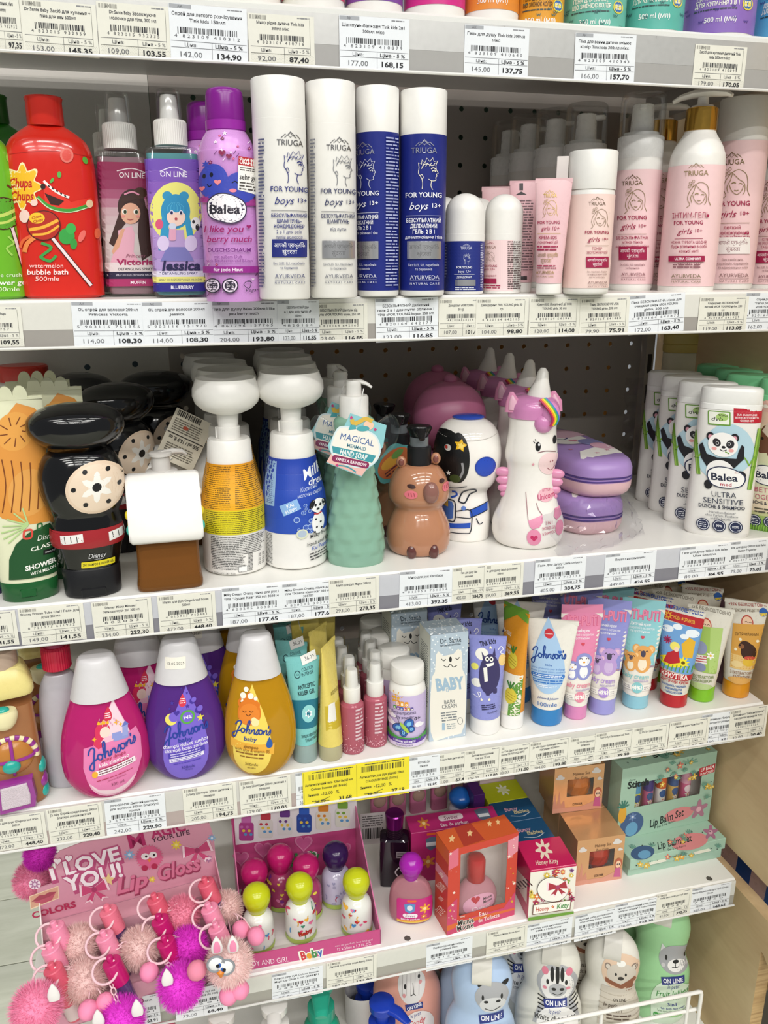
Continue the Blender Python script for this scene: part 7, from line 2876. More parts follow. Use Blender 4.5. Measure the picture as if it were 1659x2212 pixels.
uti(1240, 1566, 1325, 1532, 25, 44, 4, 'front pink baby cream tube printed with penguins', 'e087ac', 'd987b8', pair('8d93cc', 'f2f0f0', False, ''), 'e08aa0', (), .25)
uti(1297, 1554, 1313, 1516, 29, 45, 2, 'front lilac baby cream tube printed with koalas', '8d8fce', '9a98d6', pair('b99ad0', 'cbb4da', True, 'e0b8d0'), 'a98ad0', ((-.012, .045), (-.03, .09)))
uti(1369, 1541, 1312, 1508, 28, 44, 5, 'front aqua baby cream tube printed with squirrels', '8fc9d0', '8cc2d2', pair('e2a45c', 'f2e4cc', True, 'f0c890'), '86c4c8', ((-.014, .045), (-.03, .09)))


def plain_cream(cx, yb, yt, capy, w0, w1, label, capcol, paint, dups):
 f = Fit(cx, yb, yt, 2*w1, 4)
 t, p = squeeze_tube(f, 'baby_cream_tube', label, capy, w0, w1, 'dcd8cc', capcol, seam=8)
 paint(p)
 p.build('printing', t)
 for i, (dx, dy) in enumerate(dups):
  dup(t, (f.loc[0]+dx, f.loc[1]+dy, f.loc[2]), f.rz, '%s, %s in its row' % (label.replace('front ', '').split(' printed')[0], ('second', 'third')[i]))


def p1(p):
 p.text('+25% БЕЗКОШТОВНО', 1467, 1330, 92, 8, '2a4c9c', 0.03, rot=-6)
 p.poly([(1425, 1334), (1516, 1345), (1510, 1366), (1425, 1352)], 'b3222c')
 p.flower(1441, 1345, 10, 'e0a030', 'b3222c', 8)
 p.text('НОВА ФОРМУЛА', 1473, 1350, 44, 7, 'e0b040', 0.02, rot=-8)
 p.poly([(1422, 1354), (1511, 1366), (1490, 1464), (1424, 1454)], '6fa0d4')
 for x, y, r in ((1440, 1372, 12), (1460, 1366, 10), (1490, 1376, 14), (1474, 1384, 9)):
  p.ell(x, y, r, r*.6, 'e8eef4')
 p.poly([(1468, 1400), (1484, 1384), (1496, 1392), (1490, 1428), (1472, 1426)], 'e0b030')
 p.flower(1440, 1395, 10, 'a02a5c', '6a1a3c', 9)
 p.ell(1450, 1438, 26, 12, 'e8d82a')
 p.flower(1472, 1438, 14, 'ecdc30', '5a4410', 9)
 p.poly([(1440, 1422), (1462, 1410), (1466, 1438), (1446, 1444), (1432, 1442)], 'b8222c')
 p.ell(1455, 1406, 10, 9, 'ecdf6a')
 p.ell(1458, 1412, 5, 5, 'f0d0b8')
 for k in range(9):
  p.stroke([(1424+8*k, 1458), (1428+8*k, 1444)], 2, '5a9a3c', sm=0)
 p.poly([(1422, 1458), (1490, 1464), (1489, 1477), (1422, 1471)], 'b3222c')
 p.text('КРИХІТКА', 1455, 1467, 52, 10, 'f6eee6', 0.03, rot=-3)
 p.text('ДИТЯЧИЙ КРЕМ', 1455, 1479, 54, 6, 'b3222c', 0.02, rot=-3)
 p.text('ромашка, череда,', 1454, 1487, 48, 5, '2a5c9c', 0.02)
 p.text('календула', 1454, 1494, 32, 5, '2a5c9c', 0.02)
 p.text('+масло ши', 1453, 1501, 34, 5, '2a5c9c', 0.02)


def granny(p, x, y):
 p.ell(x, y, 12, 15, 'b84a3c')
 p.ell(x, y, 10, 12, 'e8c4a8')
 p.stroke([(x-5, y), (x-2, y-2), (x+1, y)], 1.2, '5a3a2c')
 p.stroke([(x+3, y), (x+6, y-2), (x+8, y)], 1.2, '5a3a2c')
 p.stroke([(x-4, y+6), (x, y+8), (x+5, y+6)], 1.2, 'a03a34')
 p.poly([(x-9, y+13), (x, y+10), (x+9, y+13), (x, y+22)], 'b84a3c')


def p2(p):
 p.text('+25% БЕЗКОШТОВНО', 1528, 1330, 84, 7, '8a8478', 0.02, rot=-4)
 granny(p, 1520, 1362)
 p.poly([(1499, 1384), (1500, 1366), (1555, 1364), (1542, 1462), (1497, 1458)], '9cbc5c')
 p.poly([(1530, 1366), (1555, 1364), (1543, 1460), (1528, 1460)], 'b0cc78')
 p.ell(1511, 1410, 13, 14, '8a92b4')
 p.poly([(1498, 1426), (1522, 1424), (1524, 1442), (1498, 1444)], 'e8e4e0')
 for q in range(3):
  p.stroke([(1498, 1429+5*q), (1524, 1427+5*q)], 2, 'b8404a', sm=0)
 p.ell(1511, 1450, 11, 9, '7f88ac')
 p.flower(1531, 1423, 9, 'f2f2ec', 'e8b83a', 6)
 p.text('З ЕКСТРАКТОМ', 1512, 1470, 50, 6, '7a8a54', 0.02, rot=4)
 p.text('РОМАШКИ', 1513, 1478, 40, 6, '7a8a54', 0.02, rot=4)
 p.ell(1511, 1490, 24, 7, 'b2c88a')


def p3(p):
 p.text('+25% БЕЗКОШТОВНО', 1610, 1316, 78, 6, 'a04a44', 0.02, rot=6)
 p.text('БАБУСИНІ РЕЦЕПТИ', 1606, 1328, 56, 6, '7a6a54', 0.01, rot=8)
 granny(p, 1609, 1352)
 p.ell(1640, 1327, 8, 9, '2a5ca8')
 p.poly([(1633, 1330), (1647, 1328), (1644, 1334), (1636, 1335)], 'e8c83a')
 p.poly([(1581, 1358), (1642, 1352), (1622, 1452), (1576, 1450)], 'd6a04a')
 p.poly([(1578, 1420), (1628, 1424), (1622, 1452), (1576, 1450)], 'e2c07c')
 p.text('ДИТЯЧИЙ КРЕМ', 1608, 1376, 46, 6, '5a3a14', 0.01, rot=6)
 p.ell(1612, 1412, 15, 18, '3c2218')
 p.ell(1606, 1400, 12, 10, '3c2218')
 p.ell(1598, 1402, 6, 5, '8a5a3a')
 p.ell(1595, 1400, 2.4, 2, '14100e')
 p.ell(1613, 1434, 12, 9, 'e0b83a')
 p.ell(1614, 1425, 11, 4, 'c84a3a')
 p.ell(1590, 1440, 11, 7, 'e8cf94')
 for x, y in ((1596, 1388), (1587, 1410), (1629, 1388)):
  p.ell(x, y, 3, 3, 'f0e8cc')
 p.text('З ЕКСТРАКТОМ', 1597, 1458, 40, 6, '8a5a34', 0.01)
 p.text('КАЛЕНДУЛИ', 1599, 1466, 32, 6, '8a5a34', 0.01)
 p.ell(1595, 1474, 22, 8, 'dca85c')


plain_cream(1451, 1538, 1318, 1506, 29, 46, 'front white and red cream tube printed with girl in red dress', 'b8202a', p1, ((-.012, .045), (-.03, .09)))
plain_cream(1511, 1527, 1310, 1490, 27, 47, 'front white cream tube with green cap printed with hippo', '7fc024', p2, ((-.016, .05), (-.03, .095)))
plain_cream(1585, 1516, 1298, 1478, 28, 44, 'front white cream tube with orange cap printed with bear', 'dc931c', p3, ((-.022, .055), (-.04, .105)))

# striped pack leaning at the right end
q = at_z(1650, 1500, TOP[4])
t = thing('wipes_pack', 'purple grey striped pack against the plywood beside the bear tube', 'pack', (SIDE-.022, .875, TOP[4]), .0)
m = MB()
m.loft(smooth([(0, .016, .07, 4), (.004, .019, .074, 5), (.05, .0195, .075, 5), (.085, .017, .073, 5), (.09, .012, .068, 4)], 4), 36)
obj('wrapper', m, mat('6a4c58', .35), t)
p = Pr(S_left(.0195), .001, .001, 0, 0, L=.01, base=8e-4)
for k in range(10):
 p.rect(-70, -12-7*k, 70, -9.5-7*k, 'cbbfc6')
p.build('printed_stripes', t)
# ================================================================== display boxes and perfumes of the fifth shelf


def px_of(t_loc, rz, pts):
 c, s = math.cos(rz), math.sin(rz)
 return [project((t_loc[0]+x*c-y*s, t_loc[1]+x*s+y*c, t_loc[2]+z)) for x, y, z in pts]


# lip gloss display
c = Carton((110, 2232), (512, 2103), 2190, .092, 5)
ROSE, ROSE2 = mat('d89aae', 0.4), mat('cf8ba2', 0.42)
t = thing('lip_gloss_display', 'pink cardboard lip gloss display box with I LOVE YOU header', 'display box', c.loc, c.rz)
w, d = c.w/2, c.d/2
m = MB()
m.box(-w, w, -d, d, 0.0, .001)
m.box(-w, w, -d, -d+.0012, 0, .030)
obj('front_lip', m, ROSE, t, smooth_angle=0)
m = MB()
m.quad((-w+.001, -d+.001, .027), (w-.001, -d+.001, .027), (w-.001, d-.03, .040), (-w+.001, d-.03, .040))
m.quad((-w+.001, d-.03, .040), (w-.001, d-.03, .040), (w-.001, d-.028, .060), (-w+.001, d-.028, .060))
m.quad((-w+.001, d-.028, .060), (w-.001, d-.028, .060), (w-.001, d-.002, .060), (-w+.001, d-.002, .060))
obj('tray', m, mat('d9a3b2', 0.42), t, smooth_angle=0)
for s_ in (-1, 1):
 m = MB()
 m.v = [(s_*w, -d, 0), (s_*w, d, 0), (s_*w, d, .088), (s_*w, d-.012, .080), (s_*w, -d, .030)]
 m.v += [(x-s_*.0012, y, z) for x, y, z in m.v]
 m.f = [(0, 1, 2, 3, 4), (9, 8, 7, 6, 5)]+[(i, (i+1) % 5, 5+(i+1) % 5, 5+i) for i in range(5)]
 obj('side_wall', m, mat('ece4e2', 0.5) if s_ < 0 else ROSE, t, smooth_angle=0)
m = MB()
hd = [(-w, 0), (w, 0), (w, .112), (w-.004, .134), (w-.028, .150), (w-.036, .163), (w-.075, .160), (-w+.028, .146), (-w+.0215, .140), (-w+.021, .108), (-w, .106)]
m.prism(hd, d-.0015, d)
obj('header_card', m, ROSE, t, smooth_angle=0)
Q = px_of(c.loc, c.rz, [(-w, d, 0), (w, d, 0), (w, d, .16), (-w, d, .16)])
p = Pr(S_front(-d+.0015), quad=Q, size=(2*w, .16), L=.05, base=1.2e-4, step=1.5e-5)


def bow(p, x, y, s, col, rot=-14):
 cs, q = math.cos(math.radians(-rot)), math.sin(math.radians(-rot))
 T = lambda L: [(x+(a*cs+b*q)*s, y+(-a*q+b*cs)*s) for a, b in L]
 for k, cc in ((1.18, 'f4d9e2'), (1, col)):
  p.poly(T([(a*k, b*k) for a, b in ((0, -4), (-26, -16), (-30, 8), (0, 4))]), cc)
  p.poly(T([(a*k, b*k) for a, b in ((0, -4), (26, -16), (30, 8), (0, 4))]), cc)
  p.poly(T([(a*k, b*k) for a, b in ((-3, 2), (-24, 22), (-14, 20), (-10, 26), (2, 4))]), cc)
  p.poly(T([(a*k, b*k) for a, b in ((3, 2), (24, 22), (14, 20), (10, 26), (-2, 4))]), cc)
 p.ell(x, y, 6*s, 6*s, 'a83a66')


p.ell(75, 1908, 13, 11, 'f2e2ea')
p.flower(75, 1908, 12, 'b07aa0', 'e8d4e4', 8)
p.poly([(63, 1934), (126, 1911), (128, 1938), (66, 1963)], 'f0d8b8')
p.poly([(65, 1935), (125, 1913), (126, 1937), (67, 1960)], 'd8a58c')
p.poly([(68, 1946), (84, 1932), (96, 1931), (106, 1925), (122, 1924), (108, 1936), (88, 1944)], 'a8485a')
p.poly([(72, 1947), (90, 1941), (108, 1934), (120, 1926), (112, 1942), (92, 1950)], 'c05a6e')
for txt, x, y, wd, h, r in (('I', 113, 1886, 13, 27, 16), ('LOVE', 198, 1857, 128, 32, 16), ('YOU!', 200, 1892, 132, 34, 16)):
 p.text(txt, x+3, y+4, wd+2, h, 'b8507c', 0.09, 0.0, r)
 p.text(txt, x, y, wd, h, 'b8507c', 0.085, 0.0, r)
 p.text(txt, x, y, wd-4, h-2, 'f6eef2', 0.03, 0.0, r)
for x, y in ((124, 1858), (148, 1852)):
 p.heart(x, y, 10, 'b8507c', .2)
 p.heart(x, y, 8, 'f6eef2', .2)
p.star(234, 1898, 15, 'e8cf8e')
p.text('M', 294, 1812, 36, 30, 'b02a64', 0.02, 0, 14)
p.text('AGIC', 362, 1790, 76, 21, 'b02a64', 0.025, 0, 13)
p.text('YOUR LIFE', 368, 1804, 84, 10, '4a2a3c', 0.01, 0, 13)
p.flower(279, 1844, 12, '8ab4d8', 'd8e4f0', 8)
p.flower(380, 1823, 12, 'e8d04a', 'f0e48a', 8)
p.flower(457, 1808, 9, '8ab4d8', 'd8e4f0', 8)
p.flower(450, 1853, 9, 'b07aa0', 'e8d4e4', 8)
p.flower(328, 1897, 8, 'e8d04a', 'f0e48a', 8)
p.ell(322, 1849, 27, 24, 'd8648c')
for a in range(30):
 p.stroke([(322+24*math.cos(a*.21), 1849+21*math.sin(a*.21)), (322+30*math.cos(a*.21+.1), 1849+27*math.sin(a*.21+.1))], 2.2, 'd8648c', sm=0)
for x in (313, 330):
 p.ell(x, 1847-(x-313)*.2, 9, 7, 'f4f0ee')
 p.ell(x+2, 1847-(x-313)*.2, 2.5, 2.8, '2a2024')
p.poly([(318, 1854), (326, 1852), (322, 1860)], 'e08a3a')
for x, y in ((312, 1872), (333, 1868)):
 p.ell(x, y, 7, 6, 'b02a50')
bow(p, 425, 1834, .95, 'c84a78')
bow(p, 203, 1918, .95, 'c84a78')
for o_, cc, bb in ((2, '9a3a5c', .06), (0, 'd87a9a', .03)):
 p.text('Lip', 282+o_, 1902+o_, 74, 32, cc, bb, 0.3, 16)
 p.text('Gloss', 385+o_, 1870+o_, 96, 32, cc, bb, 0.3, 16)
p.text('COLORS', 116, 1961, 98, 13, 'b02a54', 0.035, 0, 15)
p.build('header_printing', t, PAPER)
p = Pr(S_front(d), quad=px_of(c.loc, c.rz, [(-w, -d, 0), (w, -d, 0), (w, -d, .03), (-w, -d, .03)]), size=(2*w, .03), L=.05, base=1e-4)
p.text('MAGIC YOUR LIFE', 300, 2163, 120, 11, '8a2a50', 0.02, 0, 18)
p.text('12 PCS', 452, 2108, 40, 7, '5a2a3c', 0.01, 0, 18)
p.text('NO:LG-344', 466, 2118, 56, 8, '5a2a3c', 0.01, 0, 18)
p.build('lip_printing', t, PAPER)

POM = {'beige': mat('e6c4c0', 0.8), 'rose': mat('e88aa4', 0.8), 'pink': mat('f292b6', 0.8), 'magenta': mat('df35cc', 0.8), 'shell': mat('f4d6d3', 0.8), 'hot': mat('e540d6', 0.8)}
CAPC = {'light': mat('ef93b2', 0.28), 'coral': mat('dc5f76', 0.28), 'mag': mat('c01c6c', 0.26), 'pink': mat('e7788f', 0.28)}
RINGC, EARW = mat('ecc7cf', 0.25), mat('eeeae8', 0.35)
FURC = {}


def fluff(t, ctr, r, key, count, name='pompom'):
 k = (round(r, 4), key, count)
 if k not in FURC:
  m = MB()
  m.sph((0, 0, 0), r*.9, 24, 14)
  m.fur((0, 0, 0), r, count, r*.30, .00024, .12)
  o = obj(name, m, POM[key], t, smooth_angle=0, kind='stuff')
  FURC[k] = o
 else:
  o = FURC[k].copy()
  COL.objects.link(o)
  o.parent = t
 o.location = ctr
 o.rotation_euler = (random.uniform(0, 3), random.uniform(0, 3), random.uniform(0, 3))
 return o


def gloss(label, cx, cy, row, cap, pom, pz, key, pr, balls=(), body='liquid', ears=(), bird=False):
 """cap top at photo cx,cy; pompom centre at photo pom, either pz deep (y) or resting at height"""
 hz = (.098, .086, .078)[row]
 top = at_z(cx, cy, TOP[5]+hz)
 ln = .068
 base = np.array([top[0]+.019, top[1]-.006, TOP[5]+hz-ln])
 t = thing('lip_gloss', label, 'lip gloss', tuple(float(v) for v in base), 0, 'lip gloss key chains in the pink display')
 ax = Vector(tuple(top-base)).normalized()
 M = ax.to_track_quat('Z', 'Y').to_matrix().to_4x4()
 L_ = (Vector(tuple(top-base))).length
 m = MB()
 m.m = M
 m.lathe([(.0078, 0), (.0086, .0012), (.0086, L_-.033), (.006, L_-.0325)], 24)
 obj('tube', m, mat('6d4a86', .1, trans=.35) if body == 'liquid' else CAPC[body], t)
 if body != 'liquid':
  m = MB()
  m.m = M
  m.lathe([(.0088, .003), (.0088, .020)], 24, False, False)
  bl = obj('barcode_label', m, mat('d9c6c4', 0.5), t)
  p = Pr(lambda u, v, o: (u, -np.sqrt(np.maximum((.0089+o)**2-u**2, 1e-9)), v), L=.002)
  x = -.0065
  while x < .0065:
   p.rect(x, -.013, x+.0005, -.004, '2a2426')
   x += .0011
  p.rect(-.0078, -.0235, .0078, -.017, 'e2542c')
  q = p.build('barcode', bl)
  q.matrix_local = M
 m = MB()
 m.m = M
 m.lathe([(.0086, L_-.033), (.0098, L_-.0325), (.0096, L_-.0075), (.0086, L_-.0065), (.0034, L_-.0062), (.0034, L_-.001), (.0024, L_)], 28)
 obj('cap', m, CAPC[cap], t)
 m = MB()
 rc = M @ Vector((.0055, -.006, L_-.010))
 m.tube([tuple(rc+Vector((.0120*math.cos(a), .0078*math.sin(a)-.003, .0088*math.sin(a)))) for a in [2*PI*j/28 for j in range(28)]], .0013, 8, closed=True)
 obj('key_ring', m, RINGC, t)
 pc = at_y(pom[0], pom[1], pz) if pz > .4 else at_z(pom[0], pom[1], TOP[5]+pz)
 pl = Vector(tuple(pc-base))
 pr *= .86
 fluff(t, pl, pr, key, 4200 if pr > .017 else 1800)
 st, en = rc+Vector((.004, -.004, -.0125)), pl+Vector((0, -.002, pr*.8))
 n = max(3, int((en-st).length/.0062))
 for i in range(min(n, 6)):
  q = st+(en-st)*(i+.5)/min(n, 6)
  dv = (en-st).normalized()
  sd = Vector((1, 0, 0)) if i % 2 else Vector((0, 1, 0))
  sd = (sd-dv*sd.dot(dv)).normalized()
  m = MB()
  m.tube([tuple(q+dv*.0042*math.cos(a)+sd*.0022*math.sin(a)) for a in [2*PI*j/12 for j in range(12)]], .0007, 6, closed=True)
  obj('chain_link', m, RINGC, t)
 for bx, by, bk in balls:
  bc = at_y(bx, by, pc[1]-.012) if pz > .4 else at_z(bx, by, TOP[5]+pz-.004)
  b_ = Vector(tuple(bc-base))
  m = MB()
  m.sph(tuple(b_), .0098, 20, 12, 0.03)
  obj('felt_ball', m, POM[bk], t)
  m = MB()
  mid = (b_+pl)/2+Vector((.004, -.004, .006))
  m.tube([tuple(pl), tuple(mid), tuple(b_)], .0007, 6)
  obj('string', m, RINGC, t)
 for ex, ey in ears:
  ec = at_y(ex, ey, pc[1]-pr*.55)
  e_ = Vector(tuple(ec-base))
  m = MB()
  m.loft(smooth([(-.009, .005, .0015), (-.003, .0058, .002), (.005, .0038, .0016), (.0105, .0008, .0008)], 3), 16)
  m.v = [tuple(Vector(v)+e_) for v in m.v]
  er = obj('ear', m, EARW, t)
  if bird:
   m = MB()
   m.loft(smooth([(-.007, .0032, .001), (0, .0034, .001), (.006, .0012, .0006)], 3), 14)
   m.v = [tuple(Vector((v[0], v[1]-.0016, v[2]))+e_) for v in m.v]
   obj('inner_ear', m, POM['pink'], er)
 if bird:
  for ex, ey in ((466, 2081), (488, 2088)):
   e_ = Vector(tuple(at_y(ex, ey, pc[1]-pr*.98)-base))
   m = MB()
   m.sph(tuple(e_), (.0078, .003, .0088), 20, 12)
   ey_ = obj('eye', m, mat('f0eff0', .15), t)
   m = MB()
   m.tube([tuple(e_+Vector((.0082*math.cos(a), -.001, .0092*math.sin(a)))) for a in [2*PI*j/24 for j in range(24)]], .0011, 8, closed=True)
   obj('eye_rim', m, mat('8f9298', .25), ey_)
   for r_, cc, yy in ((.0036, '2f5fb0', .0024), (.0019, '101014', .0032)):
    m = MB()
    m.sph((e_.x+(.0018 if ex < 470 else -.002), e_.y-yy+.0004, e_.z-.001), (r_, .001, r_*1.15), 16, 8)
    obj('iris' if r_ > .003 else 'pupil', m, mat(cc, .15), ey_)
  e_ = Vector(tuple(at_y(477, 2103, pc[1]-pr*1.02)-base))
  m = MB()
  m.loft([(-.0052, .0008, .0008), (-.002, .0026, .0024), (.002, .004, .0034), (.0045, .0022, .002), (.0052, .0006, .0006)], 16)
  m.v = [tuple(Vector(v)+e_) for v in m.v]
  obj('beak', m, mat('e08428', .25), t)


gloss('lip gloss with light pink cap at back left of the display', 113, 1990, 0, 'light', (172, 2040), .062, 'beige', .0235)
gloss('lip gloss with coral cap in the back row, centre of the display', 330, 1930, 0, 'coral', (393, 1975), .066, 'rose', .0225)
gloss('lip gloss with pink cap in the back row, ring over knob', 228, 1955, 0, 'pink', (243, 1990), .050, 'beige', .012, ((190, 1982, 'pink'),))
gloss('lip gloss with coral cap at back right beside red felt ball', 440, 1895, 0, 'coral', (460, 1925), .052, 'rose', .011, ((406, 1915, 'rose'),))
gloss('lip gloss with light pink cap in the middle row at left', 103, 2037, 1, 'light', (183, 2118), .045, 'beige', .026, ((190, 2182, 'pink'), (228, 2166, 'pink')))
gloss('lip gloss with light pink cap, ring hanging, second column', 220, 2010, 1, 'light', (302, 2048), .056, 'beige', .0245, ((322, 2100, 'pink'),))
gloss('lip gloss with magenta cap in the middle row, third column', 340, 1975, 1, 'mag', (407, 2045), .052, 'magenta', .0235)
gloss('lip gloss with light pink cap beside the beige fur ball', 447, 1950, 1, 'light', (489, 1960), .052, 'beige', .021, ((520, 2008, 'pink'), (553, 2022, 'pink')))
gloss('lip gloss with coral body and orange barcode label, front left', 108, 2080, 2, 'coral', (78, 2178), .706, 'pink', .0275, (), 'coral', ((115, 2145),))
gloss('lip gloss with magenta cap and purple tube, front row', 235, 2065, 2, 'mag', (262, 2205), .700, 'hot', .026, (), 'liquid', ((212, 2200), (296, 2178)))
gloss('lip gloss with magenta cap above the big magenta fur ball', 352, 2022, 2, 'mag', (390, 2130), .712, 'hot', .026, ((425, 2096, 'rose'),), 'liquid', ((361, 2112),))
gloss('lip gloss with pink cap holding the fluffy bird with eyes', 463, 1992, 2, 'light', (496, 2080), .712, 'shell', .0265, ((494, 2150, 'pink'), (518, 2138, 'pink')), 'liquid', ((503, 2040), (468, 2042)), True)
for i, (px, py, key, r) in enumerate(((86, 1846, 'magenta', .017), (72, 1900, 'pink', .021))):
 q = at_y(px, py, .862)
 t = thing('fur_key_ring', '%s fur ball hanging behind the left edge of the pink display' % ('magenta', 'pale pink')[i], 'key ring', tuple(float(v) for v in q), 0)
 fluff(t, (0, 0, 0), r, key, 4000)
 m = MB()
 m.tube([(0, 0, r*.8), (.006, .002, r+.012), (.012, .002, r+.03-.012*i), (.02, .004, .0655-.0205*0 if i == 0 else r+.05)], .0012, 8)
 obj('strap', m, RINGC, t)

# perfume display
c = Carton((530, 2099), (823, 2040), 2050, .130, 5)
MAG = mat('c24a82', 0.4)
t = thing('perfume_display', 'magenta open cardboard box holding the ball capped perfumes', 'display box', c.loc, c.rz)
w, d = c.w/2, c.d/2
m = MB()
m.box(-w, w, -d, d, 0, .001)
obj('floor', m, mat('d8d2d0', .5), t, smooth_angle=0)
m = MB()
m.box(-w, w, -d, -d+.0012, .001, .021)
obj('front_lip', m, MAG, t, smooth_angle=0)
m = MB()
m.box(-w, w, d-.0012, d, .001, .107)
obj('back_panel', m, MAG, t, smooth_angle=0)
for s_ in (-1, 1):
 m = MB()
 m.v = [(s_*w, -d, .001), (s_*w, d, .001), (s_*w, d, .097), (s_*w, d-.012, .090), (s_*w, -d+.02, .030), (s_*w, -d, .021)]
 m.v += [(x-s_*.0012, y, z) for x, y, z in m.v]
 m.f = [(0, 1, 2, 3, 4, 5), (11, 10, 9, 8, 7, 6)]+[(i, (i+1) % 6, 6+(i+1) % 6, 6+i) for i in range(6)]
 obj('side_wall', m, mat('cf6f9c', .4), t, smooth_angle=0)
Q = px_of(c.loc, c.rz, [(-w, d, 0), (w, d, 0), (w, d, .107), (-w, d, .107)])
p = Pr(S_front(-d+.0012), quad=Q, size=(2*w, .107), L=.05, base=1.2e-4)
p.poly([(505, 1762), (770, 1722), (770, 1787), (509, 1824)], 'ece6ea')
for i, (cc, c2) in enumerate((('b0408c', 'c86ab0'), ('e0dcd8', 'c23a4a'), ('e4e0e0', '6a3a8a'), ('2a4aa0', '2f5fc0'), ('e8e2d4', 'e08a2c'), ('e4e4d8', '7aa83c'))):
 x, y = 532+41.5*i, 1791-6.2*i
 p.rect(x-16, y-16, x+16, y+24, cc, r=6)
 p.rect(x-11, y-30, x+11, y-15, c2, r=3)
 for k_ in range(6):
  p.ell(x-10+4*k_, y-6+8*(k_ % 3), 3.4, 3, (c2, 'e8c84a', '5a9ad0')[k_ % 3])
for x, y, r in ((568, 1832, 20), (655, 1818, 20), (520, 1850, 18), (742, 1830, 16)):
 p.heart(x, y, r, 'd47aa4', .2)
 p.heart(x, y, r*.8, 'c65a90', .2)
p.text('Bebify', 645, 1852, 90, 26, '3f8a4c', 0.04, 0, 8)
p.heart(672, 1845, 13, 'f0ece8', .2)
p.heart(672, 1845, 10, '3f8a4c', .2)
p.build('back_printing', t, PAPER)
p = Pr(S_front(d), quad=px_of(c.loc, c.rz, [(-w, -d, 0), (w, -d, 0), (w, -d, .021), (-w, -d, .021)]), size=(2*w, .021), L=.05, base=1e-4)
p.text('BOY AND GIRL', 580, 2077, 88, 11, 'f0dde6', 0.0, 0, 8)
for o_, cc in ((3, 'ece8dc'), (0, 'ece8dc')):
 p.text('Beby', 673, 2060, 56, 20, cc, .10, 0, 14)
for i, (s_, cc) in enumerate(zip('Beby', ('c8323c', 'e0a02c', '3f8a4c', '2f5fb0'))):
 p.text(s_, 655+12*i, 2064-2.6*i, 11, 17, cc, .04, 0, 14)
p.text('12 x 50ml e 1.7 FL.OZ', 765, 2044, 74, 6, 'f0dde6', 0, 0, 10)
p.text('eau de parfum boy and girl', 764, 2036, 82, 4, 'e4c4d4', 0, 0, 10)
p.build('lip_printing', t, PAPER)


def ball_perfume(px, py, capc, bodyc, label, paint, y=None, body_trans=0.0):
 H = .082
 f = FitTop(px, py, 64, 5, H)
 f.loc = (f.loc[0], f.loc[1], TOP[5]+.0012)
 t = stand(f, 'kids_perfume', label, 'perfume bottle', 'ball capped perfumes in the magenta box')
 a = .0178
 sp = smooth([(0, .0145, .0145), (.001, .0168, .0168), (.004, a, a), (.030, a, a), (.040, .0165, .0165), (.046, .012, .012), (.049, .0085, .0085)], 4)
 obj('bottle', MB().loft(sp, 40), mat(bodyc, .14, trans=body_trans), t)
 m = MB()
 m.loft(smooth([(.046, .0095, .0095), (.050, .0102, .0102), (.055, .0128, .0128), (.062, .0152, .0152), (.0675, .0158, .0158), (.074, .0143, .0143), (.079, .0098, .0098), (.0816, .004, .004), (H, .001, .001)], 4), 40)
 obj('ball_cap', m, mat(capc, .16), t)
 p = Pr(S_loft(sp), .001, .001, 0, 0, L=.003, base=3e-4)
 R = random.Random(int(px))
 paint(p, R)
 p.build('printing', t)


def bits(cols, txt=None):
 def g(p, R):
  for _ in range(16):
   x, y = R.uniform(-15, 15), -R.uniform(3, 42)
   q = R.random()
   if q < .4:
    p.heart(x, y, R.uniform(1.6, 3), R.choice(cols))
   elif q < .7:
    p.ell(x, y, R.uniform(1, 2.4), R.uniform(1.5, 3), R.choice(cols), rot=R.uniform(0, 90))
   else:
    p.stroke([(x, y), (x+R.uniform(-2, 2), y-4), (x+R.uniform(-1, 3), y-7)], 1.1, R.choice(cols))
  p.rect(-18, -8, 18, 0, 'a8c05a')
  if txt:
   p.text(txt, 5, -17, 16, 6, 'b0302c', .05, 0, 10)
 return g


BC = ('d84a6a', '3f8a6a', 'e8b03a', '4a90c8', 'c0303a', 'e0709a')
ball_perfume(548, 1862, 'b81c66', 'a8446c', 'magenta ball capped perfume, left of three', bits(('d87aa8', 'e8d24a', '7a2a8a')))
ball_perfume(604, 1830, 'b81c66', 'a8446c', 'magenta ball capped perfume, tallest looking of three', bits(('d87aa8', 'e8d24a', '7a2a8a')))
ball_perfume(660, 1850, 'b81c66', 'a8446c', 'magenta ball capped perfume, right of three', bits(('d87aa8', 'e8d24a', '7a2a8a')))
ball_perfume(724, 1824, '34184e', 'c9c4dc', 'dark purple ball capped perfume with grey body', bits(('b03a5c', 'a8a4c0', '9a98b8')))
ball_perfume(553, 1914, 'bfc61c', 'dfe0da', 'yellow green ball capped perfume beside the fur balls', bits(BC))
ball_perfume(646, 1892, 'bfc61c', 'dfe0da', 'yellow green ball capped perfume in the middle front', bits(BC, 'Beby'))
ball_perfume(769, 1882, 'bfc61c', 'dfe0da', 'yellow green ball capped perfume against the right wall', bits(BC))

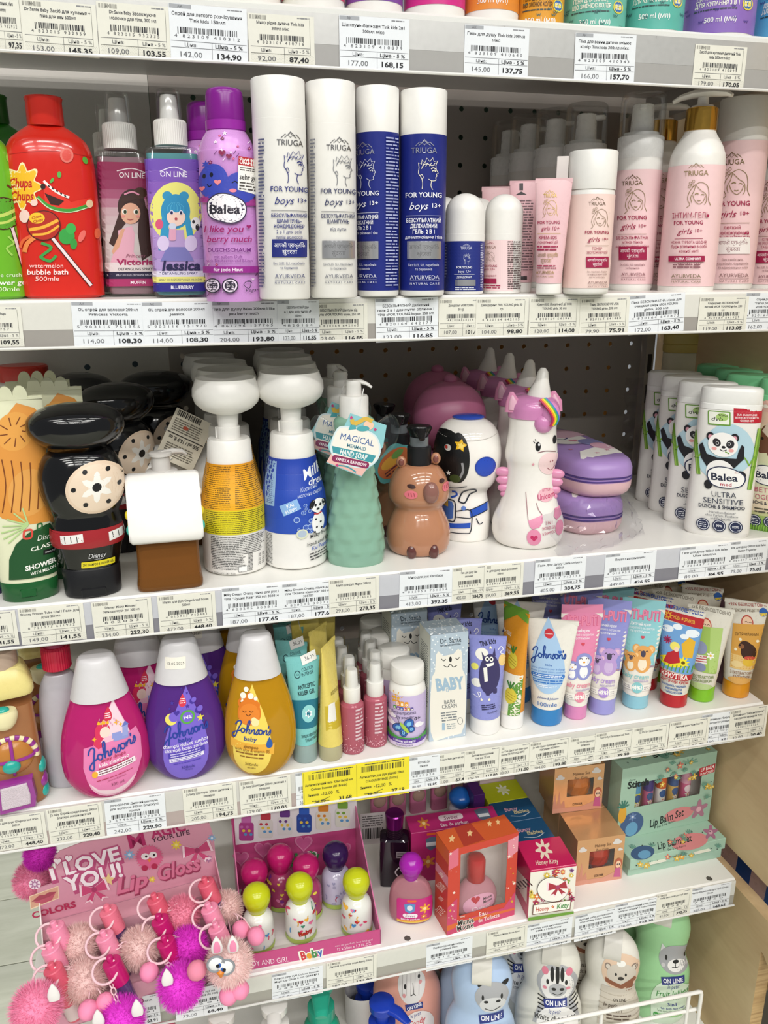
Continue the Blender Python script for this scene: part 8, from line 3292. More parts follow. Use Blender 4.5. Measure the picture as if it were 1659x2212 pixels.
# dark perfume
f = Fit(852, 1916, 1745, 66, 5, .62)
t = stand(f, 'perfume_bottle', 'dark square perfume bottle with purple metal cap', 'perfume bottle')
k = f.kx
H = f.h
m = MB()
m.loft([(0, 29*k, 20*k, 7), (.001, 31*k, 22*k, 8), (H*.66, 31*k, 22*k, 8), (H*.68, 28*k, 19*k, 6)], 48)
obj('bottle', m, mat('1a0a1c', .08, coat=.4), t)
m = MB()
for i in range(5):
 z = H*(.68+.026*i)
 m.loft([(z, 16*k, 16*k), (z+H*.006, 18*k, 18*k), (z+H*.018, 18*k, 18*k), (z+H*.025, 16*k, 16*k)], 32)
obj('ribbed_neck', m, mat('221020', .2), t)
obj('cap', MB().loft([(H*.805, 17*k, 17*k), (H*.81, 18*k, 18*k), (H*.985, 20*k, 20*k), (H, 18*k, 18*k), (H*.995, 14*k, 14*k)], 40), mat('6d1468', .16, metal=.6), t)
p = Pr(S_front(22*k), k, k, 0, 0, L=.003, base=3e-4)
p.rect(4, -92, 28, -76, '8a8288')
p.bars(6, -90, 26, -78, 2, '2a2028', seed=2)
p.stroke([(10, -52), (2, -40), (10, -28), (22, -32), (20, -46), (12, -44)], 3, 'd8d4d8')
p.build('printing', t)
p = Pr(S_left(31*k), k, k, 0, 0, L=.003, base=3e-4)
p.rect(-16, -84, 16, -12, '9a9298')
p.bars(-13, -80, 13, -16, 14, '4a4048', seed=3)
p.build('back_label', t)

# hanging blister pops and their paper tag at the back
for i, (px, py) in enumerate(((818, 1725), (858, 1720), (902, 1712), (948, 1702), (992, 1692))):
 q = at_y(px, py, .985)
 t = thing('ice_pop_gloss', 'pink ice pop shaped lip gloss at the back, %s from left' % ORD[i], 'lip gloss', (float(q[0]), .985, float(q[2])-.018), 0, 'ice pop glosses at the back')
 m = MB()
 m.loft([(-.018, .010, .006, 4), (-.016, .012, .007, 4), (.030, .012, .007, 4), (.036, .009, .006, 3)], 28)
 obj('body', m, mat('c06f92', .3), t)
 m = MB()
 m.sph((0, -.006, .018), (.0095, .005, .0105), 20, 12)
 obj('clear_dome', m, mat('c0a090', .1, trans=.3), t)
 m = MB()
 m.loft([(-.040, .0035, .0016, 4), (-.036, .005, .002, 4), (-.016, .005, .002, 4)], 20)
 obj('wooden_stick', m, mat('d3a47c', .6), t)
 m = MB()
 m.box(-.010, .010, .004, .0055, -.2908+(TOP[5]*0), -.016) if False else m.box(-.0016, .0016, .006, BACK-.985-.0005, .026, .029)
 obj('hook', m, mat('b8b4ae', .3), t, smooth_angle=0)
q = at_y(806, 1790, .93)
t = thing('hang_tag', 'white barcode card standing behind the dark perfume bottle', 'tag', (float(q[0]), .93, TOP[5]), -.1, None, (-.08, 0))
m = MB()
m.box(-.017, .017, 0, .0006, 0, float(q[2])-TOP[5]+.022)
obj('card', m, mat('d8d2d2', .55), t, smooth_angle=0)
p = Pr(S_front(), .001, .001, 0, 0, L=.5)
hh = (float(q[2])-TOP[5]+.022)*1000
p.bars(-14, -hh+3, 14, -hh+20, 5, '6a6466', seed=4)
x = -14.0
R = random.Random(2)
while x < 13:
 ww = R.choice((.7, 1.1, 1.6))
 p.rect(x, -hh+22, x+ww, -hh+38, '2a2628')
 x += ww+R.choice((.8, 1.2))
p.build('printing', t, PAPER)

# pink flask perfume
f = Fit(887, 2001, 1836, 96, 5, .5)
t = stand(f, 'perfume_bottle', 'clear pink flask perfume with purple ball cap and magenta label', 'perfume bottle')
k = f.kx
sp = smooth([(0, 34*k, 17*k), (.0012, 40*k, 20*k), (.008, 46*k, 23*k), (.025, 48*k, 24*k), (.045, 43*k, 22*k), (.056, 32*k, 17*k), (.061, 14*k, 12*k)], 5)
obj('bottle', MB().loft(sp, 48), mat('d99aa6', .06, trans=.55, ior=1.3), t)
m = MB()
z0 = .0595
m.loft(smooth([(z0, 15*k, 15*k), (z0+.006, 19*k, 19*k), (z0+.014, 25*k, 25*k), (z0+.021, 25*k, 25*k), (z0+.028, 17*k, 17*k), (z0+.031, 4*k, 4*k)], 5), 36)
obj('ball_cap', m, mat('a022a4', .16), t)
p = Pr(S_loft(sp), k, k, 0, 0, L=.003, base=3e-4)
p.rect(-30, -70, 46, -7, 'c2267c', r=6)
p.rect(-30, -15, 46, -11, 'e89a2c')
p.rect(-30, -11, 46, -8, 'e8d04a')
p.rect(-8, -68, 12, -63, 'e0642c', r=2)
p.poly([(-14, -56), (-2, -60), (10, -57), (8, -40), (-3, -34), (-12, -40)], '5a8ac0')
p.ell(-2, -48, 6, 7, 'd8dce4')
p.rect(-17, -33, 15, -23, 'f0e8ee', r=5)
p.text('Sweet', -1, -28, 22, 7, '8a2a5a', 0, .3)
p.text('Eau de parfum', -1, -18.5, 40, 5, 'f4e6ee', .02)
p.flower(30, -44, 13, 'e8a03c', 'f4e0a0', 6)
p.flower(28, -24, 8, 'd87a2c', 'f4e0a0', 6)
p.build('printed_label', t)

# magenta perfume carton
def boxthing(name, label, x0, x1, y0, y1, h, colr, rz=0.0, z=None, rough=.3):
 z = TOP[5] if z is None else z
 t = thing(name, label, 'carton', ((x0+x1)/2, (y0+y1)/2, z), rz)
 m = MB()
 m.box(-(x1-x0)/2, (x1-x0)/2, -(y1-y0)/2, (y1-y0)/2, 0, h, .0005)
 obj('carton', m, mat(colr, rough), t, smooth_angle=0)
 return t, (x1-x0)/2, (y1-y0)/2, h


t, w, d, h = boxthing('perfume_carton', 'magenta perfume carton behind the red window carton', .245, .362, .842, .876, .075, 'b8296f', -.05)
S1 = .118/206
p = Pr(S_top(h, -d), S1, .034/38, 103, 38, L=.02, base=1e-4)
p.flower(36, 20, 14, 'd8823a', 'f0d08a', 6)
p.rect(72, 8, 128, 21, 'e8d4de', r=6)
p.text('Sweet', 100, 14.5, 34, 9, '7a2a56', 0, .3)
p.text('Eau de parfum', 102, 29, 62, 7, 'f0d8e4', .02)
p.poly([(158, 6), (176, 3), (190, 6), (188, 26), (174, 32), (160, 26)], '5a6a80')
p.rect(162, 16, 187, 23, 'd8dce0')
p.build('top_printing', t)
p = Pr(S_front(d), S1, S1, 103, 130, L=.02, base=1e-4)
p.text('Eau de parfum', 118, 12, 62, 9, 'f0d8e4', .03)
p.rect(36, 4, 56, 10, 'e0642c', r=2)
p.poly([(34, 18), (48, 14), (60, 18), (58, 42), (46, 50), (36, 42)], '5a6a80')
p.rect(35, 28, 60, 38, 'd8dce0')
p.flower(40, 78, 18, 'd8823a', 'f0d08a', 6)
p.build('front_printing', t)
# blue and yellow cube cartons
CB = []
for i, (y0, colr, lab) in enumerate(((.810, '1f5078', 'front dark blue cube carton in the row of three'), (.8535, '1f5078', 'middle dark blue cube carton in the row of three'), (.897, 'b4bc1e', 'yellow green cube carton at the back of the row'))):
 t, w, d, h = boxthing('perfume_carton', lab, .367, .424, y0, y0+.043, .060, colr)
 p = Pr(S_top(h, -d), .057/80, .043/44, 40, 44, L=.02, base=1e-4)
 if i < 2:
  p.text('Bunny', 34, 18, 26, 8, 'd0a0b4', .02, .2)
  p.text('Babies', 50, 26, 30, 7, 'c8bc90', .02, .2)
  p.stroke([(26, 32), (48, 36), (66, 30)], 1.4, 'b8c4d0')
 else:
  p.flower(42, 20, 14, 'e6e8d8', 'b4bc1e', 7)
  p.ell(42, 20, 8, 6, 'd8dca8')
 p.build('top_printing', t)
t, w, d, h = boxthing('perfume_carton', 'pale pink carton half hidden under the fourth shelf', .372, .424, .945, .99, .075, 'd6c0c4')
t, w, d, h = boxthing('perfume_carton', 'narrow dark purple carton beside the yellow green one', .349, .3645, .905, .95, .07, '4c2466')
q = behind(1012, 1733, 5, .062)[0]
t = thing('perfume_bottle', 'bottle with bright blue ball cap behind the magenta carton', 'perfume bottle', (q[0], .935, TOP[5]), 0)
obj('bottle', MB().loft(smooth([(0, .014, .014), (.002, .016, .016), (.03, .016, .016), (.036, .009, .009)], 4)), mat('c8c4d0', .2), t)
obj('ball_cap', MB().loft(smooth([(.035, .009, .009), (.042, .014, .014), (.05, .0165, .0165), (.058, .011, .011), (.062, .002, .002)], 4)), mat('1f62b8', .2), t)


def window_carton(c, name, label, m0, u0, u1, v0, v1):
 t = thing(name, label, 'carton', c.loc, c.rz)
 w, d, h, e = c.w/2, c.d/2, c.h, .0006
 m = MB()
 m.box(-w, w, d-e, d, 0, h)
 m.box(-w, -w+e, -d, d-e, 0, h)
 m.box(w-e, w, -d, d-e, 0, h)
 m.box(-w+e, w-e, -d, d-e, 0, e)
 m.box(-w+e, w-e, -d, d-e, h-e, h)
 x0, x1, z0, z1 = -w+2*w*u0, -w+2*w*u1, h*v0, h*v1
 m.box(-w+e, x0, -d, -d+e, e, h-e)
 m.box(x1, w-e, -d, -d+e, e, h-e)
 m.box(x0, x1, -d, -d+e, e, z0)
 m.box(x0, x1, -d, -d+e, z1, h-e)
 obj('carton', m, m0, t, smooth_angle=0)
 m = MB()
 m.box(-w+e*1.3, w-e*1.3, d-e*2.4, d-e*1.2, e, h-e)
 m.box(-w+e*1.3, -w+e*2.4, -d+e*1.3, d-e*2.5, e, h-e)
 m.box(w-e*2.4, w-e*1.3, -d+e*1.3, d-e*2.5, e, h-e)
 m.box(-w+e*2.5, w-e*2.5, -d+e*1.3, d-e*2.5, e*1.2, e*2)
 obj('inner_card', m, mat('e9e2dc', .6), t, smooth_angle=0)
 m = MB()
 m.quad((x0, -d+e*.5, z0), (x1, -d+e*.5, z0), (x1, -d+e*.5, z1), (x0, -d+e*.5, z1))
 obj('window_film', m, CLEAR, t, smooth_angle=0)
 return t


# red and pink window carton
a, b = at_z(965, 2021, TOP[5]), at_z(938, 1979, TOP[5])
c = Carton((965, 2021), (1111, 1976), 1838, float(np.linalg.norm(a-b))*1.05, 5)
t = window_carton(c, 'perfume_carton', 'red and pink perfume carton with a clear window', mat('c8402f', .32), .17, .85, .19, .92)
Q = [(965, 2021), (1111, 1976), (1112, 1816), (963, 1838)]
p = c.face(Q)
p.poly([(964, 1845), (986, 1833), (987, 1870), (964, 1880)], 'd86a80')
p.poly([(965, 1960), (987, 1940), (988, 1990), (1089, 1962), (1111, 1930), (1111, 1976), (965, 2021)], 'c8406a')
p.poly([(965, 2000), (1010, 1985), (1111, 1962), (1111, 1966), (1000, 1996), (965, 2012)], 'd8662c')
p.poly([(1092, 1830), (1112, 1822), (1112, 1852), (1093, 1866)], 'dc8a9a')
R = random.Random(3)
for _ in range(26):
 x = R.choice((R.uniform(967, 985), R.uniform(1093, 1110)))
 p.star(x, R.uniform(1835, 1990)-(x-965)*.25, R.choice((1.5, 2, 4)), R.choice(('f2dcd0', 'f2dcd0', 'd8a02c')))
p.text('Minnie', 1008, 1989, 38, 12, 'ece4dc', .07, 0, 14)
p.text('Minnie', 1008, 1989, 36, 11, '241a1c', .02, 0, 14)
p.text('Mouse', 1007, 2000, 40, 12, 'ece4dc', .07, 0, 14)
p.text('Mouse', 1007, 2000, 38, 11, '241a1c', .02, 0, 14)
p.text('Disney', 1000, 1978, 12, 4, 'ece4dc', .01, .2, 14)
p.text('Eau', 1046, 1972, 18, 9, 'f2e0dc', .01, .1, 16)
p.text('de Toilette', 1058, 1981, 46, 8, 'f2e0dc', .01, .1, 16)
p.build('front_printing', t)
p = c.face([(938, 1979), (965, 2021), (963, 1838), (936, 1813)], 'left')
p.poly([(937, 1815), (963, 1838), (964, 1868), (937, 1842)], 'd8662c')
p.poly([(937, 1870), (964, 1894), (964, 1916), (937, 1886)], 'dc8a9a')
for i, s_ in enumerate(('IN', 'CONTROL', 'WITH', 'STYLE')):
 p.text(s_, 950, 1893+25*i, 18 if len(s_) > 4 else 10, 15 if len(s_) > 4 else 8, 'f0d4c8', .02, .1, -40)
p.build('side_printing', t)
p = c.face([(965, 1838), (1111, 1816), (1080, 1782), (940, 1812)], 'top')
p.poly([(965, 1838), (1111, 1816), (1080, 1782), (940, 1812)], 'c8582c')
p.poly([(990, 1834), (1030, 1826), (1000, 1798), (970, 1806)], 'a83a2c')
for x, y in ((968, 1822), (1042, 1800), (1062, 1797), (1000, 1815)):
 p.star(x, y, 6, 'e8c08a', 5, .5)
p.build('top_printing', t)
g = np.array(c.loc)
bt = thing('perfume_bottle', 'round clear pink bottle with red cap inside the red window carton', 'perfume bottle', (g[0], g[1], g[2]+.0016), c.rz)
kk = c.w/146
sp = smooth([(0, 26*kk, 15*kk), (.001, 34*kk, 19*kk), (.012, 44*kk, 22*kk), (.026, 46*kk, 23*kk), (.040, 38*kk, 20*kk), (.050, 24*kk, 15*kk), (.054, 12*kk, 12*kk)], 5)
obj('bottle', MB().loft(sp, 44), mat('e0a0ac', .06, trans=.3, ior=1.3), bt)
obj('cap', MB().loft([(.052, 17*kk, 17*kk), (.0528, 18*kk, 18*kk), (.078, 18*kk, 18*kk), (.082, 15*kk, 15*kk), (.0835, 9*kk, 9*kk)], 32), mat('c02a2c', .2), bt)
p = Pr(S_loft(sp), kk, kk, 0, 0, L=.003, base=3e-4)
p.ell(0, -40, 34, 24, 'e6a6c0')
p.heart(-10, -54, 9, 'c02a3c')
p.text('Minnie', 16, -52, 20, 6, '3a1a24', .02)
p.text('Mouse', 16, -45, 20, 6, '3a1a24', .02)
p.text('Cutest', 2, -34, 40, 10, 'f4e4ea', .02, .2)
p.text('Minnie', 2, -26, 26, 5, 'b02a50', 0, .2)
p.build('printing', bt)

# flower patterned cube carton
c = Carton((1140, 1987), (1238, 1972), 1880, .052, 5)
t = thing('perfume_carton', 'cube carton with crimson lid and bright flower pattern, reading Honey Kitty', 'carton', c.loc, c.rz)
c.box(t, mat('c02058', .18))
Q = [(1140, 1987), (1238, 1972), (1241, 1862), (1142, 1880)]
p = c.face(Q)
p.poly([(1140, 1987), (1238, 1972), (1241, 1866), (1142, 1884)], 'ece8dc')
R = random.Random(6)
for _ in range(46):
 x = R.uniform(1144, 1237)
 y = R.uniform(1886, 1975)-(x-1140)*.15
 p.flower(x, y, R.uniform(5, 9), R.choice(('d8b82c', 'a02a5c', '6a9a34', 'c03a44', '7a3a8a', 'd86a2c')), R.choice(('f0e48a', 'f4f0e4', '3a2a14')), R.choice((5, 6, 8)))
p.ell(1190, 1918, 34, 28, '3a2a24')
p.ell(1190, 1918, 33, 27, 'f2efe6')
bow(p, 1200, 1912, .7, 'a82a3c', -8)
p.poly([(1140, 1987), (1238, 1972), (1238, 1966), (1140, 1980)], '6a9a34')
p.poly([(1148, 1974), (1149, 1952), (1231, 1940), (1230, 1962)], '6a3a2c')
p.poly([(1149.5, 1972.5), (1150.5, 1953), (1229.5, 1941.5), (1228.5, 1960.5)], 'f4f1e8')
p.text('Honey', 1169, 1960, 30, 10, 'c0503a', .015, .3, 8)
p.flower(1191, 1956, 4, 'c02a4c', 'f0d04a', 5)
p.text('Kitty', 1213, 1953, 28, 11, '3f8a3c', .015, .3, 8)
p.build('front_printing', t)
p = c.face([(1142, 1880), (1241, 1862), (1219, 1813), (1119, 1829)], 'top')
p.flower(1178, 1840, 20, 'e8d8c4', 'c02058', 7)
p.text('Honey Kitty', 1180, 1862, 50, 8, 'ecd8c8', .01, .2, 8)
p.build('top_printing', t)
p = c.face([(1118, 1940), (1140, 1987), (1142, 1880), (1119, 1829)], 'left')
p.poly([(1122, 1890), (1138, 1905), (1138, 1955), (1122, 1925)], 'e4dcd4')
p.bars(1124, 1900, 1137, 1940, 6, '4a3a3c', seed=2, rot=-40)
p.build('side_printing', t)


# gold make-up cartons
def makeup(c, label, liquid, q, dx=0):
 t = window_carton(c, 'makeup_carton', label, mat('cf9f72', .24, metal=.35), .27, .8, .34, .72)
 w_, h_ = c.w, c.h
 p = Pr(S_front(c.d/2), w_/100, h_/80, 50, 80, L=.02, base=1e-4)
 p.poly([(0, 66), (4, 44), (8, 66), (12, 40), (16, 66), (22, 58), (28, 80), (0, 80)], 'c98a72')
 p.poly([(0, 80), (0, 72), (60, 72), (100, 60), (100, 80)], 'd0947e')
 for x, y, s_ in ((12, 18, 1), (84, 12, 1.1), (92, 26, .6)):
  p.ell(x, y, 9*s_, 3*s_, 'd3d0cc')
  p.ell(x-1, y-3*s_, 5*s_, 3.4*s_, 'd3d0cc')
 p.text('Makeup Set', 54, 13, 34, 5, '6a4a30', 0, 0)
 p.text('For Girls', 54, 21, 26, 5, '6a4a30', 0, 0)
 p.text('COLOUR', 50, 67, 20, 4, '4a3020', .02)
 p.poly([(82, 74), (85, 58), (94, 58), (98, 76)], 'c05a8a')
 p.ell(90, 50, 8, 9, 'b05a3c')
 p.ell(90, 52, 5.6, 6.4, 'ecc4a4')
 p.ell(88, 52, 1.1, 1.8, '2a2a3a')
 p.ell(92.4, 52, 1.1, 1.8, '2a2a3a')
 p.build('printing', t)
 g = c.loc
 n = (-math.sin(c.rz), math.cos(c.rz))
 b = thing('perfume_bottle', 'faceted %s glass bottle inside the %s gold carton' % q, 'perfume bottle', (g[0]+.006, g[1]-c.d*.16, g[2]+.0016), c.rz)
 m = MB()
 R = random.Random(5)
 zc, r = h_*.44, w_*.24
 rs = []
 for i in range(7):
  th = -PI/2+PI*min(max(i/6, .04), .96)
  rs.append([(r*1.05*math.cos(th)*math.cos(2*PI*(j+.5*(i % 2))/10), min(c.d*.3, r*.8)*math.cos(th)*math.sin(2*PI*(j+.5*(i % 2))/10), zc+h_*.40*math.sin(th)) for j in range(10)])
 m.rings(rs)
 obj('bottle', m, mat(liquid, .06, trans=.12), b, smooth_angle=0)
 m = MB()
 m.loft([(zc+h_*.39, .006, .006), (zc+h_*.50, .006, .006)], 20)
 obj('stopper', m, mat('d8d4d0', .15, metal=.7), b)
 b2 = thing('lipstick', 'lilac lipstick tube inside the %s gold carton' % q[1], 'lipstick', (g[0]-w_*.24, g[1], g[2]+.0016), c.rz)
 obj('tube', MB().loft([(0, .007, .007), (h_*.80, .007, .007), (h_*.82, .005, .005)], 24), mat('8a80b8', .25), b2)


c1_ = Carton((1241, 1914), (1342, 1898), 1816, .055, 5)
makeup(c1_, 'front gold makeup carton with a red bottle in its window', 'c8341c', ('red', 'front'))
bl = at_z(1186, 1774, TOP[5]+c1_.h)
lowc = Carton((1241, 1914), (1342, 1898), 1816, .05, 5)
nv = np.array([-math.sin(c1_.rz), math.cos(c1_.rz)])
lowc.loc = (c1_.loc[0]+nv[0]*.0545, c1_.loc[1]+nv[1]*.0545, TOP[5])
t = thing('makeup_carton', 'gold carton behind the front one and under the upper one', 'carton', lowc.loc, lowc.rz)
lowc.box(t, mat('cf9f72', .24, metal=.35))
upc = Carton((1185, 1774), (1327, 1757), 1667, .05, 5, z=TOP[5]+c1_.h+.0003)
upc.w, upc.h = c1_.w*1.06, c1_.h
upc.loc = (upc.loc[0], lowc.loc[1]-.001, upc.loc[2])
makeup(upc, 'upper gold makeup carton with an orange bottle in its window', 'd8761c', ('orange', 'upper'))

# lip balm sets
MINT = mat('a3c4b0', .38)


def flowers(p, x0, y0, x1, y1, n, seed, sl=0.0):
 R = random.Random(seed)
 for _ in range(n):
  x = R.uniform(x0, x1)
  y = R.uniform(y0, y1)+sl*(x-x0)
  q = R.random()
  if q < .35:
   p.flower(x, y, R.uniform(4, 8), R.choice(('d8b44a', 'd87a6a', 'e0a03a')), 'f0e0a0')
  elif q < .7:
   for k_ in range(5):
    p.stroke([(x, y), (x+9*math.cos(k_*.5+.4), y-9*math.sin(k_*.5+.4))], 1.8, '6a9c8a', sm=0)
  else:
   p.ell(x, y, 1.3, 1.3, '2a3a38', n=6)


lo1 = Carton((1356, 1893), (1557, 1852), 1878, .105, 5)
t = thing('lip_balm_carton', 'lower mint green lip balm carton lying flat', 'carton', lo1.loc, lo1.rz)
lo1.h = .0125
lo1.box(t, MINT)
lo2 = Carton((1360, 1881), (1566, 1833), 1857, .105, 5, z=TOP[5]+.0128)
lo2.h = .0165
t = thing('lip_balm_carton', 'mint green lip balm carton lying flat on another, with pink splash', 'carton', lo2.loc, lo2.rz)
lo2.box(t, MINT)
w, d = lo2.w/2, lo2.d/2
p = Pr(S_top(lo2.h, -d), quad=px_of(lo2.loc, lo2.rz, [(-w, -d, lo2.h), (w, -d, lo2.h), (w, d, lo2.h), (-w, d, lo2.h)]), size=(2*w, 2*d), L=.03, base=1e-4)
p.ell(1490, 1818, 40, 18, 'd98a8c', rot=10)
p.text('Lip Balm Set', 1457, 1818, 76, 16, '22302e', .015, .15, 14)
p.text('Set 5 Lip Balms', 1462, 1831, 40, 5, '22302e', 0, 0, 14)
p.ell(1388, 1842, 26, 15, '3f5a80', rot=10)
p.ell(1392, 1846, 14, 9, '6aa0c4', rot=10)
p.flower(1535, 1798, 17, 'a8708c', 'd8a8b8', 5)
flowers(p, 1360, 1830, 1560, 1850, 16, 3, -.25)
p.build('top_printing', t, PAPER)
p = Pr(S_front(d), quad=px_of(lo2.loc, lo2.rz, [(-w, -d, 0), (w, -d, 0), (w, -d, lo2.h), (-w, -d, lo2.h)]), size=(2*w, lo2.h), L=.03, base=1e-4)
flowers(p, 1370, 1866, 1560, 1876, 18, 5, -.22)
p.text('flavoured lip balm', 1464, 1846, 40, 5, '4a6a60', 0, 0, 13)
p.build('front_printing', t, PAPER)
for x in (-.045, .022):
 m = MB()
 m.box(x, x+.024, -d-.004, -d-.0002, .0055, .0065)
 obj('paper_tab', m, mat('ece8da', .5), t, smooth_angle=0)
st = Carton((1340, 1795), (1545, 1762), 1655, .026, 5, z=TOP[5]+.0296)
n_ = np.array([-math.sin(lo2.rz), math.cos(lo2.rz)])
st.w = lo2.w*.99
st.rz = lo2.rz
cc_ = np.array(lo2.loc[:2])-n_*.0015
a_ = at_y(1440, 1780, float(cc_[1]-.012))
st.loc = (float(cc_[0])+.002, float(cc_[1]), TOP[5]+.0296)
fc = (cc_[0]-n_[0]*.013, cc_[1]-n_[1]*.013)
st.h = height_at(1440, 1641, math.hypot(*fc))-st.loc[2]
t = window_carton(st, 'lip_balm_carton', 'standing mint green lip balm carton with five tubes in its window', MINT, .16, .86, .42, .76)
w, d = st.w/2, st.d/2
p = Pr(S_front(d), st.w/214, st.h/150, 107, 150, L=.03, base=1e-4)
p.text('Disney', 24, 26, 14, 4, '22302e', 0, .2)
p.text('Stitch', 38, 36, 48, 14, '1c2624', .035)
p.text('Stitch', 38, 36, 48, 14, '1c2624', .035)
p.poly([(176, 30), (213, 26), (213, 44), (177, 48)], 'b8303a')
p.text('LIP BALM', 195, 33, 30, 7, 'f0e4e0', .03, 0, 6)
p.text('FLAVORED', 195, 42, 30, 5, 'f0e4e0', .02, 0, 6)
p.ell(140, 122, 34, 15, 'd98a8c')
p.text('Lip Balm Set', 112, 124, 78, 17, '22302e', .015, .15, 8)
p.text('Set 5 Lip Balms', 112, 137, 42, 5, '22302e', 0, 0, 8)
p.ell(32, 122, 26, 26, '45608a')
p.ell(32, 132, 14, 15, '6aa0c4')
p.flower(32, 106, 10, '6a84b0', 'c8d4e4', 6)
p.flower(186, 120, 22, 'b07a90', 'e0b4c0', 5)
p.ell(8, 96, 9, 18, 'e0a83a')
for k_ in range(6):
 p.stroke([(8, 82), (8+14*math.cos(k_*.5+.3), 82-16*math.sin(k_*.5+.3))], 3, '3f7a6a', sm=0)
 p.stroke([(150, 14), (150+20*math.cos(k_*.6), 14-10*math.sin(k_*.6))], 2.4, '7aa894', sm=0)
flowers(p, 70, 8, 170, 50, 22, 8)
flowers(p, 186, 54, 212, 100, 10, 9)
p.build('front_printing', t, PAPER)
p = Pr(S_top(st.h, -d), st.w/214, st.d/30, 107, 30, L=.03, base=1e-4)
p.text('Stitch', 108, 12, 56, 11, '1c2624', .03)
flowers(p, 6, 6, 208, 26, 16, 11)
p.build('top_printing', t, PAPER)
for i, (cc1, cc2) in enumerate((('d8cc3a', '5a9ac0'), ('c0648c', '4a3a7a'), ('e8e4dc', 'd8642c'), ('d8b060', '3a5a90'), ('d0608c', 'e0a0b8'))):
 x = -w+st.w*(.22+.135*i)
 q = Vector((st.loc[0]+x*math.cos(st.rz), st.loc[1]+x*math.sin(st.rz), st.loc[2]+.0008))
 b = thing('lip_balm', 'lip balm tube in the mint carton window, %s from the left' % ORD[i], 'lip balm', tuple(q), st.rz, 'lip balms in the mint carton')
 obj('tube', MB().loft([(0, .0068, .0068), (st.h*.55, .0068, .0068)], 24), mat(cc1, .3), b)
 obj('cap', MB().loft([(st.h*.55, .007, .007), (st.h*.72, .007, .007), (st.h*.735, .005, .005)], 24), mat(cc2 if i != 2 else 'd8642c', .3), b)
 p = Pr(S_loft([(0, .0068, .0068), (st.h*.55, .0068, .0068)]), .001, .001, 0, 0, L=.002, base=2e-4)
 p.ell(0, -st.h*480, 4.5, 6, '3a5a90' if i < 4 else 'f0d8e0')
 p.flower(0, -st.h*400, 4, 'e8e0d0', 'd87a5a')
 p.build('printing', b)
# ================================================================== bottom shelf


def online(cx, yt, w, y, label, col, capc, paint, back, bx=-.018, H=.192):
 rz = 0.0
 f = FitTop(cx, yt, w, 6, H, .62, y)
 f.rz += rz
 t = stand(f, 'shower_gel_bottle', label, 'bottle')
 a = f.a
 sp = smooth([(0, a*.78, a*.5), (.003, a*.9, a*.57), (.02, a, a*.62), (.06, a, a*.62), (.085, a*.97, a*.6), (.104, a*.82, a*.54), (.112, a*.77, a*.52), (.12, a*.78, a*.53), (.14, a*.85, a*.57), (.156, a*.84, a*.57), (.173, a*.71, a*.5), (.184, a*.48, a*.38), (.19, a*.26, a*.26), (H, a*.1, a*.1)], 5)
 obj('body', MB().loft(sp, 52), mat(col, .34), t)
 m = MB()
 k = .27*a
 pts = [(-.545*a, .167), (-.52*a, .1735), (-.40*a, .185), (-.27*a, .1908), (0, H+.0018), (.3*a, .1908)]
 b0 = []
 for yy, z in pts:
  b0.append([(-k, yy, z-.004), (k, yy, z-.004), (k, yy-.002, z+.002), (-k, yy-.002, z+.002)])
 m.rings(b0)
 obj('flip_cap', m, mat(capc, .3), t, smooth_angle=50)
 p = f.pr(S_loft(sp), base=4e-4)
 paint(p)
 p.build('printing', t)
 if back:
  dup(t, (f.loc[0]+bx, f.loc[1]+.062, f.loc[2]), f.rz+.05, back)


def ol(p, x, y, w, rot=0):
 p.stroke([(x-w*.5, y+w*.06), (x, y-w*.02), (x+w*.5, y-w*.04)], w*.34, '20307e', sm=0)
 p.text('ON LINE', x, y, w*.86, w*.2, 'f2f2f8', .025, 0, rot)


def f_bunny(p):
 p.ell(889, 2130, 30, 38, 'e6e2e0')
 for k in range(5):
  p.stroke([(870+9*k, 2104), (869+9*k, 2150)], .8, '9a8f90', sm=0)
 p.ell(875, 2133, 2.6, 5, '1a1a1c')
 p.ell(905, 2113, 2.6, 5, '1a1a1c')
 p.stroke([(892, 2126), (893, 2146), (887, 2150)], 1.4, '1a1a1c')
 p.stroke([(893, 2146), (898, 2150)], 1.4, '1a1a1c')
 p.ell(873, 2150, 3.4, 4, 'e09a9c')
 p.ell(908, 2126, 3.4, 4, 'e09a9c')
 p.ell(905, 2216, 34, 34, 'eae2e0')
 ol(p, 895, 2172, 38, 18)
 p.text('le petit', 898, 2189, 24, 9, '2a3a8a', 0, .3, 16)
 p.text('Candy', 902, 2205, 38, 13, 'c8404c', .01, .3, 16)


def f_hippo(p):
 for x in (1039, 1090):
  p.ell(x, 2132, 7.5, 4.5, '1c1c20')
 p.ell(1062, 2155, 36, 30, 'a9aaae')
 p.ell(1064, 2172, 28, 17, 'd4d5d6')
 for x in (1043, 1083):
  p.ell(x, 2155, 2.6, 6, '1c1c20')
 for x in (1050, 1076):
  p.ell(x, 2164, 5, 3, '1c1c20')
 p.stroke([(1047, 2179), (1064, 2184), (1080, 2178)], 1.8, '1c1c20')
 ol(p, 1061, 2201, 52)


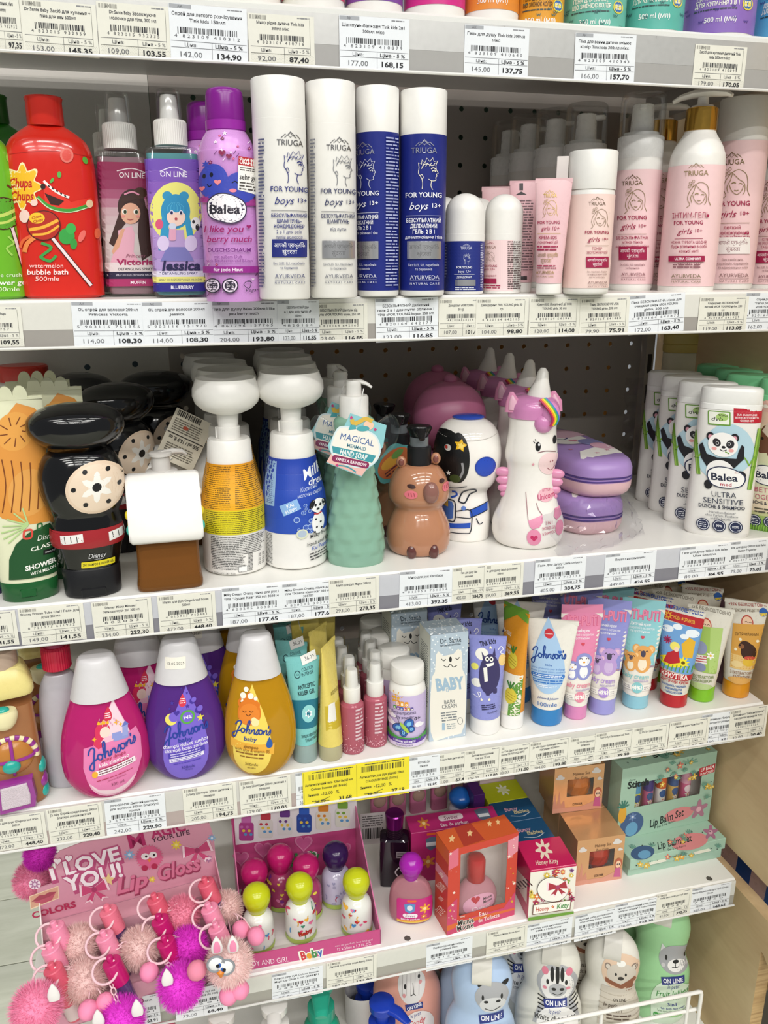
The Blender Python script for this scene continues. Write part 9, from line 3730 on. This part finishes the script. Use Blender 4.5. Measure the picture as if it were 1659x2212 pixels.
def f_zebra(p):
 p.ell(1203, 2126, 43, 42, 'a9aaae')
 p.ell(1203, 2130, 35, 36, 'eceae8')
 for x in (1178, 1228):
  p.ell(x, 2099, 7, 8, 'd87a90')
 for x, h in ((1193, 16), (1204, 22), (1214, 15)):
  p.ell(x, 2104, 4.2, h, '17171a')
 for x in (1183, 1222):
  p.ell(x, 2121, 2.8, 6, '17171a')
 p.ell(1204, 2138, 19, 15, 'b4b5b8')
 for x in (1196, 1213):
  p.ell(x, 2136, 5, 3.4, '17171a')
 p.stroke([(1192, 2145), (1204, 2149), (1215, 2144)], 1.6, '17171a')
 for x in (1177, 1226):
  p.ell(x, 2135, 4.5, 3.6, 'e08a9c')
 p.poly([(1150, 2212), (1162, 2178), (1178, 2158), (1230, 2156), (1244, 2180), (1254, 2212)], 'a9aaae')
 for k in range(5):
  p.stroke([(1162, 2155+8*k), (1178, 2160+7*k)], 2.6, '17171a', sm=0)
  p.stroke([(1246, 2152+8*k), (1228, 2158+7*k)], 2.6, '17171a', sm=0)
 p.ell(1203, 2210, 44, 40, 'eeecea')
 ol(p, 1199, 2166, 48)
 p.text('le petit', 1198, 2181, 26, 9, '2a3a8a', 0, .3)
 p.text('White chocolate', 1198, 2194, 86, 11, '17171a', .01, .3, 3)
 p.text('CZEKOLADOWY', 1196, 2206, 44, 5, '3a3a44')


def f_bear(p):
 p.ell(1340, 2100, 40, 38, 'dcbfa6')
 for x in (1314, 1367):
  p.ell(x, 2089, 7, 7, '8a7a70')
  p.ell(x, 2089, 4.6, 4.6, 'd3c9bc')
 p.ell(1341, 2103, 30, 23, 'cbc2b6')
 p.ell(1341, 2080, 9, 6, 'ecebe6')
 for x in (1330, 1350):
  p.ell(x, 2102, 2.2, 3.4, '17171a')
 p.ell(1340, 2110, 6, 4, '2a2422')
 p.poly([(1308, 2112), (1340, 2124), (1368, 2108), (1371, 2118), (1342, 2134), (1308, 2122)], '8a5238')
 p.poly([(1352, 2120), (1366, 2112), (1362, 2142), (1350, 2140)], '8a5238')
 p.poly([(1300, 2132), (1372, 2134), (1384, 2212), (1290, 2212)], 'c9c1b4')
 for k in range(6):
  p.stroke([(1296-1*k, 2145+11*k), (1340, 2149+11*k), (1380, 2142+11*k)], 2, 'b5ab9c')
 p.text('ON LINE', 1337, 2157, 26, 6, '3a322c', .02)
 p.text('le petit winter', 1334, 2168, 60, 8, '5a4a40', .01, .2)
 p.text('3in1', 1336, 2178, 12, 5, '5a4a40')
 p.bars(1310, 2184, 1362, 2198, 2, '5a4a40', seed=3)


def f_green(p):
 for x in (1434, 1482):
  p.poly([(x-8, 2056), (x+(-4 if x < 1450 else 6), 2036), (x+8, 2050)], 'd9dadc')
 p.ell(1458, 2068, 35, 30, 'a4a5a9')
 p.ell(1458, 2081, 17, 12, 'eceae8')
 for x in (1438, 1475):
  p.ell(x, 2066, 2.4, 5.6, '17171a')
 p.ell(1457, 2074, 6, 3.6, '17171a')
 p.stroke([(1450, 2084), (1457, 2085), (1464, 2083)], 1.4, '17171a')
 p.stroke([(1457, 2076), (1457, 2085)], 1.2, '17171a', sm=0)
 for x in (1432, 1479):
  p.ell(x, 2081, 4, 4, 'c9c6ca')
 p.ell(1450, 2160, 44, 50, 'd3e6d0')
 p.rect(1406, 2160, 1496, 2212, 'd3e6d0')
 ol(p, 1452, 2110, 46, 4)
 p.text('le petit', 1453, 2122, 24, 9, '2a3a8a', 0, .3, 4)
 p.text('Fruit Jellies', 1450, 2137, 66, 12, '3f8a44', .01, .3, 6)
 p.text('ŻELKOWY', 1451, 2148, 26, 5, '2a5a34')
 p.text('3in1', 1450, 2161, 18, 7, '2a3a8a', .02)
 p.text('Hair, body, face wash', 1450, 2170, 50, 4.5, '2a3a8a', .01)
 p.text('Żel do mycia ciała, włosów i twarzy', 1450, 2176, 62, 4, '2a5a34')
 p.rect(1412, 2182, 1488, 2190, '9acb8c', r=3)
 p.ell(1417, 2187, 6, 6, '3f9a44')
 p.text('94%', 1417, 2187, 8, 3, 'f0f4ee', .02)


online(880, 2052, 148, .86, 'salmon pink animal bottle with white rabbit face', 'e6a595', 'e6a595', f_bunny, 'salmon pink animal bottle behind the rabbit faced one', .03)
online(1043, 2030, 152, .785, 'pale blue animal bottle with grey hippo face', 'afc6e4', 'd9d6cc', f_hippo, 'pale blue animal bottle behind the hippo faced one', .012)
online(1195, 2012, 142, .790, 'white animal bottle with striped zebra face', 'dcdad0', 'cfccc2', f_zebra, 'white animal bottle behind the zebra faced one')
online(1328, 2000, 132, .776, 'white animal bottle with bear in a brown scarf', 'dedbd2', 'cfccc4', f_bear, 'white animal bottle behind the scarfed bear')
online(1438, 1986, 132, .812, 'pale green animal bottle with grey cat face', '9fd29c', 'dad8ce', f_green, 'pale green animal bottle behind the grey cat faced one', .004)


def big_pump(cx, yt, y, label, body, head, w=150, H=.205, turn=0.0, shape=0):
 H = float(at_y(cx, yt, y)[2])-TOP[6]
 q = H-.205
 f = FitTop(cx, yt, w, 6, H, .7, y)
 t = thing('pump_bottle', label, 'pump bottle', f.loc, f.rz+turn)
 a = f.a
 obj('body', MB().loft(smooth([(0, a*.85, a*.6), (.003, a*.95, a*.68), (.05, a, a*.7), (.10+q, a*.97, a*.68), (.145+q, a*.8, a*.6), (.157+q, a*.45, a*.42), (.160+q, a*.34, a*.34)], 5), 48), mat(body, .22), t)
 hm = mat(head, .25)
 obj('collar', MB().loft([(.158+q, .0165, .0165), (.159+q, .017, .017), (.174+q, .0165, .0165), (.176+q, .013, .013)], 36), hm, t)
 m = MB()
 m.loft([(.175+q, .0085, .0085), (.195+q, .008, .008)], 28)
 if shape == 0:
  m.loft([(.192+q, .012, .012), (.194+q, .015, .015), (.203+q, .0155, .0155), (H, .013, .013)], 32)
  m.tube([(0, 0, .2+q), (.012, -.020, .2005+q), (.018, -.036, .197+q)], [.009, .008, .0045], 14, flat=.55)
 else:
  m.loft([(.190+q, .008, .008), (.196+q, .014, .012), (.203+q, .0185, .016, 2, 0, .004), (H, .016, .014, 2, 0, .004)], 32)
  m.tube([(0, .002, .2+q), (0, -.020, .199+q), (0, -.036, .194+q)], [.013, .010, .007], 14, flat=.55)
 obj('pump_head', m, hm, t)


big_pump(692, 2128, .80, 'pump bottle with sea green pump head', '1f9a78', '27a286', 96, .205, 0, 1)
big_pump(825, 2162, .775, 'front white pump bottle with bright blue pump head', 'e4e2e0', '1638a8', 96, .200, .45)
big_pump(792, 2118, .90, 'rear white pump bottle with bright blue pump head', 'e4e2e0', '1638a8', 96, .205, .3)
big_pump(592, 2166, .775, 'white pump bottle with white pump head beside the teal one', 'd8d3cf', 'e2dfdb', 112, .200, -.6)
big_pump(478, 2186, .78, 'blush pump bottle with white pump head at far left', 'd9b7ac', 'e4deda', 112, .200, -.6)
f = FitTop(345, 2180, 110, 6, .19, .6, .79)
t = thing('shampoo_bottle', 'orange red bottle at the bottom, under the lip gloss display', 'bottle', f.loc, f.rz)
obj('body', MB().loft(smooth([(0, f.a*.9, f.b), (.004, f.a, f.b), (.13, f.a, f.b), (.16, f.a*.6, f.b*.7), (.165, .014, .014)], 5), 44), mat('c8402c', .2), t)
obj('cap', MB().loft([(.164, .015, .015), (.166, .0165, .0165), (.188, .016, .016), (.19, .013, .013)], 36), mat('d9577a', .25), t)

# ================================================================== bottles on the topmost shelf
TK = [(415, 120, 'd9a0ae', 'pink', 0), (541, 130, 'b4c820', 'yellow green', '250 ml (мл)'), (677, 134, 'd8486a', 'rose red', '300 ml (мл)'), (808, 122, '7a4a9c', 'violet', '300 ml (мл)'),
      (938, 130, 'd02a84', 'magenta', '300 ml (мл)'), (1060, 116, 'e08a34', 'orange', '300 ml (мл)'), (1164, 102, 'dc9a2c', 'amber yellow', '300 ml (мл)'), (1281, 132, '6ab4a4', 'light teal', '300 ml (мл)'),
      (1408, 126, '5cb0a2', 'deeper teal', '500 ml (мл)'), (1549, 146, '8a6ab8', 'lavender', '500 ml (мл)'), (1690, 136, '58a8d0', 'sky blue', '500 ml (мл)')]
for i, (cx, w, col, nm, vol) in enumerate(TK):
 yb = 20+max(0, (cx-480))*.053
 f = Fit(cx, yb, yb-300, w, 1, z=TOP[1])
 f.loc = (float(at_y(cx, yb, .80)[0]), .80, TOP[1])
 f.rz = math.atan2(-f.loc[0], f.loc[1])
 k = depth(f.loc)/FPX
 a = w*k/2
 H = .20
 t = thing('bubble_bath_bottle', '%s bottle with white base on the topmost shelf' % nm, 'bottle', f.loc, f.rz, 'coloured bottles on the topmost shelf')
 sp = [(0, a*.9, a*.9), (.002, a*.98, a*.98), (.005, a, a), (.15, a, a), (.165, a*.8, a*.8), (.17, a*.5, a*.5)]
 obj('body', MB().loft(sp, 48), WHITE, t)
 zs = .013 if cx < 1100 else .0015 if cx < 1350 else .0055
 s2 = [(zs, a+.0003, a+.0003), (.149, a+.0003, a+.0003)]
 obj('sleeve', MB().loft(s2, 48, False, False), mat(col, .3), t)
 obj('cap', MB().loft([(.169, a*.5, a*.5), (.171, a*.55, a*.55), (.197, a*.52, a*.52), (H, a*.4, a*.4)], 32), mat(col, .3), t)
 if not vol:
  continue
 p = Pr(S_loft([(0, a, a), (.16, a, a)]), k, k, 0, 0, L=.004, base=6e-4)
 big = cx > 1100
 p.yb = -(0 if not big else 27 if cx < 1350 else 8)
 p.text(vol, w*.02, -48 if not big else -46, 62, 10, 'f4f2f0', .01)
 if big:
  l1, l2 = ('ДИТЯЧИЙ ЗАСІБ', 'ДЛЯ КУПАННЯ 3 В 1') if vol[0] == '5' else ('ПІНА ДЛЯ ВАННИ,', 'ЩО ЗМІНЮЄ КОЛІР')
  p.text(l1, -w*.06, -86, w*.52, 8, 'f0eee0' if cx > 1200 else '5a3a14', .02)
  p.text(l2, -w*.04, -75, w*.58, 8, 'f0eee0' if cx > 1200 else '5a3a14', .02)
  p.bars(-w*.34, -67, w*.26, -62, 1, '3a4a4a', seed=i)
  p.ell(w*.36, -74, 10, 12, 'e8d84a')
  p.ell(w*.36, -74, 8, 10, '3a6ab0')
  p.text('KIDS', w*.36, -77, 11, 4, 'f4f4f0', .02)
  p.text('ONLY', w*.36, -71, 11, 4, 'f4f4f0', .02)
  p.text(('JUICY PEAR', 'BUBBLE GUM', 'BUBBLE GUM', 'GUMMY BEARS', 'BUBBLES')[max(0, i-6)], 0, -102, w*.56, 9, 'f6f4f0', .03)
  R = random.Random(i)
  for _ in range(12):
   x, y = R.uniform(-w*.45, w*.45), -R.uniform(36, 110)
   p.stroke([(x-4, y-2), (x-2, y+2), (x, y-1), (x+2, y+2), (x+4, y-2)], 1.2, '3a6a6a' if cx < 1470 else '4a3a8a')
 p.build('printing', t)
